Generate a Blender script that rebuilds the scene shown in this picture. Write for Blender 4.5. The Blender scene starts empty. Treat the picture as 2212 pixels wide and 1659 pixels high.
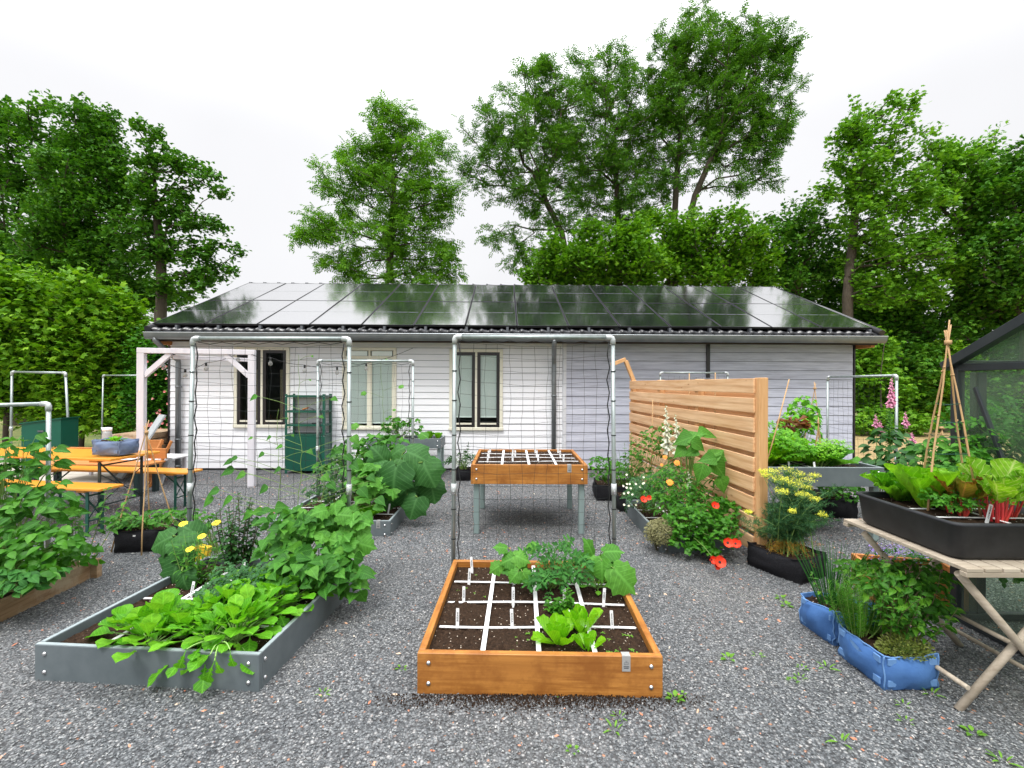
import bpy, math, random
import numpy as np
from mathutils import Vector, Matrix
R = math.radians
SC = bpy.context.scene
COL = SC.collection

# ------------------------------------------------------------------ camera, sky, sun, exposure
FPX, CU, CV, CAMZ = 988.0, 1106.0, 829.5, 1.59          # focal length, centre (in a 2212 px wide picture), eye height
cam_d = bpy.data.cameras.new("camera"); cam = bpy.data.objects.new("camera", cam_d); COL.objects.link(cam)
cam_d.sensor_width = 36.0; cam_d.lens = 36.0 * FPX / 2212.0
cam_d.clip_start = 0.05; cam_d.clip_end = 600.0
cam.location = (0, 0, CAMZ); cam.rotation_euler = (R(90), R(-0.22), 0)
SC.camera = cam

SUN_EL, SUN_AZ = 58.0, 200.0        # degrees; azimuth clockwise from +Y (behind the camera, slightly left)
w = bpy.data.worlds.new("World"); SC.world = w; w.use_nodes = True
nt = w.node_tree; N = nt.nodes; L = nt.links
bg = N['Background']
sky = N.new('ShaderNodeTexSky'); sky.sky_type = 'NISHITA'; sky.sun_disc = False
sky.sun_elevation = R(SUN_EL); sky.sun_rotation = R(SUN_AZ); sky.dust_density = 4.0; sky.air_density = 1.0
hs = N.new('ShaderNodeHueSaturation'); hs.inputs['Saturation'].default_value = 0.10; hs.inputs['Value'].default_value = 1.0
L.new(sky.outputs[0], hs.inputs['Color'])
# closed cloud layer: brighter overhead than at the horizon, as an overcast sky is
tc = N.new('ShaderNodeTexCoord'); sx = N.new('ShaderNodeSeparateXYZ'); L.new(tc.outputs['Generated'], sx.inputs[0])
cr = N.new('ShaderNodeValToRGB'); cr.color_ramp.interpolation = 'EASE'
e = cr.color_ramp.elements; e[0].position = 0.0; e[0].color = (5.35, 5.37, 5.5, 1); e[1].position = 0.95; e[1].color = (29, 29.3, 30.2, 1)
m_ = e.new(0.42); m_.color = (5.7, 5.72, 5.88, 1); m_ = e.new(0.70); m_.color = (10.5, 10.55, 10.8, 1)
L.new(sx.outputs['Z'], cr.inputs[0])
cn = N.new('ShaderNodeTexNoise'); cn.inputs['Scale'].default_value = 2.2; cn.inputs['Detail'].default_value = 5
L.new(tc.outputs['Generated'], cn.inputs['Vector'])
cm = N.new('ShaderNodeMapRange'); cm.inputs[1].default_value = .3; cm.inputs[2].default_value = .7; cm.inputs[3].default_value = .96; cm.inputs[4].default_value = 1.03
L.new(cn.outputs['Fac'], cm.inputs[0])
vm = N.new('ShaderNodeVectorMath'); vm.operation = 'SCALE'; L.new(cr.outputs[0], vm.inputs[0]); L.new(cm.outputs[0], vm.inputs['Scale'])
mx = N.new('ShaderNodeMixRGB'); mx.inputs[0].default_value = 0.9
L.new(hs.outputs[0], mx.inputs[1]); L.new(vm.outputs[0], mx.inputs[2]); L.new(mx.outputs[0], bg.inputs[0])
bg.inputs[1].default_value = 0.13

sd = bpy.data.lights.new("sun", 'SUN'); sun = bpy.data.objects.new("sun", sd); COL.objects.link(sun)
sd.energy = 1.3; sd.angle = R(14); sd.color = (1.0, 0.97, 0.92)
az, el = R(SUN_AZ), R(SUN_EL)
sdir = Vector((math.sin(az) * math.cos(el), math.cos(az) * math.cos(el), math.sin(el)))
sun.rotation_euler = sdir.to_track_quat('Z', 'Y').to_euler()

SC.view_settings.view_transform = 'Standard'; SC.view_settings.look = 'None'
SC.view_settings.exposure = 0.45; SC.view_settings.gamma = 1.0
SC.cycles.max_bounces = 7; SC.cycles.diffuse_bounces = 3; SC.cycles.glossy_bounces = 3
SC.cycles.transmission_bounces = 4; SC.cycles.transparent_max_bounces = 8
SC.cycles.sample_clamp_indirect = 6.0; SC.cycles.use_denoising = True

# ------------------------------------------------------------------ small helpers
def P(u, v, Y): return Vector(((u - CU) * Y / FPX, Y, CAMZ - (v - CV) * Y / FPX))     # a point at distance Y
def G(u, v, z=0.0):                                                                  # a point at height z
    Y = FPX * (CAMZ - z) / (v - CV); return Vector(((u - CU) * Y / FPX, Y, z))

def tag(o, label=None, cat=None, group=None, kind=None):
    if label: o["label"] = label
    if cat: o["category"] = cat
    if group: o["group"] = group
    if kind: o["kind"] = kind
    return o
def thing(name, label, cat, loc=(0, 0, 0), rz=0.0, group=None, rot=None):
    o = bpy.data.objects.new(name, None); COL.objects.link(o); o.location = loc
    o.rotation_euler = rot if rot else (0, 0, rz); o.empty_display_size = .1
    return tag(o, label, cat, group)
def link(name, me, parent=None, loc=(0, 0, 0), rot=(0, 0, 0)):
    o = bpy.data.objects.new(name, me); COL.objects.link(o); o.location = loc; o.rotation_euler = rot
    if parent is not None: o.parent = parent
    return o

class MB:
    """collects shapes into one mesh; each face keeps the slot set in self.s"""
    def __init__(s): s.v = []; s.f = []; s.m = []; s.sm = []; s.s = 0
    def add(s, vs, fs, smooth=False):
        b = len(s.v); s.v += [tuple(x) for x in vs]
        for f in fs: s.f.append([b + i for i in f]); s.m.append(s.s); s.sm.append(smooth)
        return s
    def box(s, x0, x1, y0, y1, z0, z1, M=None):
        vs = [Vector(p) for p in ((x0,y0,z0),(x1,y0,z0),(x1,y1,z0),(x0,y1,z0),(x0,y0,z1),(x1,y0,z1),(x1,y1,z1),(x0,y1,z1))]
        if M is not None: vs = [M @ p for p in vs]
        return s.add(vs, [(0,3,2,1),(4,5,6,7),(0,1,5,4),(1,2,6,5),(2,3,7,6),(3,0,4,7)])
    def bevbox(s, x0, x1, y0, y1, z0, z1, b=.003, M=None):
        """box with chamfered long edges"""
        vs = []; fs = []
        prof = lambda a0, a1, c0, c1: [(a0+b,c0),(a1-b,c0),(a1,c0+b),(a1,c1-b),(a1-b,c1),(a0+b,c1),(a0,c1-b),(a0,c0+b)]
        for xx, k in ((x0, b), (x0 + b, 0), (x1 - b, 0), (x1, b)):
            for (yy, zz) in prof(y0 + k, y1 - k, z0 + k, z1 - k): vs.append(Vector((xx, yy, zz)))
        for r in range(3):
            for i in range(8):
                j = (i + 1) % 8; fs.append((r*8+i, r*8+j, r*8+8+j, r*8+8+i)[::-1])
        fs.append(tuple(range(8))); fs.append(tuple(range(24, 32))[::-1])
        if M is not None: vs = [M @ p for p in vs]
        return s.add(vs, [f[::-1] for f in fs])
    def tube(s, pts, rad, n=6, caps=True, smooth=True):
        pts = [Vector(p) for p in pts]; k = len(pts)
        if not hasattr(rad, '__len__'): rad = [rad] * k
        vs = []; up = None
        for i, p in enumerate(pts):
            t = (pts[min(i+1, k-1)] - pts[max(i-1, 0)])
            t = t.normalized() if t.length > 1e-9 else Vector((0, 0, 1))
            if up is None: up = t.orthogonal().normalized()
            up = (up - t * up.dot(t)); up = up.normalized() if up.length > 1e-6 else t.orthogonal().normalized()
            sd_ = t.cross(up)
            for j in range(n):
                a = 2 * math.pi * j / n; vs.append(p + (up * math.cos(a) + sd_ * math.sin(a)) * rad[i])
        fs = [(i*n+j, i*n+(j+1) % n, (i+1)*n+(j+1) % n, (i+1)*n+j) for i in range(k-1) for j in range(n)]
        b = len(s.v); s.add(vs, fs, smooth)
        if caps: s.f.append([b + i for i in range(n)][::-1]); s.f.append([b + (k-1)*n + i for i in range(n)]); s.m += [s.s]*2; s.sm += [False]*2
        return s
    def lathe(s, prof, n=16, c=(0, 0, 0), M=None, smooth=True):
        vs = []
        for (r, z) in prof:
            for j in range(n):
                a = 2 * math.pi * j / n; p = Vector((c[0] + r*math.cos(a), c[1] + r*math.sin(a), c[2] + z)); vs.append(M @ p if M is not None else p)
        k = len(prof); fs = [(i*n+j, i*n+(j+1) % n, (i+1)*n+(j+1) % n, (i+1)*n+j) for i in range(k-1) for j in range(n)]
        b = len(s.v); s.add(vs, fs, smooth)
        s.f.append([b + i for i in range(n)][::-1]); s.f.append([b + (k-1)*n + i for i in range(n)]); s.m += [s.s]*2; s.sm += [False]*2
        return s
    def prism(s, poly, y0, y1, M=None):
        """poly of (x,z), extruded along y"""
        n = len(poly); vs = [Vector((p[0], y0, p[1])) for p in poly] + [Vector((p[0], y1, p[1])) for p in poly]
        if M is not None: vs = [M @ p for p in vs]
        return s.add(vs, [tuple(range(n)), tuple(range(n, 2*n))[::-1]] + [((i+1) % n, i, n+i, n+(i+1) % n) for i in range(n)])
    def build(s, name, mats, parent=None, loc=(0, 0, 0), rot=(0, 0, 0)):
        me = bpy.data.meshes.new(name); me.from_pydata(s.v, [], s.f)
        for m in (mats if isinstance(mats, (list, tuple)) else [mats]): me.materials.append(m)
        me.polygons.foreach_set('material_index', s.m); me.polygons.foreach_set('use_smooth', s.sm)
        me.update(); return link(name, me, parent, loc, rot)

class NP:
    """numpy mesh collector (quads and triangles) with a uv per vertex"""
    def __init__(s): s.v = []; s.q = []; s.t = []; s.uv = []; s.n = 0
    def add(s, v, q=None, t=None, uv=None):
        v = np.asarray(v, float).reshape(-1, 3)
        s.v.append(v); s.uv.append(np.zeros((len(v), 2)) + .5 if uv is None else np.asarray(uv, float).reshape(-1, 2))
        if q is not None and len(q): s.q.append(np.asarray(q, int).reshape(-1, 4) + s.n)
        if t is not None and len(t): s.t.append(np.asarray(t, int).reshape(-1, 3) + s.n)
        s.n += len(v); return s
    def place(s, T, pos, F, U, sc):
        """copies of template T=(v,q,t,uv): forward F, up U, scale sc"""
        tv, tq, tt, tuv = T; pos = np.asarray(pos, float).reshape(-1, 3); k = len(pos)
        if k == 0: return s
        F = np.asarray(F, float).reshape(-1, 3); F = F / (np.linalg.norm(F, axis=1, keepdims=True) + 1e-9)
        U = np.asarray(U, float).reshape(-1, 3)
        S = np.cross(F, U); S /= (np.linalg.norm(S, axis=1, keepdims=True) + 1e-9); U = np.cross(S, F)
        sc = np.asarray(sc, float)
        if sc.ndim == 1: sc = np.stack([sc, sc, sc], 1)
        V = tv[None, :, :] * sc[:, None, :]
        W = V[:, :, 0:1] * S[:, None, :] + V[:, :, 1:2] * F[:, None, :] + V[:, :, 2:3] * U[:, None, :] + pos[:, None, :]
        nv = len(tv); off = (np.arange(k) * nv)[:, None, None]
        s.add(W, (tq[None] + off) if len(tq) else None, (tt[None] + off) if len(tt) else None, np.tile(tuv, (k, 1)))
        return s
    def tube(s, pts, rad, n=4):
        pts = np.asarray(pts, float); k = len(pts); rad = np.broadcast_to(np.asarray(rad, float), (k,))
        t = np.gradient(pts, axis=0); t /= (np.linalg.norm(t, axis=1, keepdims=True) + 1e-9)
        ref = np.array([.31, .22, .92]) if abs(t[:, 2]).mean() < .8 else np.array([.93, .3, .1])
        a = np.cross(t, ref); a /= (np.linalg.norm(a, axis=1, keepdims=True) + 1e-9); b = np.cross(t, a)
        an = np.arange(n) * 2 * np.pi / n
        V = pts[:, None, :] + (a[:, None, :] * np.cos(an)[None, :, None] + b[:, None, :] * np.sin(an)[None, :, None]) * rad[:, None, None]
        i = np.arange(k-1)[:, None]; j = np.arange(n)[None, :]; jn = (j + 1) % n
        q = np.stack([i*n + j + 0*jn, i*n + jn, (i+1)*n + jn, (i+1)*n + j + 0*jn], -1)
        return s.add(V, q.reshape(-1, 4))
    def build(s, name, mat, parent=None, loc=(0, 0, 0), smooth=True, rot=(0, 0, 0)):
        if not s.v: return None
        v = np.concatenate(s.v); uv = np.concatenate(s.uv)
        q = np.concatenate(s.q) if s.q else np.zeros((0, 4), int); t = np.concatenate(s.t) if s.t else np.zeros((0, 3), int)
        me = bpy.data.meshes.new(name); me.vertices.add(len(v)); me.vertices.foreach_set('co', v.astype(np.float32).ravel())
        li = np.concatenate([q.ravel(), t.ravel()]).astype(np.int32)
        me.loops.add(len(li)); me.loops.foreach_set('vertex_index', li)
        tot = np.concatenate([np.full(len(q), 4), np.full(len(t), 3)]).astype(np.int32)
        me.polygons.add(len(tot)); me.polygons.foreach_set('loop_start', np.concatenate([[0], np.cumsum(tot)[:-1]]).astype(np.int32))
        try: me.polygons.foreach_set('loop_total', tot)
        except Exception: pass
        me.polygons.foreach_set('use_smooth', np.full(len(tot), smooth))
        ul = me.uv_layers.new(name='uv'); ul.data.foreach_set('uv', uv[li].astype(np.float32).ravel())
        me.materials.append(mat); me.update(calc_edges=True); me.validate()
        return link(name, me, parent, loc, rot)

# ------------------------------------------------------------------ materials
def nodes(name):
    m = bpy.data.materials.new(name); m.use_nodes = True; t = m.node_tree
    return m, t, t.nodes, t.links, t.nodes['Principled BSDF']
def ramp(N, L, src, stops, interp='LINEAR'):
    r = N.new('ShaderNodeValToRGB'); r.color_ramp.interpolation = interp; el_ = r.color_ramp.elements
    el_[0].position = stops[0][0]; el_[0].color = (*stops[0][1], 1); el_[1].position = stops[-1][0]; el_[1].color = (*stops[-1][1], 1)
    for p, c in stops[1:-1]: x = el_.new(p); x.color = (*c, 1)
    L.new(src, r.inputs[0]); return r.outputs[0]
def noise(N, L, scale=5, detail=4, rough=.5, vec=None, mapscale=None, coord='Object'):
    n = N.new('ShaderNodeTexNoise'); n.inputs['Scale'].default_value = scale; n.inputs['Detail'].default_value = detail; n.inputs['Roughness'].default_value = rough
    if vec is None: vec = N.new('ShaderNodeTexCoord').outputs[coord]
    if mapscale: mp = N.new('ShaderNodeMapping'); mp.inputs['Scale'].default_value = mapscale; L.new(vec, mp.inputs[0]); vec = mp.outputs[0]
    L.new(vec, n.inputs['Vector']); return n.outputs['Fac']
def bump(N, L, src, bsdf, strength=.3, dist=.01):
    b = N.new('ShaderNodeBump'); b.inputs['Strength'].default_value = strength; b.inputs['Distance'].default_value = dist
    L.new(src, b.inputs['Height']); L.new(b.outputs[0], bsdf.inputs['Normal'])
def mix(N, L, fac, a, b, mode='MIX'):
    x = N.new('ShaderNodeMixRGB'); x.blend_type = mode
    for i, s_ in ((0, fac), (1, a), (2, b)):
        if isinstance(s_, (int, float)): x.inputs[i].default_value = s_
        elif isinstance(s_, tuple): x.inputs[i].default_value = (*s_, 1)
        else: L.new(s_, x.inputs[i])
    return x.outputs[0]
def mat(name, c, c2=None, rough=.6, metal=0.0, scale=8, mapscale=None, bmp=.0, bdist=.004, spec=.5, detail=5, lo=.3, hi=.7):
    m, t, N, L, b = nodes(name)
    b.inputs['Roughness'].default_value = rough; b.inputs['Metallic'].default_value = metal; b.inputs['Specular IOR Level'].default_value = spec
    n = noise(N, L, scale, detail, .6, mapscale=mapscale)
    L.new(ramp(N, L, n, [(lo, c), (hi, c2 or tuple(x*.8 for x in c))]), b.inputs['Base Color'])
    if bmp: bump(N, L, n, b, bmp, bdist)
    return m
def wood(name, c, c2, dark, rough=.55, flame=0.0, knots=True, grain=1.0, axis=0, wear=None):
    """board wood; grain runs along the part's own x axis (axis=0) or z axis (axis=2)"""
    m, t, N, L, b = nodes(name); b.inputs['Roughness'].default_value = rough; b.inputs['Specular IOR Level'].default_value = .35
    oi = N.new('ShaderNodeObjectInfo'); tcn = N.new('ShaderNodeTexCoord')
    off = N.new('ShaderNodeVectorMath'); off.operation = 'SCALE'; off.inputs[0].default_value = (31, 17, 23); L.new(oi.outputs['Random'], off.inputs['Scale'])
    ad = N.new('ShaderNodeVectorMath'); ad.operation = 'ADD'; L.new(tcn.outputs['Object'], ad.inputs[0]); L.new(off.outputs[0], ad.inputs[1])
    v = ad.outputs[0]; a = (1.6, 26, 26) if axis == 0 else (26, 26, 1.6)
    n1 = noise(N, L, 1.7*grain, 6, .6, v, a); a2 = (.8, 7, 7) if axis == 0 else (7, 7, .8)
    n2 = noise(N, L, 1.3*grain, 3, .5, v, a2)
    col = ramp(N, L, n1, [(.28, c2), (.55, c), (.8, tuple(min(1, x*1.15) for x in c))])
    col = mix(N, L, ramp(N, L, n2, [(.3, (0, 0, 0)), (.72, (.6, .6, .6))]), col, c2)
    if flame:
        wv = N.new('ShaderNodeTexWave'); wv.wave_type = 'BANDS'; wv.bands_direction = 'Z' if axis == 0 else 'X'; wv.inputs['Scale'].default_value = 2.1; wv.inputs['Distortion'].default_value = 5.5; wv.inputs['Detail'].default_value = 2; wv.inputs['Detail Scale'].default_value = .8
        mpw = N.new('ShaderNodeMapping'); mpw.inputs['Scale'].default_value = (.30, 1.5, 2.2) if axis == 0 else (2.2, 1.5, .30); L.new(v, mpw.inputs[0]); L.new(mpw.outputs[0], wv.inputs['Vector'])
        col = mix(N, L, ramp(N, L, wv.outputs['Fac'], [(.0, (flame,)*3), (.35, (0,)*3)]), col, dark)
    if knots:
        vo = N.new('ShaderNodeTexVoronoi'); vo.inputs['Scale'].default_value = 3.0
        mp = N.new('ShaderNodeMapping'); mp.inputs['Scale'].default_value = (1, 3.2, 3.2) if axis == 0 else (3.2, 3.2, 1); L.new(v, mp.inputs[0]); L.new(mp.outputs[0], vo.inputs['Vector'])
        col = mix(N, L, ramp(N, L, vo.outputs['Distance'], [(.03, (.9, .9, .9)), (.10, (0, 0, 0))]), col, dark)
    if wear: col = mix(N, L, ramp(N, L, noise(N, L, 5, 5, .7, v), [(.45, (0, 0, 0)), (.65, (.8, .8, .8))]), col, wear)
    L.new(col, b.inputs['Base Color']); bump(N, L, n1, b, .25, .002)
    return m
def leafmat(name, c1, c2, c3=None, rough=.55, trans=.35, vein=0.0, nscale=1.2, veincol=None, spec=.22, bumpy=False):
    """leaves: colour differs leaf by leaf and slowly through the plant; thin and slightly translucent"""
    m, t, N, L, b = nodes(name); b.inputs['Roughness'].default_value = rough; b.inputs['Specular IOR Level'].default_value = spec
    g = N.new('ShaderNodeNewGeometry')
    col = ramp(N, L, g.outputs['Random Per Island'], [(0, c1), (.6, c2), (1, c3 or c2)])
    n = noise(N, L, nscale, 3, .5)
    col = mix(N, L, ramp(N, L, n, [(.35, (0, 0, 0)), (.65, (.5, .5, .5))]), col, c1)
    fn = noise(N, L, 38, 4, .6)
    col = mix(N, L, ramp(N, L, fn, [(.30, (.55,)*3), (.62, (0,)*3)]), col, tuple(x*.62 for x in c1))
    if not vein and bumpy: bump(N, L, fn, b, .35, .006)
    if vein:
        uv = N.new('ShaderNodeTexCoord'); sp = N.new('ShaderNodeSeparateXYZ'); L.new(uv.outputs['UV'], sp.inputs[0])
        a = N.new('ShaderNodeMath'); a.operation = 'SUBTRACT'; a.inputs[1].default_value = .5; L.new(sp.outputs[0], a.inputs[0])
        ab = N.new('ShaderNodeMath'); ab.operation = 'ABSOLUTE'; L.new(a.outputs[0], ab.inputs[0])
        mid = ramp(N, L, ab.outputs[0], [(.0, (1, 1, 1)), (.035, (0, 0, 0))])
        w1 = N.new('ShaderNodeMath'); w1.operation = 'MULTIPLY_ADD'; w1.inputs[1].default_value = -1.1; L.new(ab.outputs[0], w1.inputs[0]); L.new(sp.outputs[1], w1.inputs[2])
        w2 = N.new('ShaderNodeMath'); w2.operation = 'MULTIPLY'; w2.inputs[1].default_value = 7.0; L.new(w1.outputs[0], w2.inputs[0])
        fr = N.new('ShaderNodeMath'); fr.operation = 'PINGPONG'; fr.inputs[1].default_value = .5; L.new(w2.outputs[0], fr.inputs[0])
        sv = ramp(N, L, fr.outputs[0], [(.0, (1, 1, 1)), (.10, (0, 0, 0))])
        vv = mix(N, L, 1.0, mid, sv, 'LIGHTEN'); vf = mix(N, L, 1.0, vv, (vein,)*3, 'MULTIPLY')
        col = mix(N, L, vf, col, veincol or tuple(min(1, x*1.8 + .05) for x in c2))
        bump(N, L, mix(N, L, .6, vv, fn), b, .45, -.004)
    L.new(col, b.inputs['Base Color'])
    tr = N.new('ShaderNodeBsdfTranslucent'); L.new(mix(N, L, 1.0, col, (1.25, 1.25, .6), 'MULTIPLY'), tr.inputs['Color'])
    ms = N.new('ShaderNodeMixShader'); ms.inputs[0].default_value = trans
    L.new(b.outputs[0], ms.inputs[1]); L.new(tr.outputs[0], ms.inputs[2]); L.new(ms.outputs[0], N['Material Output'].inputs['Surface'])
    return m
def glassmat(name, tint=(.8, .9, .85), alpha=.25, rough=.03, body=None):
    """window pane: reflects like glass, lets most light through"""
    m, t, N, L, b = nodes(name); b.inputs['Base Color'].default_value = (*(body or (.02, .03, .025)), 1); b.inputs['Roughness'].default_value = rough
    tr = N.new('ShaderNodeBsdfTransparent'); tr.inputs['Color'].default_value = (*tint, 1)
    ms = N.new('ShaderNodeMixShader'); L.new(tr.outputs[0], ms.inputs[1]); L.new(b.outputs[0], ms.inputs[2])
    fr = N.new('ShaderNodeFresnel'); gm = N.new('ShaderNodeNewGeometry'); mr = N.new('ShaderNodeMapRange'); mr.inputs[3].default_value = 1.5; mr.inputs[4].default_value = 1/1.5; L.new(gm.outputs['Backfacing'], mr.inputs[0]); L.new(mr.outputs[0], fr.inputs[0])   # same reflection from both sides
    a = N.new('ShaderNodeMath'); a.operation = 'ADD'; a.inputs[1].default_value = alpha; a.use_clamp = True; L.new(fr.outputs[0], a.inputs[0]); L.new(a.outputs[0], ms.inputs[0])
    L.new(ms.outputs[0], N['Material Output'].inputs['Surface']); return m

def text_mesh(s, size, name='writing'):
    cu = bpy.data.curves.new(name, 'FONT'); cu.body = s; cu.size = size; cu.align_x = 'CENTER'; cu.align_y = 'CENTER'; cu.resolution_u = 2; cu.offset = size*.02
    o = bpy.data.objects.new(name, cu); COL.objects.link(o)
    me = bpy.data.meshes.new_from_object(o.evaluated_get(bpy.context.evaluated_depsgraph_get()))
    bpy.data.objects.remove(o); bpy.data.curves.remove(cu); me.name = name; return me
# ------------------------------------------------------------------ the materials of the place
M = {}
M['wood_bed'] = wood('oiled_bamboo', (.52, .225, .05), (.28, .10, .018), (.11, .045, .015), rough=.42, knots=False, grain=1.2, wear=(.25, .085, .016))
M['wood_bed_top'] = wood('oiled_bamboo_edge', (.66, .33, .12), (.50, .22, .07), (.2, .08, .03), rough=.45, knots=False)
M['wood_screen'] = wood('fresh_douglas', (.86, .58, .34), (.66, .36, .165), (.40, .17, .06), rough=.6, grain=.7, flame=.28)
M['wood_post'] = wood('fresh_douglas_post', (.76, .46, .23), (.60, .31, .12), (.28, .11, .03), rough=.6, axis=2)
M['wood_old'] = wood('weathered_board', (.42, .27, .15), (.20, .115, .06), (.06, .03, .015), rough=.85, wear=(.50, .40, .28))
M['wood_grey'] = wood('silvered_teak', (.50, .43, .34), (.33, .27, .20), (.12, .09, .07), rough=.75, knots=False)
M['wood_plank_grey'] = wood('grey_plank', (.42, .45, .46), (.32, .34, .35), (.12, .11, .1), rough=.8, axis=2)
M['beer'] = wood('varnished_spruce', (.80, .34, .045), (.68, .26, .03), (.4, .14, .02), rough=.28, knots=False)
M['bamboo'] = wood('bamboo_cane', (.58, .38, .19), (.42, .24, .10), (.2, .1, .04), rough=.5, knots=False, axis=2)
M['soil'] = None
def soil():
    m, t, N, L, b = nodes('potting_soil'); b.inputs['Roughness'].default_value = .95; b.inputs['Specular IOR Level'].default_value = .15
    n = noise(N, L, 60, 8, .7); n2 = noise(N, L, 6, 4, .6)
    col = ramp(N, L, n, [(.32, (.010, .006, .004)), (.5, (.035, .020, .012)), (.72, (.085, .050, .030))])
    col = mix(N, L, ramp(N, L, n2, [(.35, (0,)*3), (.7, (.6,)*3)]), col, (.045, .026, .015))
    vo = N.new('ShaderNodeTexVoronoi'); vo.inputs['Scale'].default_value = 62; vo.inputs['Randomness'].default_value = 1.0
    L.new(N.new('ShaderNodeTexCoord').outputs['Object'], vo.inputs['Vector'])
    sp = N.new('ShaderNodeSeparateColor'); L.new(vo.outputs['Color'], sp.inputs[0])
    r1 = ramp(N, L, sp.outputs[0], [(.82, (0,)*3), (.825, (1,)*3)]); r2 = ramp(N, L, vo.outputs['Distance'], [(.15, (1,)*3), (.26, (0,)*3)])
    col = mix(N, L, mix(N, L, 1.0, r1, r2, 'MULTIPLY'), col, (.72, .62, .50))
    L.new(col, b.inputs['Base Color']); bump(N, L, n, b, .9, .02); return m
M['soil'] = soil()
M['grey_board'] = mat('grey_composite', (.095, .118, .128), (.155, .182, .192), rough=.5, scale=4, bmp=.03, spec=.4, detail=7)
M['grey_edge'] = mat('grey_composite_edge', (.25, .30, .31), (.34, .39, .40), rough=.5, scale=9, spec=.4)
M['zinc_leg'] = mat('grey_green_steel', (.24, .32, .31), (.30, .38, .37), rough=.45, metal=.25, scale=6, mapscale=(1, 1, .3))
M['galv'] = mat('galvanised_pipe', (.30, .35, .34), (.44, .49, .48), rough=.38, metal=.55, scale=25, mapscale=(1, 1, .3))
M['galv_fit'] = mat('galvanised_fitting', (.50, .53, .53), (.64, .67, .67), rough=.5, metal=.4, scale=40)
M['chrome'] = mat('bolt_steel', (.75, .75, .76), rough=.2, metal=1.0)
M['tagmetal'] = mat('brushed_tag', (.50, .50, .49), (.42, .42, .41), rough=.45, metal=.4)
M['cord'] = mat('black_cord', (.012, .013, .014), rough=.7)
M['net'] = mat('net_twine', (.018, .024, .024), rough=.8)
M['white_plastic'] = mat('white_plastic', (.86, .86, .86), (.82, .82, .83), rough=.4)
M['ink'] = mat('black_ink', (.02, .02, .02), rough=.6)
M['white_boards'] = mat('white_painted_boards', (.92, .925, .95), (.84, .85, .89), rough=.6, scale=3.0, mapscale=(1, 8, 14), bmp=.03, lo=.35, hi=.8)
def bluegrey():
    m, t, N, L, b = nodes('blue_grey_boards'); b.inputs['Roughness'].default_value = .65
    n = noise(N, L, 3.5, 8, .7, mapscale=(.55, 4, 9)); n2 = noise(N, L, 1.1, 3, .5, mapscale=(.4, 1, 6))
    c = ramp(N, L, n, [(.30, (.34, .35, .41)), (.50, (.54, .56, .65)), (.72, (.70, .72, .80))])
    c = mix(N, L, ramp(N, L, n2, [(.35, (0,)*3), (.7, (.5,)*3)]), c, (.45, .46, .55))
    L.new(c, b.inputs['Base Color']); bump(N, L, n, b, .15, .003); return m
M['blue_boards'] = bluegrey()
M['white_trim'] = mat('white_trim', (.74, .75, .78), (.66, .67, .70), rough=.5)
M['cream'] = mat('cream_paint', (.83, .80, .66), (.78, .75, .61), rough=.4)
M['sash'] = mat('black_sash', (.022, .018, .020), rough=.35)
M['glass'] = glassmat('window_glass', (.93, .97, .96), .04)
M['dark_room'] = mat('dark_interior', (.03, .032, .03), (.06, .06, .05), rough=.9)
M['blind'] = mat('green_blind', (.90, .97, .93), (.84, .94, .89), rough=.55)
M['tile'] = mat('glazed_roof_tile', (.022, .023, .026), (.034, .035, .04), rough=.22, scale=12)
M['zinc'] = mat('zinc_gutter', (.15, .165, .17), (.21, .225, .23), rough=.38, metal=.45, scale=5)
M['zincl'] = mat('zinc_rim', (.60, .63, .65), (.5, .53, .55), rough=.35, metal=.5)
M['fascia'] = mat('dark_brown_fascia', (.045, .028, .020), (.03, .02, .015), rough=.7)
def panelmat():
    m, t, N, L, b = nodes('solar_cells'); b.inputs['Roughness'].default_value = .10
    b.inputs['Specular IOR Level'].default_value = .9; b.inputs['Coat Weight'].default_value = 1.0; b.inputs['Coat IOR'].default_value = 2.6; b.inputs['IOR'].default_value = 2.2; b.inputs['Coat Roughness'].default_value = .07
    br = N.new('ShaderNodeTexBrick'); br.offset = 0; br.inputs['Color1'].default_value = (.006, .007, .010, 1); br.inputs['Color2'].default_value = (.009, .010, .014, 1)
    br.inputs['Mortar'].default_value = (.055, .055, .06, 1); br.inputs['Scale'].default_value = 1; br.inputs['Mortar Size'].default_value = .0012
    br.inputs['Brick Width'].default_value = .15; br.inputs['Row Height'].default_value = .078
    L.new(N.new('ShaderNodeTexCoord').outputs['Object'], br.inputs['Vector']); L.new(br.outputs[0], b.inputs['Base Color'])
    L.new(ramp(N, L, noise(N, L, 2.5, 5, .6), [(.3, (.09,)*3), (.8, (.17,)*3)]), b.inputs['Roughness'])
    n = noise(N, L, 1.1, 2, .5); bump(N, L, n, b, .25, .02); return m
M['panel'] = panelmat()
M['panelframe'] = mat('black_panel_frame', (.02, .02, .022), rough=.4, metal=.3)
M['busbar'] = mat('silver_busbar', (.30, .31, .32), rough=.35, metal=.3)
M['green_steel'] = mat('dark_green_enamel', (.006, .085, .052), (.008, .10, .065), rough=.3, scale=3)
M['green_leg'] = mat('green_leg_paint', (.008, .09, .06), (.006, .06, .045), rough=.4)
M['dark_leg'] = mat('dark_leg_paint', (.012, .03, .03), rough=.4)
M['white_paint'] = mat('lilac_white_paint', (.78, .76, .80), (.66, .63, .68), rough=.6, scale=6, mapscale=(2, 2, .4), bmp=.1)
M['black_fabric'] = mat('black_felt', (.010, .010, .012), (.022, .022, .025), rough=.95, scale=90, bmp=.5, bdist=.002, spec=.15)
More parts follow.
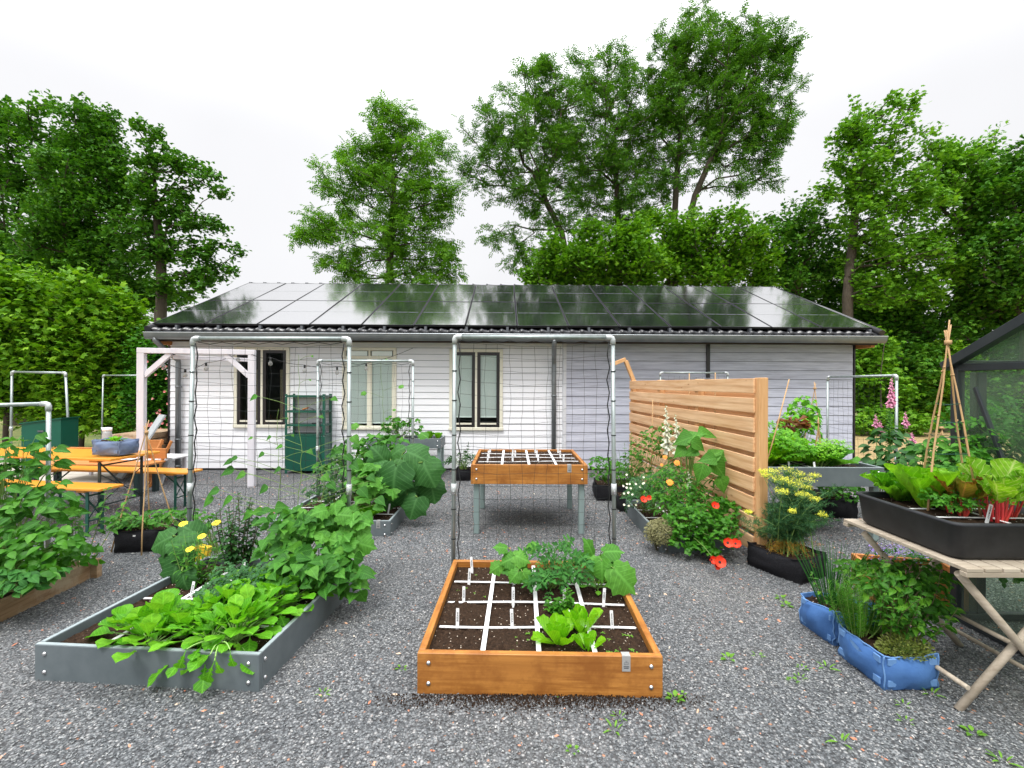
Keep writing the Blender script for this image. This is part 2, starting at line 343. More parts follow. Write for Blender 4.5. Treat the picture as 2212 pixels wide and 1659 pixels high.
M['black_tray'] = mat('black_rubber', (.016, .017, .020), (.036, .038, .042), rough=.62, scale=8, bmp=.15, bdist=.004, spec=.35)
M['blue_fabric'] = mat('blue_canvas', (.045, .125, .33), (.085, .20, .45), rough=.75, scale=4, bmp=.5, bdist=.02, spec=.25)
M['blue_grey_fabric'] = mat('grey_blue_canvas', (.10, .14, .25), (.20, .26, .38), rough=.7, scale=6, bmp=.4, bdist=.02)
M['blue_trim'] = mat('blue_piping', (.11, .24, .50), (.15, .30, .56), rough=.7)
M['terracotta'] = mat('terracotta', (.50, .11, .05), (.42, .09, .04), rough=.7)
M['yellow'] = mat('yellow_plastic', (.85, .58, .03), rough=.5)
M['gh_frame'] = mat('anthracite_aluminium', (.030, .036, .042), (.04, .047, .052), rough=.4, metal=.3)
M['gh_glass'] = glassmat('greenhouse_glass', (.80, .90, .80), .10, .06, (.34, .42, .34))
M['bulb'] = glassmat('bulb_glass', (.9, .9, .88), .35, .02, (.4, .4, .38))
M['concrete'] = mat('concrete_slabs', (.38, .34, .29), (.48, .44, .38), rough=.9, scale=4, bmp=.1)
M['steel_grey'] = mat('steel_grey', (.16, .17, .19), rough=.4, metal=.5)
M['orange_wood'] = wood('orange_plank', (.58, .24, .07), (.42, .15, .04), (.2, .07, .02), rough=.6)
M['bark'] = mat('bark', (.055, .042, .030), (.10, .080, .058), rough=.95, scale=9, mapscale=(3, 3, .7), bmp=.8, bdist=.05)
M['stem'] = mat('green_stem', (.16, .28, .05), (.22, .34, .08), rough=.5)
M['stem_dark'] = mat('woody_stem', (.10, .10, .04), (.16, .12, .06), rough=.7)
M['stem_pale'] = mat('pale_stem', (.22, .40, .09), (.30, .48, .14), rough=.5)
M['chard_stem'] = mat('chard_stem', (.55, .02, .05), (.75, .10, .06), rough=.3)
M['petal_red'] = mat('poppy_petal', (.85, .035, .015), (.9, .07, .02), rough=.6)
M['petal_orange'] = mat('orange_petal', (.90, .24, .01), (.9, .32, .02), rough=.6)
M['petal_yellow'] = mat('yellow_petal', (.90, .68, .02), (.9, .75, .03), rough=.6)
M['petal_white'] = mat('white_petal', (.82, .82, .70), (.78, .80, .6), rough=.6)
M['petal_pink'] = mat('pink_petal', (.75, .28, .45), (.85, .45, .6), rough=.6)
M['petal_rose'] = mat('rose_petal', (.80, .30, .28), (.85, .45, .42), rough=.6)
M['petal_violet'] = mat('violet_petal', (.25, .14, .55), (.35, .22, .65), rough=.6)
M['umbel'] = mat('dill_umbel', (.60, .62, .03), (.76, .74, .05), rough=.7)
# foliage
M['L_bean'] = leafmat('bean_leaf', (.025, .12, .012), (.075, .27, .024), (.15, .40, .04), vein=.35, trans=.3)
M['L_cuc'] = leafmat('cucumber_leaf', (.06, .21, .022), (.11, .33, .04), (.15, .40, .05), vein=.35, rough=.55)
M['L_squash'] = leafmat('squash_leaf', (.025, .10, .022), (.045, .155, .03), (.07, .20, .04), vein=.4, rough=.6, trans=.2)
M['L_lettuce'] = leafmat('lettuce_leaf', (.16, .46, .008), (.27, .62, .015), (.36, .72, .03), vein=.3, rough=.32, trans=.4, spec=.5)
M['L_rad'] = leafmat('radish_leaf', (.075, .29, .010), (.16, .47, .018), (.29, .62, .035), vein=.35, rough=.4, trans=.35)
M['L_tom'] = leafmat('tomato_leaf', (.020, .11, .014), (.045, .19, .025), (.08, .26, .035), vein=.25, rough=.6, trans=.2)
M['L_dark'] = leafmat('potato_leaf', (.020, .085, .018), (.040, .14, .026), (.075, .20, .04), rough=.5, trans=.2)
M['L_pars'] = leafmat('parsley_leaf', (.025, .10, .028), (.050, .17, .045), (.09, .24, .065), rough=.4, trans=.2)
M['L_mid'] = leafmat('herb_leaf', (.035, .16, .010), (.075, .27, .018), (.13, .38, .03), rough=.45)
M['L_mint'] = leafmat('mint_leaf', (.030, .13, .010), (.07, .24, .018), (.18, .42, .03), rough=.4, vein=.2)
M['L_rose'] = leafmat('rosemary_leaf', (.05, .19, .012), (.11, .34, .02), (.16, .42, .035), rough=.5)
M['L_chive'] = leafmat('chive_leaf', (.03, .14, .03), (.07, .26, .05), rough=.35)
M['L_dill'] = leafmat('dill_leaf', (.035, .12, .05), (.07, .20, .075), (.12, .25, .06), rough=.6, trans=.25)
M['L_thyme'] = leafmat('thyme_leaf', (.20, .26, .05), (.32, .38, .09), (.42, .42, .2), rough=.7)
M['L_dry'] = leafmat('dry_leaf', (.42, .24, .04), (.5, .32, .06), rough=.8)
M['L_curry'] = leafmat('grey_green_leaf', (.17, .17, .075), (.27, .26, .12), (.36, .33, .18), rough=.9, trans=.1)
M['L_ash'] = leafmat('ash_leaf', (.055, .17, .012), (.12, .31, .022), (.21, .43, .04), nscale=.35, trans=.3)
M['L_ashb'] = leafmat('ash_leaf_light', (.085, .24, .012), (.17, .41, .022), (.29, .56, .04), nscale=.35, trans=.3)
M['L_maple'] = leafmat('maple_leaf', (.07, .21, .008), (.15, .36, .015), (.28, .52, .03), nscale=.5, trans=.35)
M['L_oak'] = leafmat('alder_leaf', (.045, .16, .012), (.10, .29, .02), (.20, .42, .035), nscale=.35, trans=.25)
M['L_hedge'] = leafmat('hedge_leaf', (.08, .23, .008), (.19, .41, .015), (.34, .58, .03), nscale=.7, trans=.3)
M['L_weed'] = leafmat('weed_leaf', (.12, .30, .03), (.2, .42, .05))

def groundmats():
    m, t, N, L, b = nodes('gravel'); b.inputs['Roughness'].default_value = .8; b.inputs['Specular IOR Level'].default_value = .3
    tcn = N.new('ShaderNodeTexCoord').outputs['Object']
    vo = N.new('ShaderNodeTexVoronoi'); vo.inputs['Scale'].default_value = 75; L.new(tcn, vo.inputs['Vector'])
    sp = N.new('ShaderNodeSeparateColor'); L.new(vo.outputs['Color'], sp.inputs[0])
    c = ramp(N, L, sp.outputs[0], [(0, (.085, .092, .098)), (.5, (.17, .18, .187)), (.85, (.27, .28, .286)), (1, (.46, .45, .44))])
    r1 = ramp(N, L, sp.outputs[1], [(.985, (0,)*3), (.99, (1,)*3)])
    c = mix(N, L, r1, c, (.50, .25, .15))
    c = mix(N, L, ramp(N, L, vo.outputs['Distance'], [(.25, (0,)*3), (.75, (.85,)*3)]), c, (.03, .03, .032))
    n = noise(N, L, .7, 4, .6, tcn); c = mix(N, L, ramp(N, L, n, [(.4, (0,)*3), (.75, (.22,)*3)]), c, (.24, .22, .20))
    L.new(c, b.inputs['Base Color']); bump(N, L, vo.outputs['Distance'], b, .8, -.008); M['gravel'] = m
    m, t, N, L, b = nodes('gravel_stone'); b.inputs['Roughness'].default_value = .7; b.inputs['Specular IOR Level'].default_value = .35
    g = N.new('ShaderNodeNewGeometry')
    c = ramp(N, L, g.outputs['Random Per Island'], [(0, (.072, .080, .086)), (.5, (.172, .184, .192)), (.85, (.285, .30, .305)), (.96, (.40, .41, .405)), (1, (.60, .58, .55))])
    pn = noise(N, L, .9, 4, .6); c = mix(N, L, 1.0, c, ramp(N, L, pn, [(.32, (.70, .71, .73)), (.5, (.95, .95, .95)), (.68, (1.18, 1.12, 1.04))]), 'MULTIPLY'); L.new(c, b.inputs['Base Color']); M['stone'] = m
    m, t, N, L, b = nodes('brick_chip'); b.inputs['Roughness'].default_value = .85
    g = N.new('ShaderNodeNewGeometry')
    c = ramp(N, L, g.outputs['Random Per Island'], [(0, (.52, .17, .085)), (.5, (.62, .27, .16)), (.8, (.68, .45, .30)), (1, (.75, .68, .55))])
    L.new(c, b.inputs['Base Color']); M['chip'] = m
    m, t, N, L, b = nodes('meadow'); b.inputs['Roughness'].default_value = .95
    n = noise(N, L, 1.2, 6, .65); c = ramp(N, L, n, [(.35, (.06, .11, .02)), (.5, (.15, .17, .04)), (.7, (.26, .22, .08))])
    L.new(c, b.inputs['Base Color']); bump(N, L, noise(N, L, 30, 4), b, .6, .05); M['meadow'] = m
    m, t, N, L, b = nodes('dry_lawn'); b.inputs['Roughness'].default_value = .95
    n = noise(N, L, 3, 6, .65); c = ramp(N, L, n, [(.3, (.24, .17, .07)), (.55, (.40, .29, .13)), (.75, (.48, .36, .18))])
    L.new(c, b.inputs['Base Color']); bump(N, L, noise(N, L, 60, 4), b, .6, .03); M['drylawn'] = m
groundmats()
M['L_redlet'] = leafmat('red_lettuce_leaf', (.16, .05, .03), (.28, .11, .04), (.2, .2, .05), vein=.2)
M['L_chard'] = leafmat('chard_leaf', (.15, .38, .015), (.28, .54, .025), (.38, .60, .04), vein=.5, veincol=(.75, .75, .35), trans=.4)
M['L_chard2'] = leafmat('red_chard_leaf', (.22, .10, .02), (.34, .36, .04), (.30, .45, .05), vein=.5, veincol=(.7, .25, .1), trans=.4)
# ------------------------------------------------------------------ ground
def sheet(name, x0, x1, y0, y1, z, m, nx=1, ny=1, kind='structure'):
    xs = np.linspace(x0, x1, nx+1); ys = np.linspace(y0, y1, ny+1); X, Y = np.meshgrid(xs, ys)
    v = np.stack([X.ravel(), Y.ravel(), np.full(X.size, z)], 1)
    i, j = np.meshgrid(np.arange(nx), np.arange(ny)); a = (j*(nx+1) + i).ravel()
    q = np.stack([a, a+1, a+nx+2, a+nx+1], 1); n = NP(); n.add(v, q); o = n.build(name, m); return tag(o, kind=kind)
sheet('ground', -250, 250, -60, 420, -.012, M['meadow'])
sheet('gravel_yard', -11.5, 7.4, -5, 9.6, 0, M['gravel'])
sheet('lawn', 7.4, 22, 4, 15.5, -.006, M['drylawn'])
mb = MB()
for i in range(8):
    for j in range(4):
        x = -12.2 + i*.72; y = 7.15 + j*.72; mb.bevbox(x, x+.70, y, y+.70, -.02, .012 + .002*((i*3+j) % 3), .004)
tag(mb.build('paving', M['concrete']), kind='structure')

# loose stones that lie on the gravel sheet, thick near the camera
def stones():
    rng = np.random.default_rng(3)
    def scatter(n, y0, y1, s0, s1, m, name, xr=1.17, flat=.55, lab=None):
        Y = np.sqrt(rng.uniform(y0*y0, y1*y1, n)); X = rng.uniform(-xr, xr, n) * Y
        keep = np.ones(n, bool)
        for (cx, cy, hw, hd, a) in BEDS:
            dx, dy = X - cx, Y - cy; c_, s_ = math.cos(-a), math.sin(-a)
            keep &= ~((abs(dx*c_ - dy*s_) < hw) & (abs(dx*s_ + dy*c_) < hd))
        X, Y = X[keep], Y[keep]; n = len(X); sz = rng.uniform(s0, s1, n) * .5
        base = np.array([[1, 0, 0], [.25, .8, .1], [-.95, .15, 0], [-.2, -.8, -.1], [.15, .1, 1], [-.1, 0, -1]])
        T = np.array([[0,1,4],[1,2,4],[2,3,4],[3,0,4],[1,0,5],[2,1,5],[3,2,5],[0,3,5]])
        a = rng.uniform(0, 6.283, n); V = base[None] * rng.uniform(.6, 1.2, (n, 6, 1)) * sz[:, None, None]
        V = V * np.stack([rng.uniform(.9, 1.35, n), rng.uniform(.6, .95, n), rng.uniform(flat*.7, flat*1.3, n)], 1)[:, None, :]
        tl = rng.normal(0, .25, n)[:, None]; V[:, :, 2] += V[:, :, 0] * tl
        ca, sa = np.cos(a)[:, None], np.sin(a)[:, None]; x = V[:, :, 0]*ca - V[:, :, 1]*sa; y = V[:, :, 0]*sa + V[:, :, 1]*ca
        V = np.stack([x + X[:, None], y + Y[:, None], V[:, :, 2] + rng.uniform(0, .006, n)[:, None] + .001], 2)
        nn = NP(); nn.add(V, None, T[None] + (np.arange(n)*6)[:, None, None])
        o = nn.build(name, m, smooth=False); tag(o, lab, None, None, 'stuff'); return o
    n1 = int(115000 * DENS); n2 = int(60000 * DENS)
    scatter(n1, 1.8, 4.2, .0065, .0145, M['stone'], 'gravel_stones', lab='loose grey gravel chippings covering the yard')
    scatter(n2, 4.2, 7.2, .010, .020, M['stone'], 'gravel_stones', lab='grey gravel chippings further back in the yard')
    scatter(1700, 1.8, 8.5, .010, .034, M['chip'], 'brick_chips', lab='orange and pale brick chips strewn over the gravel', flat=.4)
    # potting soil spilled along the front of the centre bed
    rng = np.random.default_rng(8); n = 2600; x = rng.normal(.16, .42, n); y = 2.33 - np.abs(rng.normal(0, .055, n)) ; k = np.abs(x-.16) < .85; x, y = x[k], y[k]; n = len(x)
    base = np.array([[1, 0, 0], [.25, .8, .1], [-.95, .15, 0], [-.2, -.8, -.1], [.15, .1, 1], [-.1, 0, -1]]); T_ = np.array([[0,1,4],[1,2,4],[2,3,4],[3,0,4],[1,0,5],[2,1,5],[3,2,5],[0,3,5]])
    V = base[None]*rng.uniform(.5, 1.3, (n, 6, 1))*rng.uniform(.002, .006, n)[:, None, None] + np.stack([x, y, rng.uniform(.006, .012, n)], 1)[:, None, :]
    nn = NP(); nn.add(V, None, T_[None] + (np.arange(n)*6)[:, None, None]); tag(nn.build('soil_crumbs', M['soil'], smooth=False), 'dark soil crumbs spilled along the front board of the centre bed', None, None, 'stuff')
DENS = 1.0
BEDS = []     # filled below, used when the stones are scattered

# ------------------------------------------------------------------ the garden building
YAW = R(1.0)
bld = thing('garden_building', 'long low building of white and blue-grey boards under a black tiled roof of solar panels', 'building', (0, 8.45, 0), YAW)
XL, XM, XR, HW, DEP = -6.22, 0.93, 6.36, 2.50, 6.2
WINS = [(-5.06, -4.06, .775, 2.25), (-3.10, -2.12, .74, 2.25), (-1.15, -.17, .735, 2.23)]   # local x0,x1,z0,z1
def boards(mb, x0, x1, pitch, z0, z1, holes=()):
    z = z0
    k = 0
    while z < z1 - .01:
        zt = min(z + pitch, z1); spans = [(x0, x1)]
        for (a, b_, c, d) in holes:
            if c < zt - .004 and d > z + .004:
                ns = []
                for (p, q) in spans:
                    if a > p and b_ < q: ns += [(p, a), (b_, q)]
                    else: ns.append((p, q))
                spans = ns
        for (a, b_, c, d) in holes:
            if z < d < zt - .012: mb.box(a, b_, -.022, -.002, d + .001, zt - .001)
            if z + .012 < c < zt: mb.box(a, b_, -.024, -.002, z, c - .001)
        for (p, q) in spans:                       # lapped board: thick lower lip, thin top
            mb.prism([(0, 0)]*0 or [(-.026, z + .0075), (-.003, z + .0075), (-.003, zt), (-.016, zt), (-.026, z + .0115)], p, q,
                     Matrix(((0, 1, 0, 0), (1, 0, 0, 0), (0, 0, 1, 0), (0, 0, 0, 1))))
        z = zt; k += 1
holes = [(a, b_, c, d) for (a, b_, c, d) in WINS]
mb = MB(); boards(mb, XL, XM, .1165, .03, HW, holes); mb.build('white_cladding', M['white_boards'], bld)
mb = MB(); boards(mb, XM + .075, XR, .166, .03, HW); mb.build('blue_grey_cladding', M['blue_boards'], bld)
# wall core behind the boards, with openings
mb = MB(); xs = [XL] + [x for wv in WINS for x in wv[:2]] + [XR]
for i in range(0, len(xs), 2): mb.box(xs[i], xs[i+1], 0, .12, .0, HW)
for (a, b_, c, d) in WINS: mb.box(a, b_, 0, .12, 0, c); mb.box(a, b_, 0, .12, d, HW)
mb.box(XL, XL+.12, .12, DEP, 0, HW); mb.box(XR-.12, XR, .12, DEP, 0, HW); mb.box(XL+.12, XR-.12, DEP-.12, DEP, 0, HW)
mb.build('wall', M['dark_room'], bld)
mb = MB(); mb.box(XL+.121, XR-.121, .121, DEP-.121, .0, .03); mb.box(XL+.2, XR-.2, 2.2, 2.25, .03, HW); mb.build('floor', M['dark_room'], bld)
# gable cladding on both ends
for sx_, xe in ((-1, XL), (1, XR)):
    mb = MB(); z = .03
    while z < 3.8:
        zt = z + .13; half = (DEP/2) if z < HW else (DEP/2) * max(0, 1 - (z + .13 - HW) / 1.32)
        if half > .1:
            mb.box(min(xe, xe + sx_*.02), max(xe, xe + sx_*.02), DEP/2 - half, DEP/2 + half, z + .006, zt)
        z = zt
    mb.build('gable_cladding', M['fascia'] if sx_ < 0 else M['blue_boards'], bld)
mb = MB(); mb.box(XM + .002, XM + .073, -.040, 0, .02, HW); mb.box(XM+.022, XM+.053, -.052, -.041, .02, HW); mb.build('corner_trim', M['white_trim'], bld)
for (a, b_) in ((XL-.035, XL-.001), (XR+.021, XR+.045)): mb = MB(); mb.box(a, b_, -.032, .04, .02, HW); mb.build('corner_board', M['sash'], bld)
mb = MB(); mb.box(3.60, 3.665, -.050, -.012, 1.72, HW); mb.build('cable_duct', M['sash'], bld)

def window(i, x0, x1, z0, z1, style):
    w_ = MB(); c = .058; y0, y1 = -.055, .03
    w_.bevbox(x0, x0+c, y0, y1, z0+c, z1-c, .006); w_.bevbox(x1-c, x1, y0, y1, z0+c, z1-c, .006)
    w_.bevbox(x0, x1, y0, y1, z1-c, z1, .006); w_.bevbox(x0-.012, x1+.012, y0-.012, y1, z0, z0+c, .008)
    xm = (x0+x1)/2; w_.bevbox(xm-.02, xm+.02, y0+.006, y1, z0+c, z1-c, .004)
    wo = w_.build('window', M['cream'], bld)
    for (a, b_) in ((x0+c, xm-.02), (xm+.02, x1-c)):
        s_ = MB(); t = .055 if style != 1 else .022; zz0, zz1 = z0+c, z1-c
        if style == 1: zz1 = z1 - c - .13
        s_.box(a+.001, a+t, y0+.014, y1, zz0, zz1); s_.box(b_-t, b_-.001, y0+.014, y1, zz0, zz1); s_.box(a+t, b_-t, y0+.014, y1, zz1-t, zz1)
        s_.box(a+t, b_-t, y0+.014, y1, zz0, zz0+t*.9)
        s_.build('sash', M['cream'] if style == 1 else M['sash'], wo)
        if style != 1:
            q = MB(); q.box(a+t+.004, b_-t-.004, y0-.004, y0+.013, zz0+t*.9+.001, zz0+t*.9+.032); q.build('sash_bar', M['cream'], wo)
        else:
            q = MB(); q.box(a+.001, b_-.001, y0+.004, y1, zz1+.001, zz1+.03); q.build('transom', M['cream'], wo)
            q = MB(); q.box(a+.02, b_-.02, y0+.02, y0+.025, zz1+.035, z1-c-.01); q.build('fanlight_pane', M['blind'], wo)
        g_ = MB(); g_.add([(a+t, y0+.03, zz0+t*.9), (b_-t, y0+.03, zz0+t*.9), (b_-t, y0+.03, zz1-t), (a+t, y0+.03, zz1-t)], [(0, 1, 2, 3)]); g_.build('pane', M['glass'], wo)
        if style:
            bl = MB(); z = zz1-t-.005; lo = zz0 + (.09 if style == 1 else .20)
            while z > lo:
                bl.add([(a+t+.004, y0+.040, z), (b_-t-.004, y0+.040, z), (b_-t-.004, y0+.046, z-.0175), (a+t+.004, y0+.046, z-.0175)], [(0, 1, 2, 3)])
                z -= .0185
            bl.box(a+t+.004, b_-t-.004, y0+.040, y0+.055, z-.012, z)
            bl.build('blind', M['blind'], wo)
        else:
            for k in range(1):       # brick wall reflected in the pane, painted on a strip behind it
                cb = MB(); cb.box(b_-t-.13, b_-t-.02, .12, .13, zz0+.02, zz1-.35); cb.build('brick_reflection', M['brick_reflection'], wo)
m_, t_, N_, L_, b_2 = nodes('brick_pattern'); br_ = N_.new('ShaderNodeTexBrick'); br_.inputs['Scale'].default_value = 9  # colours of the painted brick wall reflection
br_.inputs['Color1'].default_value = (.16, .13, .05, 1); br_.inputs['Color2'].default_value = (.12, .10, .05, 1); br_.inputs['Mortar'].default_value = (.06, .05, .04, 1)
mp_ = N_.new('ShaderNodeMapping'); mp_.inputs['Rotation'].default_value = (R(90), 0, 0); L_.new(N_.new('ShaderNodeTexCoord').outputs['Object'], mp_.inputs[0]); L_.new(mp_.outputs[0], br_.inputs['Vector'])
L_.new(br_.outputs[0], b_2.inputs['Base Color']); M['brick_reflection'] = m_
for i, (wv, st) in enumerate(zip(WINS, (0, 1, 2))): window(i, *wv, st)

# roof: wavy glazed tiles on the front slope, plain slope behind
EY, EZ, RY, RZ = -.42, 2.47, 2.72, 3.90          # eaves and ridge, local
SL = math.hypot(RY-EY, RZ-EZ); ANG = math.atan2(RZ-EZ, RY-EY)
X0, X1 = XL - .06, XR + .17
def tiles():
    n = NP(); rows = 9; pitch = .178; per = 8
    nx = int((X1-X0)/pitch*per); xs = np.linspace(X0, X1, nx+1); ph = (xs-X0)/pitch*2*np.pi
    prof = .020*np.maximum(np.sin(ph), -.35) + .006*np.sin(2*ph)
    for r in range(rows):
        s0, s1 = r*SL/rows, (r+1)*SL/rows + .04
        vs = []
        for (s_, dz) in ((s0, -.022), (s0, .022), ((s0+s1)/2, .012), (s1, .002)):
            y = EY + math.cos(ANG)*s_; z = EZ + math.sin(ANG)*s_
            d = prof + dz + .02
            vs.append(np.stack([xs, y - math.sin(ANG)*d, z + math.cos(ANG)*d], 1))
        v = np.concatenate(vs); i = np.arange(nx)
        q = np.concatenate([np.stack([k*(nx+1)+i, k*(nx+1)+i+1, (k+1)*(nx+1)+i+1, (k+1)*(nx+1)+i], 1) for k in range(3)])
        n.add(v, q)
    o = n.build('roof', M['tile'], bld, smooth=True); return o
roof = tiles()
mb = MB(); mb.add([(X0, EY, EZ), (X1, EY, EZ), (X1, RY, RZ), (X0, RY, RZ), (X1, DEP+.4, EZ), (X0, DEP+.4, EZ)], [(0, 1, 2, 3), (3, 2, 4, 5)])
mb.add([(X0, EY, EZ-.08), (X1, EY, EZ-.08), (X1, RY, RZ-.08), (X0, RY, RZ-.08), (X1, DEP+.4, EZ-.08), (X0, DEP+.4, EZ-.08)], [(3, 2, 1, 0), (5, 4, 2, 3)])
mb.build('roof_deck', M['fascia'], bld)
mb = MB(); rl = .335; x = X0
while x < X1 - .05:
    xe = min(x + rl, X1)
    mb.tube([(x, RY, RZ+.035), (x+.03, RY, RZ+.036), (xe-.02, RY, RZ+.028), (xe+.02, RY, RZ+.028)], [.088, .085, .070, .068], 10)
    mb.tube([(x-.006, RY, RZ+.03), (x+.035, RY, RZ+.03)], [.105, .10], 10); x = xe
mb.build('ridge', M['tile'], roof)
for xe in (X0 - .02, X1 + .02):
    mb = MB(); mb.tube([(xe, EY-.03, EZ+.045), (xe, RY, RZ+.045)], [.062, .058], 8); mb.build('verge_tiles', M['tile'], roof)
# solar panels: two rows of fourteen
PX0, PX1 = -6.30, 6.46; pw = (PX1-PX0)/14; off = .10
ph_ = (SL - .14)/2
for r in range(2):
    for c in range(14):
        s0 = .11 + r*ph_; s0v = s0 + ph_/2; y = EY + math.cos(ANG)*s0v; z = EZ + math.sin(ANG)*s0v
        cx = PX0 + (c+.5)*pw
        ry = RNDP.uniform(-.003, .003) if False else 0
        jit = ((c*7 + r*3) % 5 - 2) * .0018
        p = bpy.data.objects.new('solar_panel', None); COL.objects.link(p); p.parent = bld
        p.location = (cx, y - math.sin(ANG)*off, z + math.cos(ANG)*off); p.rotation_euler = (ANG + jit, ((c*5 + r) % 7 - 3)*.0012, 0)
        a, b_ = pw/2-.008, ph_/2-.008
        g_ = MB(); g_.box(-a+.012, a-.012, -b_+.012, b_-.012, -.01, .016); g_.build('cells', M['panel'], p)
        f_ = MB(); f_.box(-a, a, -b_, -b_+.0118, -.018, .018); f_.box(-a, a, b_-.0118, b_, -.018, .018)
        f_.box(-a, -a+.0118, -b_+.0118, b_-.0118, -.018, .018); f_.box(a-.0118, a, -b_+.0118, b_-.0118, -.018, .018); f_.build('panel_frame', M['panelframe'], p)
        s_ = MB()
        for k in range(4): xx = -a+.03 + k*(2*a-.06)/4; s_.box(xx, xx+(2*a-.06)/4-.02, -.006, .006, .0163, .0172)
        s_.build('busbar', M['busbar'], p)
for k in range(18):
    x = PX0 + .45 + k*.72
    if x < PX1: mb = MB(); mb.box(x-.02, x+.02, EY+.02, EY+.10, EZ+.045, EZ+.125); mb.build('panel_hook', M['steel_grey'], roof)
# gutter, fascia, downpipes
gx0, gx1 = X0-.03, X1+.06; gy = EY-.055; gz = EZ-.012
mb = MB(); prof = []
for k in range(11): a = math.pi + math.pi*k/10; prof.append((gy + .062*math.cos(a), gz - .01 + .105*math.sin(a) if False else gz - .012 + .112*math.sin(a)))
outer = prof; inner = [(gy + (p[0]-gy)*.93, p[1]+.005) for p in prof][::-1]
mb.prism(outer + inner, gx0, gx1, Matrix(((0, 1, 0, 0), (1, 0, 0, 0), (0, 0, 1, 0), (0, 0, 0, 1))))
for xx in (gx0, gx1-.003): mb.prism(outer, xx, xx+.003, Matrix(((0, 1, 0, 0), (1, 0, 0, 0), (0, 0, 1, 0), (0, 0, 0, 1))))
gut = mb.build('gutter', M['zinc'], bld)
mb = MB(); mb.tube([(gx0, gy-.062, gz-.008), (gx1, gy-.062, gz-.008)], .010, 8); mb.build('gutter_rim', M['zincl'], gut)
for k in range(9):
    mb = MB(); xx = gx0 + .6 + k*1.45
    mb.tube([(xx, gy-.062, gz-.02), (xx, gy-.045, gz-.075), (xx, gy, gz-.107), (xx, gy+.05, gz-.07)], .007, 5); mb.build('gutter_bracket', M['zinc'], gut)
mb = MB(); mb.box(X0, X1, EY+.03, EY+.055, EZ-.16, EZ-.005); mb.box(X0, X1, EY+.055, -.03, EZ-.10, EZ-.085); mb.build('fascia', M['fascia'], bld)
for xx in (X0+.02, X1-.10): mb = MB(); mb.box(xx, xx+.07, EY+.06, .0, EZ-.20, EZ-.105); mb.build('rafter_end', M['orange_wood'], bld)
for (px, zb, el_) in ((-6.02, .05, True), (.765, .24, False)):
    mb = MB(); pts = [(px - (.13 if el_ else .04), gy, gz-.09), (px - (.13 if el_ else .04), gy, gz-.14), (px-(.05 if el_ else .03), gy+.10, gz-.28), (px, -.10, gz-.46), (px, -.10, gz-.52), (px, -.10, zb)]
    mb.tube(pts, [.043]*6, 14, smooth=True); dp = mb.build('downpipe', M['zinc'], bld)
    for zz in ((1.50, .55, zb + .02) if el_ else (1.36, zb + .01)):
        mb = MB(); mb.tube([(px, -.10, zz), (px, -.10, zz+.035)], .049, 14); mb.box(px-.02, px+.02, -.06, -.028, zz+.004, zz+.03); mb.build('pipe_clamp', M['zinc'], dp)
# ------------------------------------------------------------------ leaf shapes: unit length along +y, face up +z
def strip(ws, hs=None, fold=.10, curl=.25, n=None, ruffle=0.0, nr=3, ts=None):
    """leaf from half-widths ws along its length; fold lifts the edges, curl bends the tip down"""
    k = len(ws); ts = np.linspace(0, 1, k) if ts is None else np.array(ts); ws = np.array(ws)
    v = []; uv = []
    for i in range(k):
        t = ts[i]; ang = curl * t
        y = math.sin(ang)/curl if curl else t; z = -(1 - math.cos(ang))/curl if curl else 0
        y = t * (1 - .15*abs(curl)*t); z = -curl*.5*t*t
        for sgn in (-1, 0, 1):
            r = ruffle * math.sin(i*2.3 + sgn) * (abs(sgn))
            v.append((sgn*ws[i], y - (0.04 if sgn else 0)*0, z + fold*ws[i]*2*abs(sgn) + r)); uv.append((.5 + .5*sgn*min(1, ws[i]*2.2), t))
    q = []
    for i in range(k-1):
        for j in range(2): a = i*3 + j; q.append((a, a+1, a+4, a+3))
    return np.array(v), np.array(q), np.zeros((0, 3), int), np.array(uv)
def fan(outline, center=(0, .42), cup=.0, droop=.25, wav=.04):
    """broad lobed leaf from an outline of (x,y); petiole joins at 0,0"""
    n = len(outline); v = [(center[0], center[1], 0.0)]; uv = [(.5, .4)]
    for ring, k in ((1, .55), (2, 1.0)):
        for i, (x, y) in enumerate(outline):
            X = center[0] + (x-center[0])*k; Y_ = center[1] + (y-center[1])*k
            d = math.hypot(x-center[0], y-center[1])*k
            v.append((X, Y_, -droop*d*d + (wav*math.sin(i*1.9) if ring == 2 else wav*.5*math.cos(i*1.3)))); uv.append((.5 + X*.5, max(0, Y_)))
    t = [(0, 1+i, 1+(i+1) % n) for i in range(n)]
    q = [(1+i, 1+n+i, 1+n+(i+1) % n, 1+(i+1) % n) for i in range(n)]
    return np.array(v), np.array(q), np.array(t), np.array(uv)
def join(parts):
    vs = []; qs = []; ts = []; us = []; n = 0
    for (v, q, t, uv) in parts:
        vs.append(v); us.append(uv)
        if len(q): qs.append(q + n)
        if len(t): ts.append(t + n)
        n += len(v)
    return (np.concatenate(vs), np.concatenate(qs) if qs else np.zeros((0, 4), int), np.concatenate(ts) if ts else np.zeros((0, 3), int), np.concatenate(us))
def xf(T, s=1, rz=0, loc=(0, 0, 0), rx=0):
    v = T[0]*s; c, s_ = math.cos(rx), math.sin(rx); v = np.stack([v[:, 0], v[:, 1]*c - v[:, 2]*s_, v[:, 1]*s_ + v[:, 2]*c], 1)
    c, s_ = math.cos(rz), math.sin(rz); v = np.stack([v[:, 0]*c - v[:, 1]*s_, v[:, 0]*s_ + v[:, 1]*c, v[:, 2]], 1) + np.array(loc)
    return (v, T[1], T[2], T[3])
T = {}
T['oval'] = strip([.02, .20, .27, .25, .15, .0], curl=.5, fold=.18)
T['mint'] = strip([.02, .19, .24, .20, .10, .0], curl=.45, fold=.25, ruffle=.015)
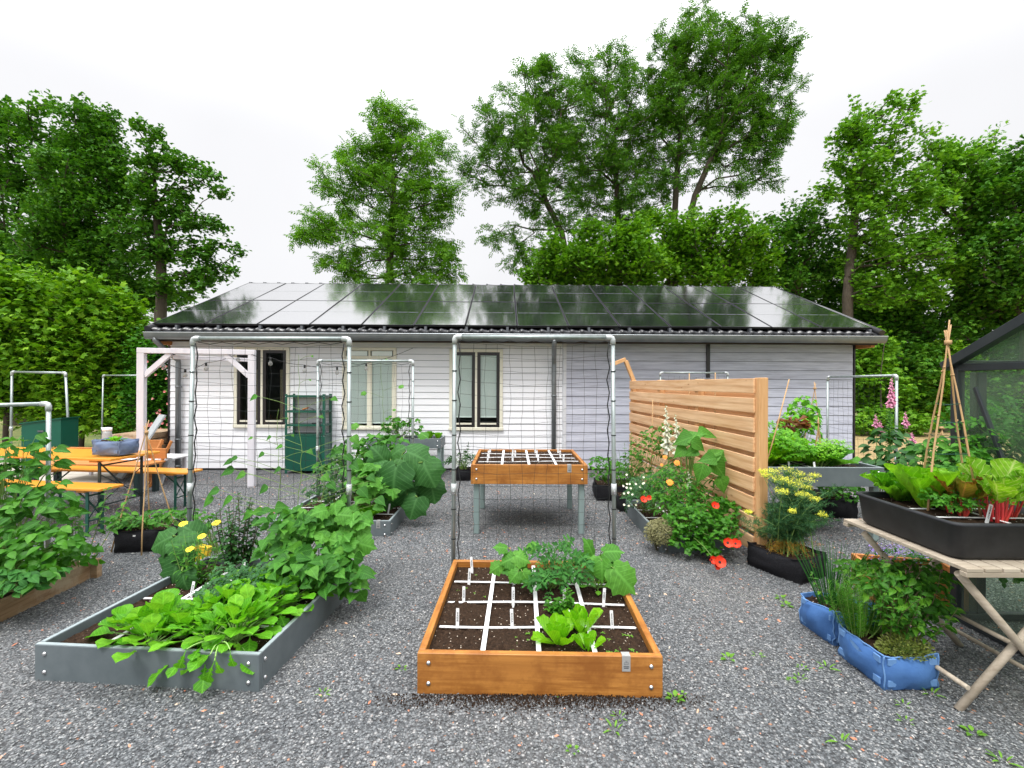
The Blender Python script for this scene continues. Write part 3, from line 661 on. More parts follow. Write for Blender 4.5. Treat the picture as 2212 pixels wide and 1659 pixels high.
T['lance'] = strip([.01, .09, .11, .08, .0], curl=.5, fold=.2)
T['blade'] = strip([.02, .02, .015, .0], curl=.3, fold=.0)
T['needle'] = strip([.035, .045, .0], curl=.1, fold=.0)
T['heart'] = strip([.10, .36, .40, .32, .17, .05, .0], curl=.55, fold=.12, ts=[0, .10, .25, .45, .68, .86, 1])
_o = [(0, .0), (-.16, -.12), (-.34, -.06), (-.40, .12), (-.52, .16), (-.46, .34), (-.56, .50), (-.38, .60), (-.30, .74), (-.14, .78), (0, 1.0),
      (.14, .78), (.30, .74), (.38, .60), (.56, .50), (.46, .34), (.52, .16), (.40, .12), (.34, -.06), (.16, -.12)]
T['cuc'] = fan(_o, droop=.45)
_o2 = [(0, .03), (-.20, -.12), (-.44, -.04), (-.58, .22), (-.54, .45), (-.60, .62), (-.38, .70), (-.24, .88), (0, 1.0), (.24, .88), (.38, .70), (.60, .62), (.54, .45), (.58, .22), (.44, -.04), (.20, -.12)]
T['squash'] = fan(_o2, droop=.5, wav=.05)
T['lettuce'] = strip([.07, .12, .22, .34, .40, .34, .16, .0], curl=-.35, fold=.40, ruffle=.03, ts=[0, .15, .35, .55, .72, .87, .96, 1.0])
def frilly(ws, ts, curl, fold, ruf, cols=4, freq=3.1):
    k = len(ws); v = []; uv = []; m = 2*cols + 1
    for i in range(k):
        t = ts[i]
        for j in range(m):
            sg = (j-cols)/cols; e_ = abs(sg)**1.5
            v.append((sg*ws[i]*(1 + .10*math.sin(i*2.1 + j*1.3)*e_), t*(1 - .15*abs(curl)*t) + (.04*math.sin(j*1.9+i)*e_ if i == k-2 else 0), -curl*.5*t*t + fold*ws[i]*2*abs(sg)**1.3 + ruf*e_*math.sin(i*freq + (j > cols)*2.0) + ruf*.35*math.sin(i*1.7 + j*2.2))); uv.append((.5 + .5*sg*min(1, ws[i]*2.2), t))
    q = [(i*m+j, i*m+j+1, (i+1)*m+j+1, (i+1)*m+j) for i in range(k-1) for j in range(m-1)]
    return np.array(v), np.array(q), np.zeros((0, 3), int), np.array(uv)
_ts = [0, .12, .24, .36, .48, .58, .68, .78, .87, .94, 1.0]
T['butter'] = frilly([.06, .09, .15, .23, .30, .35, .37, .35, .28, .18, .04], _ts, -.30, .32, .022)
T['cos'] = frilly([.06, .08, .12, .17, .21, .235, .25, .24, .20, .13, .03], _ts, .10, .42, .045, freq=2.6)
T['frill'] = frilly([.05, .07, .12, .20, .27, .32, .35, .35, .30, .20, .05], _ts, .25, .22, .075, freq=2.7)
T['poppy'] = frilly([.12, .30, .44, .50, .42, .20], [0, .2, .45, .7, .9, 1.0], -.5, .15, .09, cols=3)
T['spoon'] = strip([.015, .03, .09, .22, .29, .27, .15, .0], curl=.5, fold=.15, ruffle=.012, ts=[0, .2, .36, .5, .68, .84, .95, 1.0])
T['rucola'] = strip([.012, .02, .10, .04, .16, .08, .24, .22, .0], curl=.6, fold=.1, ts=[0, .25, .36, .42, .54, .60, .74, .88, 1.0])
T['cabbage'] = strip([.05, .07, .20, .33, .38, .33, .18, .0], curl=.2, fold=.25, ruffle=.035, ts=[0, .2, .38, .55, .7, .85, .95, 1.0])
T['chard'] = strip([.03, .04, .16, .27, .30, .24, .12, .0], curl=.15, fold=.2, ruffle=.05, ts=[0, .25, .36, .52, .7, .86, .95, 1.0])
_lf = strip([.02, .20, .30, .12, .16, .0], curl=.3, fold=.15)
T['tom'] = join([xf(_lf, .38, 0, (0, .62, -.10)), xf(_lf, .32, R(62), (-.02, .5, -.06)), xf(_lf, .32, R(-62), (.02, .5, -.06)),
                 xf(_lf, .30, R(70), (-.02, .26, -.02)), xf(_lf, .30, R(-70), (.02, .28, -.02)), strip([.012, .012, .006, .0], curl=.2, fold=0)])
_pl = strip([.02, .26, .22, .0], curl=.2, fold=.1)
T['pars'] = join([xf(_pl, .45, 0, (0, .55, -.03)), xf(_pl, .42, R(55), (0, .5, 0)), xf(_pl, .42, R(-55), (0, .5, 0)), strip([.02, .012, .012], curl=.1, fold=0)])
def _rh(w, l, sk=0): return (np.array([(0, 0, 0), (w, l*.45, .02), (0, l, -.04), (-w, l*.45, .02)], float), np.array([(0, 1, 2, 3)]), np.zeros((0, 3), int), np.array([(.5, 0), (1, .5), (.5, 1), (0, .5)], float))
_pp = [xf(_rh(.075, .36), 1, 0, (0, .66, -.10), rx=-.3)]
for _k, _y in enumerate((.16, .38, .60)):
    for _s in (-1, 1): _pp.append(xf(_rh(.07, .34), 1, _s*R(58), (0, _y, -.03*_k), rx=-.25))
T['ash'] = join(_pp)
T['tri3'] = join([xf(_rh(.30, .62), 1, 0, (0, .05, 0)), xf(_rh(.27, .52), 1, R(70), (0, .05, 0), rx=-.2), xf(_rh(.27, .52), 1, R(-70), (0, .05, 0), rx=-.2)])
T['maple'] = (np.array([(0, 0, 0), (.42, .12, -.06), (.30, .42, .03), (.46, .66, -.08), (.14, .62, .02), (0, 1, -.12), (-.14, .62, .02), (-.46, .66, -.08), (-.30, .42, .03), (-.42, .12, -.06)], float),
              np.array([(0, 1, 2, 4), (0, 6, 8, 9), (0, 4, 5, 6)]), np.array([(2, 3, 4), (6, 7, 8)]), np.zeros((10, 2)) + .5)
T['small'] = _rh(.32, 1.0)
T['petal'] = strip([.08, .30, .36, .22], curl=-.4, fold=.2)

def rdir(rng, n, zmin=-1, zmax=1):
    z = rng.uniform(zmin, zmax, n); a = rng.uniform(0, 2*np.pi, n); r = np.sqrt(np.maximum(0, 1-z*z)); return np.stack([r*np.cos(a), r*np.sin(a), z], 1)

# ------------------------------------------------------------------ trees: branches grown to points in the crown, leaves in clumps at the ends
def grow(pts, trunk, rng, tip=.012, p=2.3, bias=.30):
    """connects pts (n,3) to the trunk polyline; returns nodes, parent index, radius"""
    nodes_ = [np.array(q, float) for q in trunk]; par = [-1] + list(range(len(trunk)-1))
    plen = [0.0]
    for i in range(1, len(nodes_)): plen.append(plen[-1] + np.linalg.norm(nodes_[i]-nodes_[i-1]))
    order = np.argsort(np.linalg.norm(pts - nodes_[-1], axis=1)); leaf = []
    A = np.zeros((len(nodes_) + len(pts)*3, 3)); PL = np.zeros(len(A)); cnt = len(nodes_); A[:cnt] = nodes_; PL[:cnt] = plen
    par = par + [0]*(len(A)-cnt)
    start = max(1, len(trunk)//2 - 1)
    for i in order:
        q = pts[i]; d = A[start:cnt] - q; dist = np.linalg.norm(d, axis=1)
        down = np.maximum(0, A[start:cnt, 2] - q[2])
        j = start + int(np.argmin(dist + bias*PL[start:cnt] + .7*down))
        a = A[j]; L_2 = np.linalg.norm(q-a); ns = 2 if L_2 > 1.2 else 1; prev = j
        for s_ in range(1, ns+1):
            f = s_/ns; c = a + (q-a)*f
            if s_ < ns: c = c + rng.normal(0, .07*L_2, 3) + np.array([0, 0, .06*L_2])
            A[cnt] = c; par[cnt] = prev; PL[cnt] = PL[prev] + np.linalg.norm(c - A[prev]); prev = cnt; cnt += 1
        leaf.append(cnt-1)
    A = A[:cnt]; par = np.array(par[:cnt]); acc = np.zeros(cnt); kids = np.zeros(cnt, int)
    for i in range(cnt-1, 0, -1):
        if acc[i] == 0: acc[i] = tip**p
        acc[par[i]] += acc[i]; kids[par[i]] += 1
    return A, par, acc**(1/p), np.array(leaf)
def limbs(A, par, rad, n=5, rmin=0, trunkn=0):
    o = NP(); m = len(A); i = np.arange(1, m)
    a, b = A[par[i]], A[i]; d = b - a; L_2 = np.linalg.norm(d, axis=1, keepdims=True) + 1e-6; t = d/L_2
    ref = np.where(abs(t[:, 2:3]) > .9, np.array([[1., 0, 0]]), np.array([[0, 0, 1.]])); u = np.cross(t, ref); u /= np.linalg.norm(u, axis=1, keepdims=True); w_ = np.cross(t, u)
    an = np.arange(n)*2*np.pi/n; ring = u[:, None, :]*np.cos(an)[None, :, None] + w_[:, None, :]*np.sin(an)[None, :, None]
    r0 = np.minimum(rad[par[i]], rad[i]*1.5)[:, None, None]; r1 = rad[i][:, None, None]
    V = np.concatenate([a[:, None, :] + ring*r0, b[:, None, :] + t[:, None, :]*r1*.3 + ring*r1], 1)
    j = np.arange(n); q = np.stack([j, (j+1) % n, n+(j+1) % n, n+j], 1)
    o.add(V, q[None] + (np.arange(m-1)*2*n)[:, None, None]); return o
def tree(name, label, cat, base, lobes, Y, n=260, leaf='ash', lm='L_ash', size=.34, per=12, clump=.55, seed=1, trunk_r=.16, depth=1.0, trunk=None, group=None, tip=.012, wind=(.25, 0, 0), fill=.5, bias=.30, tuft=.7, sat=3):
    rng = np.random.default_rng(seed); lobes = list(lobes)
    for l in list(lobes):             # smaller side clumps give the crown an uneven outline
        for q in range(sat):
            a = rng.uniform(-.5, 3.6); k = rng.uniform(.22, .36); lobes.append((l[0] + math.cos(a)*l[2]*.92, l[1] - math.sin(a)*l[3]*.95, l[2]*k, l[3]*k, 1.2))
    ar = np.array([l[2]*l[3]*(l[4] if len(l) > 4 else 1) for l in lobes], float); k = rng.choice(len(lobes), n, p=ar/ar.sum())
    d = rdir(rng, n); rr = rng.uniform(fill, 1, n)**.6; d = d*rr[:, None]
    Lb = np.array([l[:4] for l in lobes], float)[k]; s = Y/FPX
    ry = (np.minimum(Lb[:, 2], Lb[:, 3])*1.15*depth + 14)*s
    dy = d[:, 1]*ry; YY = Y + dy
    pts = np.stack([(Lb[:, 0]-CU + d[:, 0]*Lb[:, 2])*s, YY, CAMZ - (Lb[:, 1]-CV - d[:, 2]*Lb[:, 3])*s], 1)
    pts = pts[pts[:, 2] > .3]
    bx = (base-CU)*s; top = pts.mean(0)
    if trunk is None: tr = [(bx, Y, -.05), (bx+.05, Y, 1.0), (bx + (top[0]-bx)*.15, Y, 2.0), (bx + (top[0]-bx)*.4, Y, max(2.6, top[2]*.45)), (bx + (top[0]-bx)*.7, Y, max(3.2, top[2]*.7))]
    else: tr = [(bx, Y, -.05)] + [((u-CU)*s, Y + (i % 2)*.1, CAMZ - (v-CV)*s) for i, (u, v) in enumerate(trunk)]
    A, par, rad, leafn = grow(pts, tr, rng, tip, bias=bias)
    rad = rad * (trunk_r/rad[0])**np.clip((rad-tip)/(rad[0]-tip), 0, 1)
    root = thing(name, label, cat, (bx, Y, 0), group=group)
    lo = -np.array([bx, Y, 0.])
    limbs(A + lo, par, rad, 6).build('trunk', M['bark'], root)
    m = len(leafn); c = np.repeat(A[leafn], per, 0); pa = np.repeat(A[par[leafn]], per, 0)
    f = 1.1 - rng.uniform(0, 1, len(c))[:, None]**1.6*tuft; pos = pa + (c-pa)*f + rng.normal(0, clump*.42, (len(c), 3))
    out = (c - pa); out /= np.linalg.norm(out, axis=1, keepdims=True) + 1e-6
    F = rdir(rng, len(c), -.7, .6) + out*.7 + np.array(wind); U = np.array([0, 0, 1.]) + rng.normal(0, .45, (len(c), 3))
    o = NP(); o.place(T[leaf], pos + lo, F, U, rng.uniform(.7, 1.25, len(c))*size)
    o.build('crown', M[lm], root, smooth=False)
    return root

# ------------------------------------------------------------------ garden plants
def bez(a, b, c, n=6):
    t = np.linspace(0, 1, n)[:, None]; a, b, c = map(lambda x: np.array(x, float), (a, b, c)); return a*(1-t)**2 + 2*b*t*(1-t) + c*t*t
def bush(name, label, cat, loc, rx, ry, h, n, leaf, lm, size, seed=1, stem='stem', z0=.12, group=None, stems=14, up=.35, droop=0.0, squash=1.0, stemr=.003, shell=.45, flat=0, root=None, parts=True, szvar=.3):
    """many-stemmed leafy plant filling a rounded volume"""
    rng = np.random.default_rng(seed); root = root or thing(name, label, cat, loc, group=group)
    d = rdir(rng, n, -.25, 1.0); r = rng.uniform(shell, 1, n)**.7
    pos = np.stack([d[:, 0]*r*rx, d[:, 1]*r*ry, z0 + np.clip(d[:, 2]*r, -.2, 1)*(h-z0)], 1); pos[:, 2] = np.maximum(pos[:, 2], .02)
    F = d*np.array([1, 1, .35]) + rng.normal(0, .35, (n, 3)) + np.array([0, 0, up - droop]); U = d*.5 + np.array([0, 0, 1.]) + rng.normal(0, .25, (n, 3))
    U[:, 1] -= .15
    sc = rng.uniform(1-szvar, 1+szvar, n)*size
    o = NP(); o.place(T[leaf], pos, F, U, sc); o.build('leaves', M[lm], root)
    s = NP()
    for i in range(min(n, stems*3)):
        a = np.array([rng.normal(0, rx*.15), rng.normal(0, ry*.15), 0]); e_ = pos[i]
        s.tube(bez(a, (a[0]*.6 + e_[0]*.4, a[1]*.6 + e_[1]*.4, e_[2]*.8), e_, 5), np.linspace(stemr*1.5, stemr*.5, 5), 4)
    s.build('stems', M[stem], root); return root
def rosette(name, label, cat, loc, n, length, leaf, lm, seed=1, tilt=(25, 70), stem=None, group=None, hub=.015, lift=0.0, arch=.25, wid=1.0, root=None, partname='leaves'):
    """leaves rising from one crown; tilt is the lean from upright for inner and outer leaves"""
    rng = np.random.default_rng(seed); root = root or thing(name, label, cat, loc, group=group)
    o = NP(); s = NP()
    for i in range(n):
        a = i*2.4 + rng.uniform(-.3, .3); t = R(tilt[0] + (tilt[1]-tilt[0])*(i+.5)/n + rng.uniform(-6, 6)); Ln = length*rng.uniform(.8, 1.1)*(.75 + .25*i/n)
        dr = np.array([math.cos(a)*math.sin(t), math.sin(a)*math.sin(t), math.cos(t)]); b = np.array([math.cos(a)*hub, math.sin(a)*hub, 0])
        up = np.array([-math.cos(a)*math.cos(t), -math.sin(a)*math.cos(t), math.sin(t)])
        if stem:
            e_ = b + dr*Ln*.5; s.tube(bez(b, b + np.array([dr[0]*.1, dr[1]*.1, dr[2]*.35])*Ln, e_, 5), np.linspace(.005, .0028, 5)*max(1, length*3), 4)
            o.place(T[leaf], e_ - dr*Ln*.02, dr + np.array([0, 0, -arch]), up, np.array([[Ln*.6*wid, Ln*.6, Ln*.6]]))
        else: o.place(T[leaf], b, dr, up, np.array([[Ln*wid, Ln, Ln]]))
    o.build(partname, M[lm], root)
    if stem: s.build('stalks', M[stem], root)
    return root
def spike(o, s, base, top, n, size, leaf, rng, bend=.0, whorl=2, droop=.3, r=.004, s0=.15, taper=.5):
    """one upright stem with leaves all the way; adds to leaf mesh o and stem mesh s"""
    base = np.array(base, float); top = np.array(top, float); mid = (base+top)/2 + rng.normal(0, bend, 3)*np.array([1, 1, .2])
    pts = bez(base, mid, top, 8); s.tube(pts, np.linspace(r, r*.4, 8), 4)
    a0 = rng.uniform(0, 6)
    for i in range(n):
        f = s0 + (1-s0)*(i+.5)/n; p = base*(1-f)**2 + 2*mid*f*(1-f) + top*f*f
        for k in range(whorl):
            a = a0 + i*(1.57 if whorl == 2 else 2.4) + k*2*math.pi/whorl + rng.uniform(-.3, .3); ds = size*(1 - taper*f)*rng.uniform(.75, 1.2)
            el_ = rng.uniform(-.1, .5) + (f > .85)*.5
            o.place(T[leaf], p, np.array([math.cos(a), math.sin(a), el_ - droop]), np.array([math.cos(a)*.2, math.sin(a)*.2 - .1, 1.]), np.array([ds]))
def spikes(name, label, cat, loc, spread, h, n, per, size, leaf, lm, seed=1, stem='stem', group=None, whorl=2, droop=.2, bend=.03, lean=.25, r=.004, root=None, taper=.5, s0=.15, sy=None):
    rng = np.random.default_rng(seed); root = root or thing(name, label, cat, loc, group=group); o = NP(); s = NP(); sy = sy or spread
    for i in range(n):
        a = rng.uniform(0, 6.28); q = math.sqrt(rng.uniform(0, 1)); bx, by = q*math.cos(a)*spread*.6, q*math.sin(a)*sy*.6; hh = h*rng.uniform(.7, 1.05)*(1 - .25*q)
        spike(o, s, (bx, by, 0), (bx + q*math.cos(a)*lean*spread*1.6, by + q*math.sin(a)*lean*sy*1.6, hh), per, size, leaf, rng, bend, whorl, droop, r, s0, taper)
    o.build('leaves', M[lm], root); s.build('stems', M[stem], root); return root
def flower(root, p, size, pm, cm='petal_yellow', n=9, leaf='petal', cup=.15, face=(0, -.5, .8), name='flower', seed=0, w=1.0):
    rng = np.random.default_rng(seed); o = NP(); f = Vector(face).normalized(); a1 = f.orthogonal().normalized(); b1 = f.cross(a1)
    for i in range(n):
        a = 2*math.pi*i/n; d = a1*math.cos(a) + b1*math.sin(a) + f*cup
        o.place(T[leaf], np.array(p), np.array(d), np.array(f), np.array([[size*.5*w, size*.5, size*.5]])*rng.uniform(.9, 1.1))
    fo = o.build(name, M[pm], root)
    mb = MB(); mb.lathe([(.001, .0), (size*.13, .0), (size*.12, size*.05), (size*.05, size*.08)], 8, M=Matrix.Translation(Vector(p)) @ f.to_track_quat('Z', 'Y').to_matrix().to_4x4()); mb.build('flower_centre', M[cm], fo)
    return fo
# ------------------------------------------------------------------ trees behind the building and hedges
GT = 'trees beyond the garden'
QT = 1.0
def tr(*a, **k): k['group'] = k.get('group', GT); k['n'] = int(k.get('n', 260)*QT); return tree(*a, **k)
tr('alder_tree', 'broad dark tree at the left edge, tallest and nearest the picture border', 'tree', 40, [(40,320,110,90),(120,265,80,60),(60,450,120,90),(0,260,60,40),(130,370,80,60),(-60,400,90,120),(20,560,140,70)], 17, n=380, leaf='tri3', lm='L_oak', size=.19, per=28, clump=.34, seed=11, trunk_r=.22, fill=.2)
tr('alder_tree', 'bright topped tree just right of the leftmost dark tree', 'tree', 185, [(190,300,50,60),(235,360,32,40),(180,400,90,80),(215,480,80,90),(140,520,80,80),(230,580,80,50)], 15.5, n=430, leaf='tri3', lm='L_oak', size=.15, per=44, clump=.40, seed=12, trunk_r=.18, fill=.2)
tr('alder_tree', 'thin open tree with spiky layered branches beside the left roof end', 'tree', 345, [(322,290,22,34),(328,350,34,40),(392,362,42,26),(440,395,28,20),(350,430,60,45),(480,420,24,14,.9),(400,480,70,28),(475,545,40,20,.8),(370,550,85,30),(460,590,46,16),(300,500,55,60),(500,568,16,10,.8),(380,620,80,24)], 14.5, n=300, leaf='tri3', lm='L_oak', size=.16, per=26, clump=.24, seed=13, trunk_r=.15, trunk=[(348,640),(342,560),(335,450),(325,350)], fill=.1)
tr('leafy_tree', 'dark bushy tree filling the gap behind the left hedge', 'tree', 150, [(80,590,140,60),(230,630,120,45),(330,650,70,30)], 16.5, n=300, leaf='maple', lm='L_oak', size=.15, per=40, clump=.40, seed=14, fill=.0)
tr('ash_tree', 'rounded ash tree standing alone above the left half of the roof', 'tree', 842, [(848,262,48,38),(860,320,85,50),(800,345,60,45),(925,345,45,50),(745,400,75,55),(850,410,95,60),(935,430,55,45),(700,500,65,38),(650,515,30,18,.7),(780,510,90,60),(885,520,95,60),(935,575,50,40),(750,585,60,42),(850,600,120,40),(967,335,22,14,.5),(975,600,25,18,.6)], 19, n=520, leaf='ash', lm='L_ashb', size=.38, per=17, clump=.30, seed=21, trunk_r=.17, trunk=[(842,640),(840,560),(845,470),(850,380)], fill=.1)
# the big airy ashes in the middle
tr('ash_tree', 'airy ash with long bare limbs reaching left, left of the tallest trees', 'tree', 1228, [(1120,300,100,95),(1070,290,65,60),(1160,205,65,60),(1165,160,38,34),(1035,372,36,38),(1190,330,60,110),(1130,410,95,50),(1029,502,34,10,.9),(1100,510,60,30),(966,338,28,14,.9),(1215,250,55,70),(1120,560,50,28),(1200,470,55,60)], 20, n=430, leaf='ash', lm='L_ash', size=.36, per=15, clump=.27, seed=22, trunk_r=.13, fill=.0, tip=.013, trunk=[(1230,590),(1213,500),(1180,440),(1150,370)], tuft=.5)
tr('ash_tree', 'middle one of the tall airy ashes, crown level with its neighbours', 'tree', 1336, [(1325,150,55,45),(1268,160,50,45),(1354,195,70,55),(1303,240,85,75),(1320,330,95,95),(1354,420,85,75),(1260,370,60,110),(1390,300,55,100),(1300,470,80,50),(1400,460,50,60)], 21.5, n=480, leaf='ash', lm='L_ash', size=.36, per=15, clump=.27, seed=23, trunk_r=.13, fill=.0, tip=.013, trunk=[(1336,600),(1335,500),(1330,400),(1325,300)], tuft=.5)
tr('ash_tree', 'tallest airy ash with dark upper crown, left trunk of the right-hand pair', 'tree', 1460, [(1500,60,58,45),(1455,100,55,48),(1440,150,50,50),(1500,160,80,70),(1460,260,70,90),(1420,250,50,90),(1480,350,60,70,.8),(1540,230,70,80),(1430,380,50,60)], 20.5, n=420, leaf='ash', lm='L_ash', size=.36, per=15, clump=.27, seed=24, trunk_r=.13, fill=.0, tip=.013, trunk=[(1458,600),(1457,480),(1460,380),(1470,280)], tuft=.5)
tr('ash_tree', 'tall ash leaning right with spreading limbs against the white sky', 'tree', 1480, [(1586,68,48,38),(1640,105,66,44),(1698,118,34,32),(1600,140,85,60),(1670,185,52,50),(1580,232,70,70,.8),(1649,260,52,60),(1650,325,45,40,.8),(1640,388,50,26,.9),(1590,330,60,50,.6),(1560,400,40,30,.4)], 20, n=370, leaf='ash', lm='L_ash', size=.36, per=15, clump=.27, seed=25, trunk_r=.13, fill=.0, tip=.013, trunk=[(1470,600),(1480,510),(1500,420),(1540,330)], tuft=.5)
# rounder trees under them
for i, (b, lob, Y, lm, lab) in enumerate([
    (1230, [(1215,560,70,55),(1250,600,110,40),(1170,600,50,40)], 17.5, 'L_maple', 'bushy green tree right behind the roof, left end of the low row'),
    (1335, [(1330,540,90,60),(1300,590,100,45),(1390,560,80,60)], 16.5, 'L_maple', 'dense rounded tree in the low row under the tall ashes'),
    (1470, [(1450,520,80,70),(1430,590,100,40),(1500,570,70,55)], 18, 'L_maple', 'deep green tree of the low row below the forked ash trunks'),
    (1570, [(1560,520,85,60),(1560,590,100,45),(1615,560,50,40)], 17, 'L_maple', 'yellow-green rounded maple in the low row right of the ash trunks'),
    (1720, [(1720,475,60,42),(1690,530,75,60),(1760,540,60,60),(1700,600,90,45)], 18, 'L_oak', 'dark small-leaved tree between the maples and the tall right tree'),
    (1790, [(1790,600,80,60),(1840,650,60,60),(1760,640,60,40)], 19, 'L_oak', 'dark shady tree low behind the right roof end')]):
    tr('broadleaf_tree', lab, 'tree', b, lob, Y, n=190, leaf='maple', lm=lm, size=.145, per=42, clump=.36, seed=30+i, trunk_r=.12, fill=.1, sat=5)
tr('tall_tree', 'windblown tall tree with a visible grey trunk right of the roof', 'tree', 1835, [(1905,238,55,30),(1950,225,30,18,.7),(1825,290,30,36),(1885,295,65,45),(1965,330,70,45),(1850,370,50,60),(1920,420,90,60),(1985,450,55,55),(1860,480,60,60),(1900,540,100,55),(1975,560,95,50),(1990,620,80,40),(1880,620,60,50),(1780,420,30,22)], 16, n=430, leaf='maple', lm='L_ashb', size=.15, per=32, clump=.30, seed=41, trunk_r=.16, trunk=[(1830,640),(1845,520),(1850,400),(1865,310)], fill=.1, wind=(.5, 0, .05))
tr('leafy_tree', 'wide crowned green tree leaning right near the right picture edge', 'tree', 2060, [(2080,330,45,34),(2137,302,32,18,.8),(2070,400,80,60),(2130,395,80,60),(2090,480,100,50),(2050,560,80,50)], 17, n=340, leaf='maple', lm='L_ashb', size=.15, per=34, clump=.32, seed=42, trunk_r=.17, fill=.1, wind=(.5, 0, .05))
tr('leafy_tree', 'dark green tree cut off by the right picture edge', 'tree', 2215, [(2200,345,45,30),(2205,400,70,55),(2230,480,110,70),(2160,560,70,60),(2230,600,100,80),(2250,380,60,60)], 15.5, n=340, leaf='maple', lm='L_oak', size=.15, per=46, clump=.40, seed=43, trunk_r=.18, fill=.0)
tr('leafy_tree', 'shadowy tree low behind the greenhouse roof', 'tree', 2140, [(2100,640,90,60),(2180,700,100,70),(2040,700,70,60),(2120,760,90,50),(2240,650,80,90)], 16.8, n=340, leaf='maple', lm='L_oak', size=.15, per=44, clump=.40, seed=44, trunk_r=.15, fill=.0)
tr('broadleaf_tree', 'mid green tree between the house end and the bamboo wigwam', 'tree', 1940, [(1940,660,80,60),(1900,730,60,55),(1990,740,70,55),(1870,680,50,50)], 17.8, n=260, leaf='maple', lm='L_oak', size=.15, per=44, clump=.38, seed=45, trunk_r=.14, fill=.0)
# shrubs that close the view low down on the right
GS = 'shrubs along the far edge of the lawn'
for i, (b, lob, Y, lm, lab) in enumerate([
    (1880, [(1870,800,50,75),(1895,850,50,50),(1880,750,40,30)], 15.5, 'L_ashb', 'light green shrub at the lawn edge just right of the house wall'),
    (1960, [(1950,820,60,60),(1975,770,45,35),(1930,870,60,30)], 16.2, 'L_oak', 'dark shrub at the lawn edge behind the tall pink foxglove'),
    (2035, [(2030,840,60,60),(2045,780,50,35),(2000,880,60,25)], 16.0, 'L_hedge', 'shrub at the lawn edge beside the greenhouse corner post'),
    (2130, [(2120,830,80,70),(2180,860,80,60)], 16.5, 'L_oak', 'dense shrub seen through the greenhouse glass')]):
    tr('shrub', lab, 'shrub', b, lob, Y, n=230, leaf='maple', lm=lm, size=.15, per=34, clump=.32, seed=60+i, trunk_r=.06, fill=.0, group=GS)
tr('ground_shrub', 'low spreading pale green shrub on the lawn beyond the house corner', 'shrub', 1900, [(1895,912,55,18),(1960,915,50,14)], 14.6, n=150, leaf='maple', lm='L_ashb', size=.18, per=22, clump=.3, seed=66, trunk_r=.03, fill=.0, group=GS)
# hedge on the left: separate shrubs in a row
GH = 'shrubs of the left hedge'
for i, (b, lob, Y, lm, leaf, lab, sz) in enumerate([
    (10, [(12,612,16,18),(55,628,14,20),(0,650,60,45),(30,720,80,60),(0,820,90,80)], 9.6, 'L_hedge', 'oval', 'large leaved yellow-green hedge shrub at the left picture edge', .15),
    (90, [(75,612,12,26),(125,640,10,22),(85,650,40,34),(110,700,60,50),(90,800,70,80),(95,880,80,40)], 10.2, 'L_hedge', 'small', 'small leaved twiggy hedge shrub, second from the left', .085),
    (175, [(170,622,9,30),(205,650,12,24),(165,675,40,32),(190,720,65,50),(170,810,70,80),(165,890,70,40)], 10.0, 'L_hedge', 'maple', 'tall bright hedge maple left of the narrow pipe frame', .15),
    (262, [(255,655,10,28),(290,672,10,26),(262,695,50,26),(270,740,50,50),(250,810,65,80),(255,890,70,50)], 10.3, 'L_hedge', 'maple', 'bright hedge maple touching the left end of the gutter', .15),
    (335, [(340,765,45,30),(335,830,42,60),(330,900,45,50)], 10.1, 'L_mid', 'small', 'dark rose bush with pink blossoms behind the white pergola', .08)]):
    t_ = tr('hedge_shrub' if i < 4 else 'rose_bush', lab, 'shrub' if i < 4 else 'rose bush', b, lob, Y, n=300, leaf=leaf, lm=lm, size=sz, per=30 if sz > .1 else 46, clump=.34, seed=70+i, trunk_r=.05, fill=.0, group=GH if i < 4 else None, wind=(0, -.2, .1))
    if i == 4:
        rng = random.Random(5)
        for k in range(30):
            u, v = rng.uniform(312, 368), rng.uniform(775, 930); p = P(u, v, 9.55 + rng.uniform(-.1, .1)) - Vector(t_.location)
            flower(t_, p, .085, 'petal_rose', 'petal_rose', n=6, cup=.8, face=(rng.uniform(-.4, .4), -1, .3), seed=k)
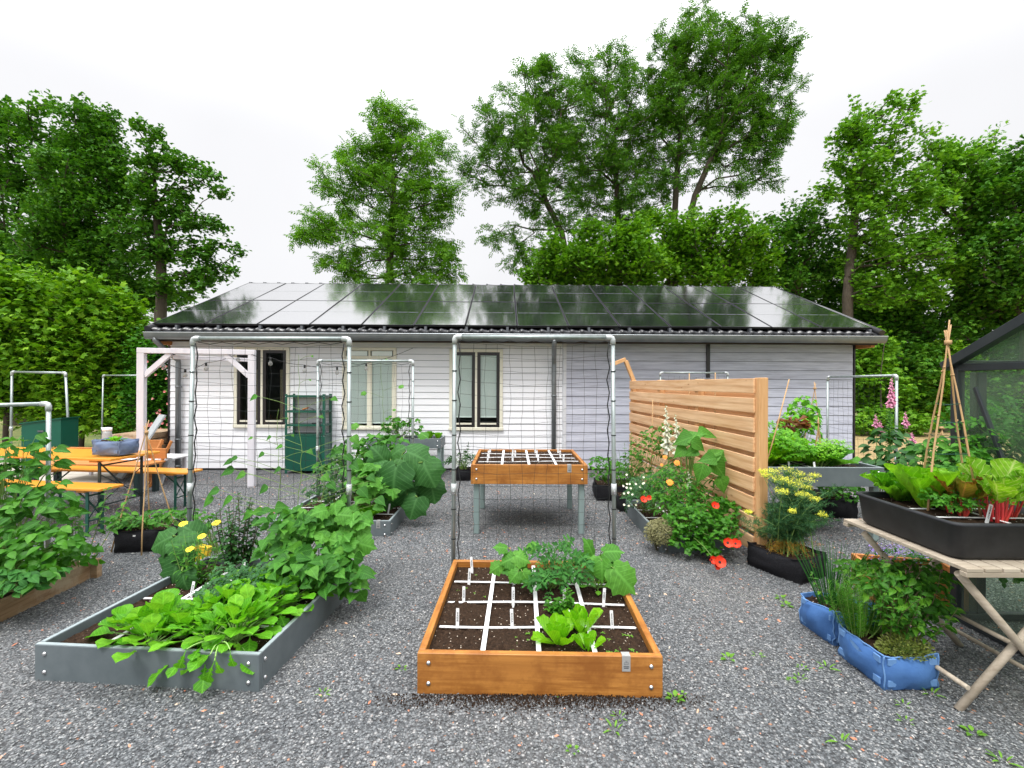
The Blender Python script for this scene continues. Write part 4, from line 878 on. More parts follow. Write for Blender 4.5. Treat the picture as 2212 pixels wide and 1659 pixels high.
# ------------------------------------------------------------------ planting boxes
def soil_mesh(W, D, z, seed=0, amp=.012, n=70):
    rng = np.random.default_rng(seed); xs = np.linspace(-W/2, W/2, n); ys = np.linspace(-D/2, D/2, n); X, Y = np.meshgrid(xs, ys)
    Z = rng.normal(0, amp*.45, X.shape); Z += amp*np.sin(X*9+seed)*np.cos(Y*7) ; Z[0] = Z[-1] = 0; Z[:, 0] = Z[:, -1] = 0
    v = np.stack([X.ravel(), Y.ravel(), (Z+z).ravel()], 1); i, j = np.meshgrid(np.arange(n-1), np.arange(n-1)); a = (j*n+i).ravel()
    o = NP(); o.add(v, np.stack([a, a+1, a+n+1, a+n], 1)); return o
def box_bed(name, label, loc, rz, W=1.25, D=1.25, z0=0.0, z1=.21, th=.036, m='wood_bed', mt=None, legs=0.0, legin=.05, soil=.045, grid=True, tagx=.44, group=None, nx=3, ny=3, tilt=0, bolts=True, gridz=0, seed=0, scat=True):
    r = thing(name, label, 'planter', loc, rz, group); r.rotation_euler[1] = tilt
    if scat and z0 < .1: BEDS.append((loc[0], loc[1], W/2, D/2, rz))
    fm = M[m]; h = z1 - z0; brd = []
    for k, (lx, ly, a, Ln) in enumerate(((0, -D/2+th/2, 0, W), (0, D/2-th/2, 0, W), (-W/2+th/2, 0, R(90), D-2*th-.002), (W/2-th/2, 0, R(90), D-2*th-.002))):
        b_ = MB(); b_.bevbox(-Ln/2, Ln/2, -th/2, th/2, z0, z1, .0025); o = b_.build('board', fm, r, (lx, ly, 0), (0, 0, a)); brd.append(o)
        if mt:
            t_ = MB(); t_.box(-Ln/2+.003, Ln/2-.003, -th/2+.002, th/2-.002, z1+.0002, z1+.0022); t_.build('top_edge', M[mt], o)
    if bolts:
        for sx_ in (-1, 1):
            for zz in (z0 + h*.26, z0 + h*.76):
                b_ = MB(); b_.lathe([(.012, 0), (.012, .002), (.0105, .003), (.009, .007), (.004, .009), (.0008, .0095)], 12, M=Matrix.Rotation(R(90), 4, 'X'))
                b_.build('bolt', M['chrome'], r, (sx_*(W/2-.058), -D/2-.0005, zz))
                if m == 'grey_board': link('bolt', b_ and r.children[-1].data, r, (sx_*(W/2+.0005), -D/2+.05, zz), (0, 0, sx_*R(90)))
    if tagx is not None:
        b_ = MB(); b_.box(tagx-.021, tagx+.021, -D/2-.003, -D/2-.0005, z1-.075, z1+.003); b_.box(tagx-.021, tagx+.021, -D/2-.0005, -D/2+th*.9, z1+.0015 + (.002 if mt else 0), z1+.0045 + (.002 if mt else 0))
        tg = b_.build('metal_tag', M['tagmetal'], r)
        e_ = MB(); yy = -D/2-.0036   # emblem: a small box with a seedling, two rows of print
        e_.box(tagx-.011, tagx+.011, yy, -D/2-.0031, z1-.040, z1-.0385); e_.box(tagx-.011, tagx+.011, yy, -D/2-.0031, z1-.0305, z1-.029)
        e_.box(tagx-.011, tagx-.0095, yy, -D/2-.0031, z1-.040, z1-.029); e_.box(tagx+.0095, tagx+.011, yy, -D/2-.0031, z1-.040, z1-.029)
        e_.prism([(tagx-.0006, z1-.028), (tagx+.0006, z1-.028), (tagx+.0006, z1-.022), (tagx-.0006, z1-.022)], yy, -D/2-.0031)
        e_.prism([(tagx, z1-.023), (tagx+.006, z1-.0195), (tagx+.004, z1-.023)], yy, -D/2-.0031); e_.prism([(tagx, z1-.023), (tagx-.004, z1-.023), (tagx-.006, z1-.0195)], yy, -D/2-.0031)
        e_.box(tagx-.014, tagx+.014, yy, -D/2-.0031, z1-.053, z1-.048); e_.box(tagx-.012, tagx+.012, yy, -D/2-.0031, z1-.061, z1-.056)
        e_.build('emblem', M['steel_grey'], tg)
    if legs:
        for sx_ in (-1, 1):
            for sy_ in (-1, 1):
                b_ = MB(); x = sx_*(W/2-legin-.04); y = sy_*(D/2-.085)
                b_.bevbox(-z0, 0, -.035, .035, -.030, .030, .006, Matrix.Translation((x, y, 0)) @ Matrix.Rotation(R(-90), 4, 'Y') @ Matrix.Scale(-1, 4, (1, 0, 0)))
                b_.build('leg', M['zinc_leg'], r)
        b_ = MB(); b_.box(-W/2+th+.001, W/2-th-.001, -D/2+th+.001, D/2-th-.001, z0+.002, z0+.02); b_.build('base', M['dark_leg'], r)
    zs = z1 - soil
    so = soil_mesh(W-2*th-.002, D-2*th-.002, zs, seed).build('soil', M['soil'], r)
    if grid:
        zz = zs + .014 + gridz; iw = W-2*th; idp = D-2*th
        for k in range(ny):
            y = -idp/2 + idp*(k+1)/(ny+1); b_ = MB(); pts = [(x, y + .004*math.sin(x*5+k), zz-.005 + .005*math.sin(x*4+k*2)) for x in np.linspace(-iw/2+.02, iw/2-.02, 12)]
            for a_, c_ in zip(pts[:-1], pts[1:]): b_.add([(a_[0], a_[1]-.009, a_[2]), (c_[0], c_[1]-.009, c_[2]), (c_[0], c_[1]+.009, c_[2]), (a_[0], a_[1]+.009, a_[2]), (a_[0], a_[1]-.009, a_[2]+.004), (c_[0], c_[1]-.009, c_[2]+.004), (c_[0], c_[1]+.009, c_[2]+.004), (a_[0], a_[1]+.009, a_[2]+.004)], [(3,2,1,0), (4,5,6,7), (0,1,5,4), (2,3,7,6)])
            b_.build('grid_strip', M['white_plastic'], r)
        for k in range(nx):
            x = -iw/2 + iw*(k+1)/(nx+1); b_ = MB(); b_.bevbox(x-.013, x+.013, -idp/2+.004, idp/2-.01, zz+.005, zz+.0085, .001); b_.build('grid_strip', M['white_plastic'], r)
    r['soil_z'] = zs; return r
def inbed(r, x, y, z=None):      # a point of the bed's soil (bed's own x, y) in the yard
    c, s_ = math.cos(r.rotation_euler[2]), math.sin(r.rotation_euler[2]); return (r.location[0] + x*c - y*s_, r.location[1] + x*s_ + y*c, r.location[2] + (r['soil_z'] if z is None else z))
LABN = [0]
def plabel(p, label, text='', h=.112, w=.019, rz=0, lean=.12, side=0.0, group='white plant labels'):
    t = bpy.data.objects.new('plant_label', None); COL.objects.link(t); t.location = p; t.rotation_euler = (-lean, side, rz); tag(t, label, 'plant label', group)
    b_ = MB(); b_.prism([(-w*.15, -.03), (w*.15, -.03), (w/2, .004), (w/2, h-.003), (w/2-.002, h), (-w/2+.002, h), (-w/2, h-.003), (-w/2, .004)], -.0007, .0007); b_.build('plate', M['white_plastic'], t)
    if text:
        me = text_mesh(text, min(.013, (h-.025)/len(text)*1.45)); me.materials.append(M['ink']); link('writing', me, t, (0, -.0011, h*.5+.008), (R(90), R(90), 0))
    return t

# centre bed at the front
B1 = box_bed('raised_bed', 'low oiled wooden square bed at front centre with a white strip grid', (.158, 2.955, 0), R(-1.2), group=None, tagx=.44)
# wooden bed on legs
B2 = box_bed('table_bed', 'oiled wooden bed on four grey-green legs in the middle of the yard', (.185, 5.37, 0), R(0), W=1.225, D=1.15, z0=.54, z1=.742, legs=1, tagx=.42, legin=.015, soil=.03, nx=3, ny=3, gridz=.004, seed=2)
# grey bed front left
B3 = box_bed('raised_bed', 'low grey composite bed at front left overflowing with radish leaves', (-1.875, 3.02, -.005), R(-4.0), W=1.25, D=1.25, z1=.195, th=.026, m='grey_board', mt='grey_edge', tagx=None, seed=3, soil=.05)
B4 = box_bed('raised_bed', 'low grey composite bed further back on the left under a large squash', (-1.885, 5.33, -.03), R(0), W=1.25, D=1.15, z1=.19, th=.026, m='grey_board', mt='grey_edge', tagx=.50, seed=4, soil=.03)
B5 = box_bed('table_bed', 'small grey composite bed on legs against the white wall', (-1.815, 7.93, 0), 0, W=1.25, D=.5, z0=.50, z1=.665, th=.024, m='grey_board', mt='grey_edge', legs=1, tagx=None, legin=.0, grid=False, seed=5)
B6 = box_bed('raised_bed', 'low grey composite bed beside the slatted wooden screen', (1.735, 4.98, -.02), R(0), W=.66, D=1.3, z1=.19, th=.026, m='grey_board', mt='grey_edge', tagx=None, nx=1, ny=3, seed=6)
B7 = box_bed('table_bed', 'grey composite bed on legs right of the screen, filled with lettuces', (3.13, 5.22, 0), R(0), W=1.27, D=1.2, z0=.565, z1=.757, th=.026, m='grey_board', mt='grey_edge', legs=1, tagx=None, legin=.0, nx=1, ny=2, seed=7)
# weathered bed on the left edge
B8 = box_bed('raised_bed', 'weathered rough plank bed at the left edge under tall leafy stems', (-4.03, 3.10, -.02), R(3), W=1.30, D=1.25, z1=.155, th=.045, m='wood_old', tagx=None, grid=False, bolts=False, seed=8)
mb = MB(); mb.box(.652, .70, .575, .622, .0, .17); mb.build('corner_post', M['wood_old'], B8)
mb = MB(); mb.box(.652, .70, -.32, -.27, .0, .165); mb.build('corner_post', M['wood_old'], B8)

# writing on the labels; rows run from front (0) to back (3)
def cell(b, i, j, dx=0, dy=0): iw = .29; return inbed(b, (-1.5+i)*iw + dx, (-1.5+j)*iw + dy)
for (i, j, tx, lab, rz, sd_) in [
    (0, 1, 'ANDIJVIE', 'white label reading ANDIJVIE at the front left of the centre bed', 0, 0),
    (0, 2, 'WORTEL', 'white label reading WORTEL, second in the left column of the centre bed', 0, 0),
    (0, 3, 'SPINAZIE', 'white label reading SPINAZIE, third in the left column of the centre bed', 0, .05),
    (0, 3.75, 'PEULEN', 'white label reading PEULEN in the back left corner of the centre bed', 0, -.08),
    (1, 1, 'RUCOLA', 'white label reading RUCOLA in the front row of the centre bed', 0, -.04),
    (1, 2, 'PLUKSLA', 'white label reading PLUKSLA in the second column of the centre bed', 0, 0),
    (2, 1, 'BINDSLA', 'white label reading BINDSLA behind the two bright lettuces', 0, -.04),
    (2, 2, 'BASILICUM', 'white label reading BASILICUM between the two basil plants', 0, 0),
    (3, 1, 'FRANSE RADIJS', 'white label reading FRANSE RADIJS at the front right of the centre bed', 0, -.04),
    (3, 2, 'SNIJBIET', 'white label reading SNIJBIET at the right side of the centre bed', 0, .08)]:
    p = cell(B1, i, j, (-.03 if i == 0 else (0 if i == 1 else (.04 if i == 2 else .0))), -.155); plabel(p, lab, tx, side=sd_)
plabel(cell(B1, 1, 3, .0, -.155), 'white label half hidden under the left cucumber leaves', '')
plabel(cell(B1, 1, 3.8, .03, -.06), 'white label behind the left cucumber leaves at the back board', '')
plabel(inbed(B3, -.28, .03), 'white label with writing at the left of the grey front bed', 'RUCOLA', side=.12)
plabel(inbed(B3, -.02, .06), 'white label with writing beside the dark parsley in the grey front bed', 'PAARSE RADIJS', side=.06)
plabel(inbed(B3, -.15, .38), 'white label under the marigolds in the grey front bed', '')
k = 0
for (i, j, lab) in [(0, .9, 'leftmost label in the front row of the wooden table bed'), (1, .9, 'second label of the front row in the wooden table bed'), (2, .9, 'third label of the front row in the wooden table bed'), (3, .9, 'label above the metal tag in the wooden table bed'),
                    (0, 2.0, 'leftmost label in the second row of the wooden table bed'), (1.1, 2.1, 'second label of the second row in the wooden table bed'), (2, 2.1, 'third label of the second row in the wooden table bed'), (3, 2.1, 'rightmost label in the second row of the wooden table bed'),
                    (0, 3.3, 'tall leftmost label in the back row of the wooden table bed'), (1, 3.2, 'second label in the back row of the wooden table bed'), (2, 3.3, 'third label in the back row of the wooden table bed'), (3, 3.2, 'rightmost label in the back row of the wooden table bed')]:
    plabel(inbed(B2, (-1.5+i)*.285 - .03, (-1.5+j)*.26 - .06), 'white ' + lab, ('SLA', 'BIET', 'UI', 'KOOL')[k % 4], h=.085, w=.019, side=(.05, -.05, 0)[k % 3]); k += 1
for (x, y, lab) in [(.38, -.38, 'white label leaning in the soil near the metal tag of the back left grey bed'), (.50, -.20, 'white label upright beside the pea seedlings in the back left grey bed'), (.26, -.02, 'white label half hidden under squash leaves in the back left grey bed')]:
    plabel(inbed(B4, x, y), lab, '', side=.15)
for (x, y, lab) in [(-.02, -.18, 'white label in the small grey table bed by the wall'), (.28, -.18, 'slim white label right of the strawberry leaves in the small grey table bed')]: plabel(inbed(B5, x, y), lab, '', h=.10, w=.02)
for (x, y, lab) in [(-.25, -.48, 'small white label left in the grey table bed right of the screen'), (.0, -.50, 'white label at the front of the grey table bed right of the screen')]: plabel(inbed(B7, x, y), lab, '', h=.085, w=.02, side=-.05)

# ------------------------------------------------------------------ pipe frames with netting
def frame(label, p0, p1, top, base=0.0, r=.020, net=True, cord=True, seed=0, step=.10, lean=(0, 0), netbot=.22, group='pipe frames with climbing net', wire=.0013):
    rng = np.random.default_rng(seed); p0 = Vector((*p0, 0)); p1 = Vector((*p1, 0)); root = thing('trellis_frame', label, 'trellis', p0, group=group)
    d = p1 - p0; T0 = Vector((lean[0], 0, top)); T1 = d + Vector((lean[1], 0, top + (lean[2] if len(lean) > 2 else 0)))
    b0 = Vector((0, 0, base)); b1 = d + Vector((0, 0, base)); ax = (T1-T0).normalized()
    for a, t_ in ((b0, T0), (b1, T1)):
        mb = MB(); mb.tube([a, t_ - Vector((0, 0, r*2.2))], r*.92, 12); mb.build('post', M['galv'], root)
        mb = MB(); c_ = a + (t_-a)*.36; mb.tube([c_, c_ + (t_-a)*.045], r*1.22, 12); mb.build('coupling', M['galv_fit'], root)
        mb = MB(); mb.box(c_.x-r*.35, c_.x+r*.35, c_.y-r*1.9, c_.y-r*1.2, c_.z+.01, c_.z+.03); mb.build('set_screw', M['chrome'], root)
    mb = MB(); mb.tube([T0 + ax*r*2.2, T1 - ax*r*2.2], r*.92, 12); mb.build('top_rail', M['galv'], root)
    for t_, sg in ((T0, 1), (T1, -1)):
        mb = MB(); mb.tube([t_ - Vector((0, 0, r*3.2)), t_ - Vector((0, 0, r*1.1)), t_ - Vector((0, 0, r*.3)) + ax*sg*r*.3, t_ + ax*sg*r*1.1, t_ + ax*sg*r*3.2], r*1.17, 12); mb.build('elbow', M['galv_fit'], root)
    if net:
        o = NP(); W = d.length; nx = int(W/step); H = top - netbot; ny = int(H/step); u = d.normalized(); u = np.array(u)
        jx = rng.normal(0, .006, (ny+1, nx+1)); jz = rng.normal(0, .005, (ny+1, nx+1)); sag = rng.uniform(-.02, .02, nx+1)
        Pg = np.zeros((ny+1, nx+1, 3))
        for j in range(ny+1):
            for i in range(nx+1):
                x = (i + .5)*W/(nx+1) + jx[j, i]*.6 + (.006*math.sin(j*.9+i)); z = top - .05 - j*H/ny + jz[j, i]*.6 + .006*math.sin(i*.7 + j*.3) - (.02 if 0 < i < nx else 0)*math.sin(i/nx*math.pi)
                Pg[j, i] = u*x + np.array([0, .004*math.sin(i*j*.7) + .012, z])
        for j in range(ny+1): o.tube(Pg[j], wire, 3)
        for i in range(nx+1): o.tube(Pg[:, i], wire, 3)
        o.build('net', M['net'], root)
        if cord:
            for sg, a, t_ in ((1, b0, T0), (-1, b1, T1)):
                pts = []; m = 18
                for k in range(m+1):
                    f = k/m; q = a + (t_-a)*(.06 + .92*f); q = q + Vector(u)*sg*(r*1.4 + (.020 if k % 2 else .004) + rng.uniform(0, .010)); pts.append(q + Vector((0, -.012, 0)))
                mb = MB(); mb.tube(pts, .0048, 5, smooth=True); mb.build('edge_cord', M['cord'], root)
            mb = MB(); m = 12; mb.tube([T0 + (T1-T0)*(.04 + .92*k/m) + Vector((0, -.01, -r*1.6 - (.018 if k % 2 else .002))) for k in range(m+1)], .003, 5); mb.build('edge_cord', M['cord'], root)
            for a, t_ in ((b0, T0), (b1, T1)):
                for f in (.18, .30, .46, .60, .74, .86): 
                    c_ = a + (t_-a)*f; mb = MB(); mb.tube([c_, c_ + (t_-a)*.004], r*1.12, 10); mb.build('tie', M['cord'], root)
    return root
frame('pipe frame with net behind the centre wooden bed', (-.462, 3.64), (.826, 3.66), 1.965, lean=(.005, -.02, 0), seed=1, r=.0178)
frame('pipe frame with net behind the grey front-left bed', (-2.585, 3.66), (-1.292, 3.64), 1.945, lean=(.03, -.005, 0), seed=2, r=.0178)
frame('smaller looking pipe frame behind the squash plant on the left', (-2.555, 6.02), (-1.30, 6.0), 1.885, seed=3, r=.018, lean=(.0, .0), wire=.0012)
frame('bright pipe frame at the far left in front of the hedge', (-9.75, 8.9), (-8.44, 8.75), 1.79, seed=4, net=False, r=.022, lean=(.02, -.1, -.02))
frame('thin pipe frame partly hidden by the white pergola post', (-8.12, 9.05), (-7.15, 8.9), 1.73, seed=5, net=False, r=.014, lean=(.03, 0, 0))
frame('thick pipe frame among tall stems at the left edge', (-5.10, 3.74), (-3.87, 3.82), 1.375, seed=6, net=False, r=.0178, lean=(0, 0, .035))
frame('pipe frame standing behind the slatted screen', (2.60, 8.02), (3.78, 8.02), 1.80, seed=7, net=True, r=.018, cord=False, wire=.0012)
frame('pipe frame seen edge-on right of the house corner', (4.83, 7.0), (4.86, 5.78), 1.715, seed=8, net=True, r=.017, cord=False, wire=.0012, netbot=.5)
# ------------------------------------------------------------------ slatted screen
def screen():
    A_, B_ = Vector((2.235, 4.10, 0)), Vector((2.05, 7.72, 0)); d = B_-A_; Ln = d.length; a = math.atan2(d.y, d.x)
    r = thing('slatted_screen', 'long fresh wooden screen of wide horizontal boards with gaps', 'fence', A_, a)
    ztop = 1.655
    for k in range(9):                # local x runs away from the camera, +y is the left (flower bed) side
        z1 = ztop - .006 - k*.178; b_ = MB(); b_.bevbox(-Ln/2, Ln/2, -.011, .011, z1-.133, z1, .003)
        b_.build('board', M['wood_screen'], r, (Ln/2 + .02, .052, 0))
    for k in range(8):
        z1 = ztop - .10 - k*.178; b_ = MB(); b_.bevbox(-Ln/2, Ln/2, -.011, .011, z1-.12, z1, .003)
        b_.build('board', M['wood_screen'], r, (Ln/2 + .02, -.052, 0))
    for x in (0, Ln*.33, Ln*.66, Ln):
        b_ = MB(); b_.bevbox(x-.04, x+.04, -.0405, .0405, .06, ztop, .004); po = b_.build('post', M['wood_post'], r)
        b_ = MB(); b_.box(x-.03, x+.03, -.03, .03, .0, .06); b_.box(x-.046, x+.046, -.046, .046, .052, .0598); b_.build('post_foot', M['zinc'], po)
    b_ = MB(); M_ = Matrix.Translation((Ln, .0, ztop)); b_.bevbox(-.035, .035, -.03, .03, -.02, .36, .003, M_ @ Matrix.Rotation(R(-22), 4, 'X'))
    b_.build('brace', M['wood_post'], r)
    b_ = MB(); b_.bevbox(-.035, .035, .0, .26, -.03, .03, .003, M_ @ Matrix.Translation((0, .14, .36)) @ Matrix.Rotation(R(-22), 4, 'X')); b_.build('brace', M['wood_post'], r)
screen()

# ------------------------------------------------------------------ folding wooden table with the black tray
def ftable():
    r = thing('folding_table', 'weathered slatted folding table with crossed legs at the right edge', 'table', (2.13, 2.14, 0))
    W, D, H = .78, .80, .715
    n = 9
    for k in range(n):
        x = k*W/n; b_ = MB(); b_.bevbox(0, D, 0, W/n-.008, H, H+.018, .002, Matrix.Translation((x + W/n-.004, 0, 0)) @ Matrix.Rotation(R(90), 4, 'Z')); b_.build('slat', M['wood_grey'], r)
    for y in (0.001, D-.036):
        b_ = MB(); b_.bevbox(0, W, y, y+.035, H-.024, H-.001, .002); b_.build('rail', M['wood_grey'], r)
    for y in (.07, .66):
        for (xa, xb, dy) in ((.03, .62, 0), (.66, .06, .032)):
            b_ = MB(); b_.tube([(xa, y+dy, H-.03), (xb, y+dy, .0)], .0185, 10); b_.build('leg', M['wood_grey'], r)
    for (x, z, y0, y1) in ((.095, .12, .085, .65), (.58, .10, .12, .70), (.38, .30, .05, .72)):
        b_ = MB(); b_.tube([(x, y0, z), (x, y1, z)], .012, 8); b_.build('stretcher', M['wood_grey'], r)
ftable()
TR = thing('plant_tray', 'large black rubber tray planted with chard, lettuce and a bamboo wigwam', 'planter', (2.16, 2.22, .735))
def tray():
    W, D, H = .66, .66, .185; z = 0
    def ring(x0, x1, y0, y1, z, rr=.05, n=5):
        o = []
        for cx, cy, a0 in ((x1-rr, y0+rr, -90), (x1-rr, y1-rr, 0), (x0+rr, y1-rr, 90), (x0+rr, y0+rr, 180)):
            for k in range(n): a = R(a0 + 90*k/(n-1)); o.append((cx + rr*math.cos(a), cy + rr*math.sin(a), z))
        return o
    rings = [ring(.03, W-.03, .03, D-.03, 0), ring(.015, W-.015, .015, D-.015, .02), ring(0, W, 0, D, H-.02), ring(-.012, W+.012, -.012, D+.012, H-.012), ring(-.010, W+.010, -.010, D+.010, H), ring(.012, W-.012, .012, D-.012, H), ring(.02, W-.02, .02, D-.02, H-.04), ring(.03, W-.03, .03, D-.03, .10)]
    b_ = MB(); k = len(rings[0]); vs = sum(rings, []); fs = [(i*k+j, i*k+(j+1) % k, (i+1)*k+(j+1) % k, (i+1)*k+j) for i in range(len(rings)-1) for j in range(k)]
    b_.add(vs, fs, True); b_.f.append(list(range(k))[::-1]); b_.m.append(0); b_.sm.append(False); b_.build('tub', M['black_tray'], TR)
    so = soil_mesh(W-.05, D-.05, H-.03, 9, n=24).build('soil', M['soil'], TR, (W/2, D/2, 0))
    for (xa, ya, xb, yb) in ((.03, .33, .62, .33), (.33, .03, .33, .62), (.05, .17, .6, .15)):
        b_ = MB(); dv = Vector((xb-xa, yb-ya, 0)); b_.bevbox(0, dv.length, -.008, .008, 0, .003, .0008, Matrix.Translation((xa, ya, H-.018)) @ Matrix.Rotation(math.atan2(dv.y, dv.x), 4, 'Z')); b_.build('grid_strip', M['white_plastic'], TR)
tray()
plabel((2.42, 2.33, .735+.155), 'large white label reading APPELMUNT in the black tray', 'APPELMUNT', h=.10, w=.02, side=.35, lean=.1)

# ------------------------------------------------------------------ bamboo wigwams and canes
def wigwam(label, c, z0, z1, sp, n=4, r=.006, over=.10, ties=(), tiem='cord', rot=.4, group='bamboo wigwams', sq=1.0):
    t = thing('bamboo_wigwam', label, 'bamboo wigwam', (c[0], c[1], z0), group=group); H = z1-z0
    for k in range(n):
        a = rot + 2*math.pi*k/n; ex = math.cos(a)*sp; ey = math.sin(a)*sp*sq; f = -over*(1 + .3*(k % 2))
        b_ = MB(); pts = [Vector((ex*(1-q*(1+over)), ey*(1-q*(1+over)), H*q*(1+over*(.7+.3*(k % 3)))/(1+over)*1.0)) + Vector((.004*math.sin(q*9+k), 0, 0)) for q in np.linspace(0, 1, 7)]
        rr = [r*1.1, r*1.05, r*1.0, r*.95, r*.9, r*.8, r*.7]; b_.tube(pts, rr, 6); o = b_.build('cane', M['bamboo'], t)
        nb = MB()
        for q in (.25, .5, .75): p_ = pts[0] + (pts[-1]-pts[0])*q; nb.tube([p_, p_ + (pts[-1]-pts[0])*.008], r*1.18, 6)
        nb.build('cane_node', M['bamboo'], o)
    q = 1/(1+over); b_ = MB(); b_.tube([(0, 0, H*q*.985), (0, 0, H*q*1.01)], r*3.0, 8); b_.build('binding', M['bamboo'], t)
    for z in ties:
        f = 1 - z/(H*q); b_ = MB(); pts = []
        for k in range(n+1): a = rot + 2*math.pi*k/n; pts.append((math.cos(a)*sp*f*1.02, math.sin(a)*sp*sq*f*1.02, z + .012*(k % 2)))
        b_.tube(pts, .0018, 4); b_.build('string', M[tiem], t)
    return t
wigwam('tall bamboo wigwam tied with green string in the black tray', (2.44, 2.56), .88, 1.93, .155, r=.0056, ties=(.33, .42, .50, .60), tiem='green_leg', rot=.25)
wigwam('slim bamboo wigwam standing in the black bag left of the beer table', (-3.53, 4.42), .0, 1.20, .26, r=.0055, rot=.55, over=.08)
wigwam('short bamboo wigwam half covered by the bean tower by the blue-grey wall', (5.0, 7.55), .2, 1.62, .22, n=3, r=.008, over=.06)
wigwam('small bamboo wigwam in the terracotta pot on the table bed', (3.62, 5.40), .74, 1.20, .045, n=4, r=.005, over=.14)
wigwam('bamboo wigwam beside the pink foxglove behind the tray', (3.95, 4.20), .3, 1.24, .11, n=3, r=.007, over=.04)
wigwam('stubby bundle of upright bamboo canes beside the pea plants', (3.30, 3.22), .35, 1.40, .05, n=4, r=.007, over=.02)
def cane(label, a, b_, r=.006):
    t = thing('bamboo_cane', label, 'bamboo cane', a, group='single bamboo canes'); m = MB(); d = Vector(b_)-Vector(a)
    m.tube([(0, 0, 0), d*.5 + Vector((.01, 0, 0)), d], [r, r*.95, r*.8], 6); m.build('cane', M['bamboo'], t)
cane('leaning bamboo cane right of the slatted screen', (2.50, 4.62, .55), (2.86, 4.72, 1.65), .007)
for k, (u, vt, Y, lab) in enumerate([(1489, 805, 5.6, 'left one of the two tall upright canes in front of the slatted screen'), (1545, 803, 4.95, 'right one of the two tall upright canes in front of the slatted screen'), (1410, 862, 6.4, 'thin cane at the far end of the slatted screen'), ]):
    p = P(u, vt, Y); cane(lab, (p.x - .03, Y, .1), (p.x, Y, p.z), .007)

# ------------------------------------------------------------------ fabric planters
def bag(name, label, loc, rz, W, D, H, m='black_fabric', trim=None, bulge=.03, group=None, tabs=True, seed=0, soil=.03, handle=False, flare=.0, cat='planter bag'):
    rng = np.random.default_rng(seed); r = thing(name, label, cat, loc, rz, group); nz = 7; per = []
    nx = 7
    for k in range(nx): per.append((-W/2 + W*k/nx, -D/2, 0, -1))
    for k in range(nx): per.append((W/2, -D/2 + D*k/nx, 1, 0))
    for k in range(nx): per.append((W/2 - W*k/nx, D/2, 0, 1))
    for k in range(nx): per.append((-W/2, D/2 - D*k/nx, -1, 0))
    n = len(per); cr_ = rng.normal(0, .006, (nz+1, n)); vs = []; wav = rng.normal(0, H*.05, n); wav = (wav + np.roll(wav, 1) + np.roll(wav, -1))/1.8
    for j in range(nz+1):
        f = j/nz
        for i, (x, y, ux, uy) in enumerate(per):
            e_ = (i % nx)/nx; bl = bulge*math.sin(math.pi*f)*math.sin(math.pi*e_)*1.2 + cr_[j, i]*(1 if 0 < j < nz else .3)
            s_ = 1 + flare*f; vs.append((x*s_ + ux*bl, y*s_ + uy*bl, H*f + (wav[i] if j == nz else (wav[i]*.5 if j == nz-1 else 0)) - (H*.05*math.sin(math.pi*e_) if j == nz else 0)))
    fs = [(j*n+i, j*n+(i+1) % n, (j+1)*n+(i+1) % n, (j+1)*n+i) for j in range(nz) for i in range(n)]
    top = vs[nz*n:]; inn = [(x*.965, y*.965, z - .002) for (x, y, z) in top] + [(x*.955, y*.955, H-soil-.03) for (x, y, z) in top]
    b0 = len(vs); vs += inn; fs += [(nz*n+i, nz*n+(i+1) % n, b0+(i+1) % n, b0+i) for i in range(n)] + [(b0+i, b0+(i+1) % n, b0+n+(i+1) % n, b0+n+i) for i in range(n)]
    mb = MB(); mb.add(vs, fs, True); mb.build('bag', M[m], r)
    soil_mesh(W*.93*(1+flare), D*.93*(1+flare), H-soil, seed, n=18).build('soil', M['soil'], r)
    tm = M[trim or m]
    mb = MB(); mb.tube([Vector(q) for q in top + top[:1]], .0045, 5); mb.build('rim', tm, r)
    if trim:
        for sx_, sy_ in ((-1, -1), (1, -1), (-1, 1), (1, 1)):
            mb = MB(); q = vs[[0, nx, 2*nx, 3*nx][[(-1, -1), (1, -1), (1, 1), (-1, 1)].index((sx_, sy_))]::n][:nz+1]
            mb.tube([Vector(p_) for p_ in q], .0045, 5); mb.build('piping', tm, r)
        for sx_ in (-1, 1):
            for zz in (H*.12, H*.72):
                mb = MB(); mb.bevbox(-.022, .022, -.005, .005, zz, zz+.035, .002, Matrix.Translation((sx_*(W/2-.035), -D/2-.008, 0))); mb.build('velcro_tab', tm, r)
                mb = MB(); mb.bevbox(-.022, .022, -.005, .005, zz, zz+.035, .002, Matrix.Translation((-W/2-.008, sx_*(D/2-.035), 0)) @ Matrix.Rotation(R(90), 4, 'Z')); mb.build('velcro_tab', tm, r)
    if handle:
        for (cx, cy, a) in (((-W/2-.012), 0, R(90)),):
            mb = MB(); pts = [(-.062, 0, H*.45), (-.07, 0, H*.74), (-.03, -.018, H*.80), (.03, -.024, H*.74), (.07, -.01, H*.55), (.075, 0, H*.36)]
            Mx = Matrix.Translation((cx, cy, 0)) @ Matrix.Rotation(a + math.pi, 4, 'Z')
            for p_, q_ in zip(pts[:-1], pts[1:]):
                w2 = .013; d = Vector((q_[0]-p_[0], 0, q_[2]-p_[2])); nrm = Vector((-d.z, 0, d.x)).normalized()*w2
                A = [Vector(p_)-nrm, Vector(q_)-nrm, Vector(q_)+nrm, Vector(p_)+nrm]; mb.add([Mx @ q for q in A] + [Mx @ (q + Vector((0, .003, 0))) for q in A], [(0, 1, 2, 3), (7, 6, 5, 4), (0, 3, 7, 4), (1, 5, 6, 2)])
            mb.build('handle', tm, r)
    BEDS.append((loc[0], loc[1], W/2, D/2, rz)) if loc[2] < .05 else None
    return r
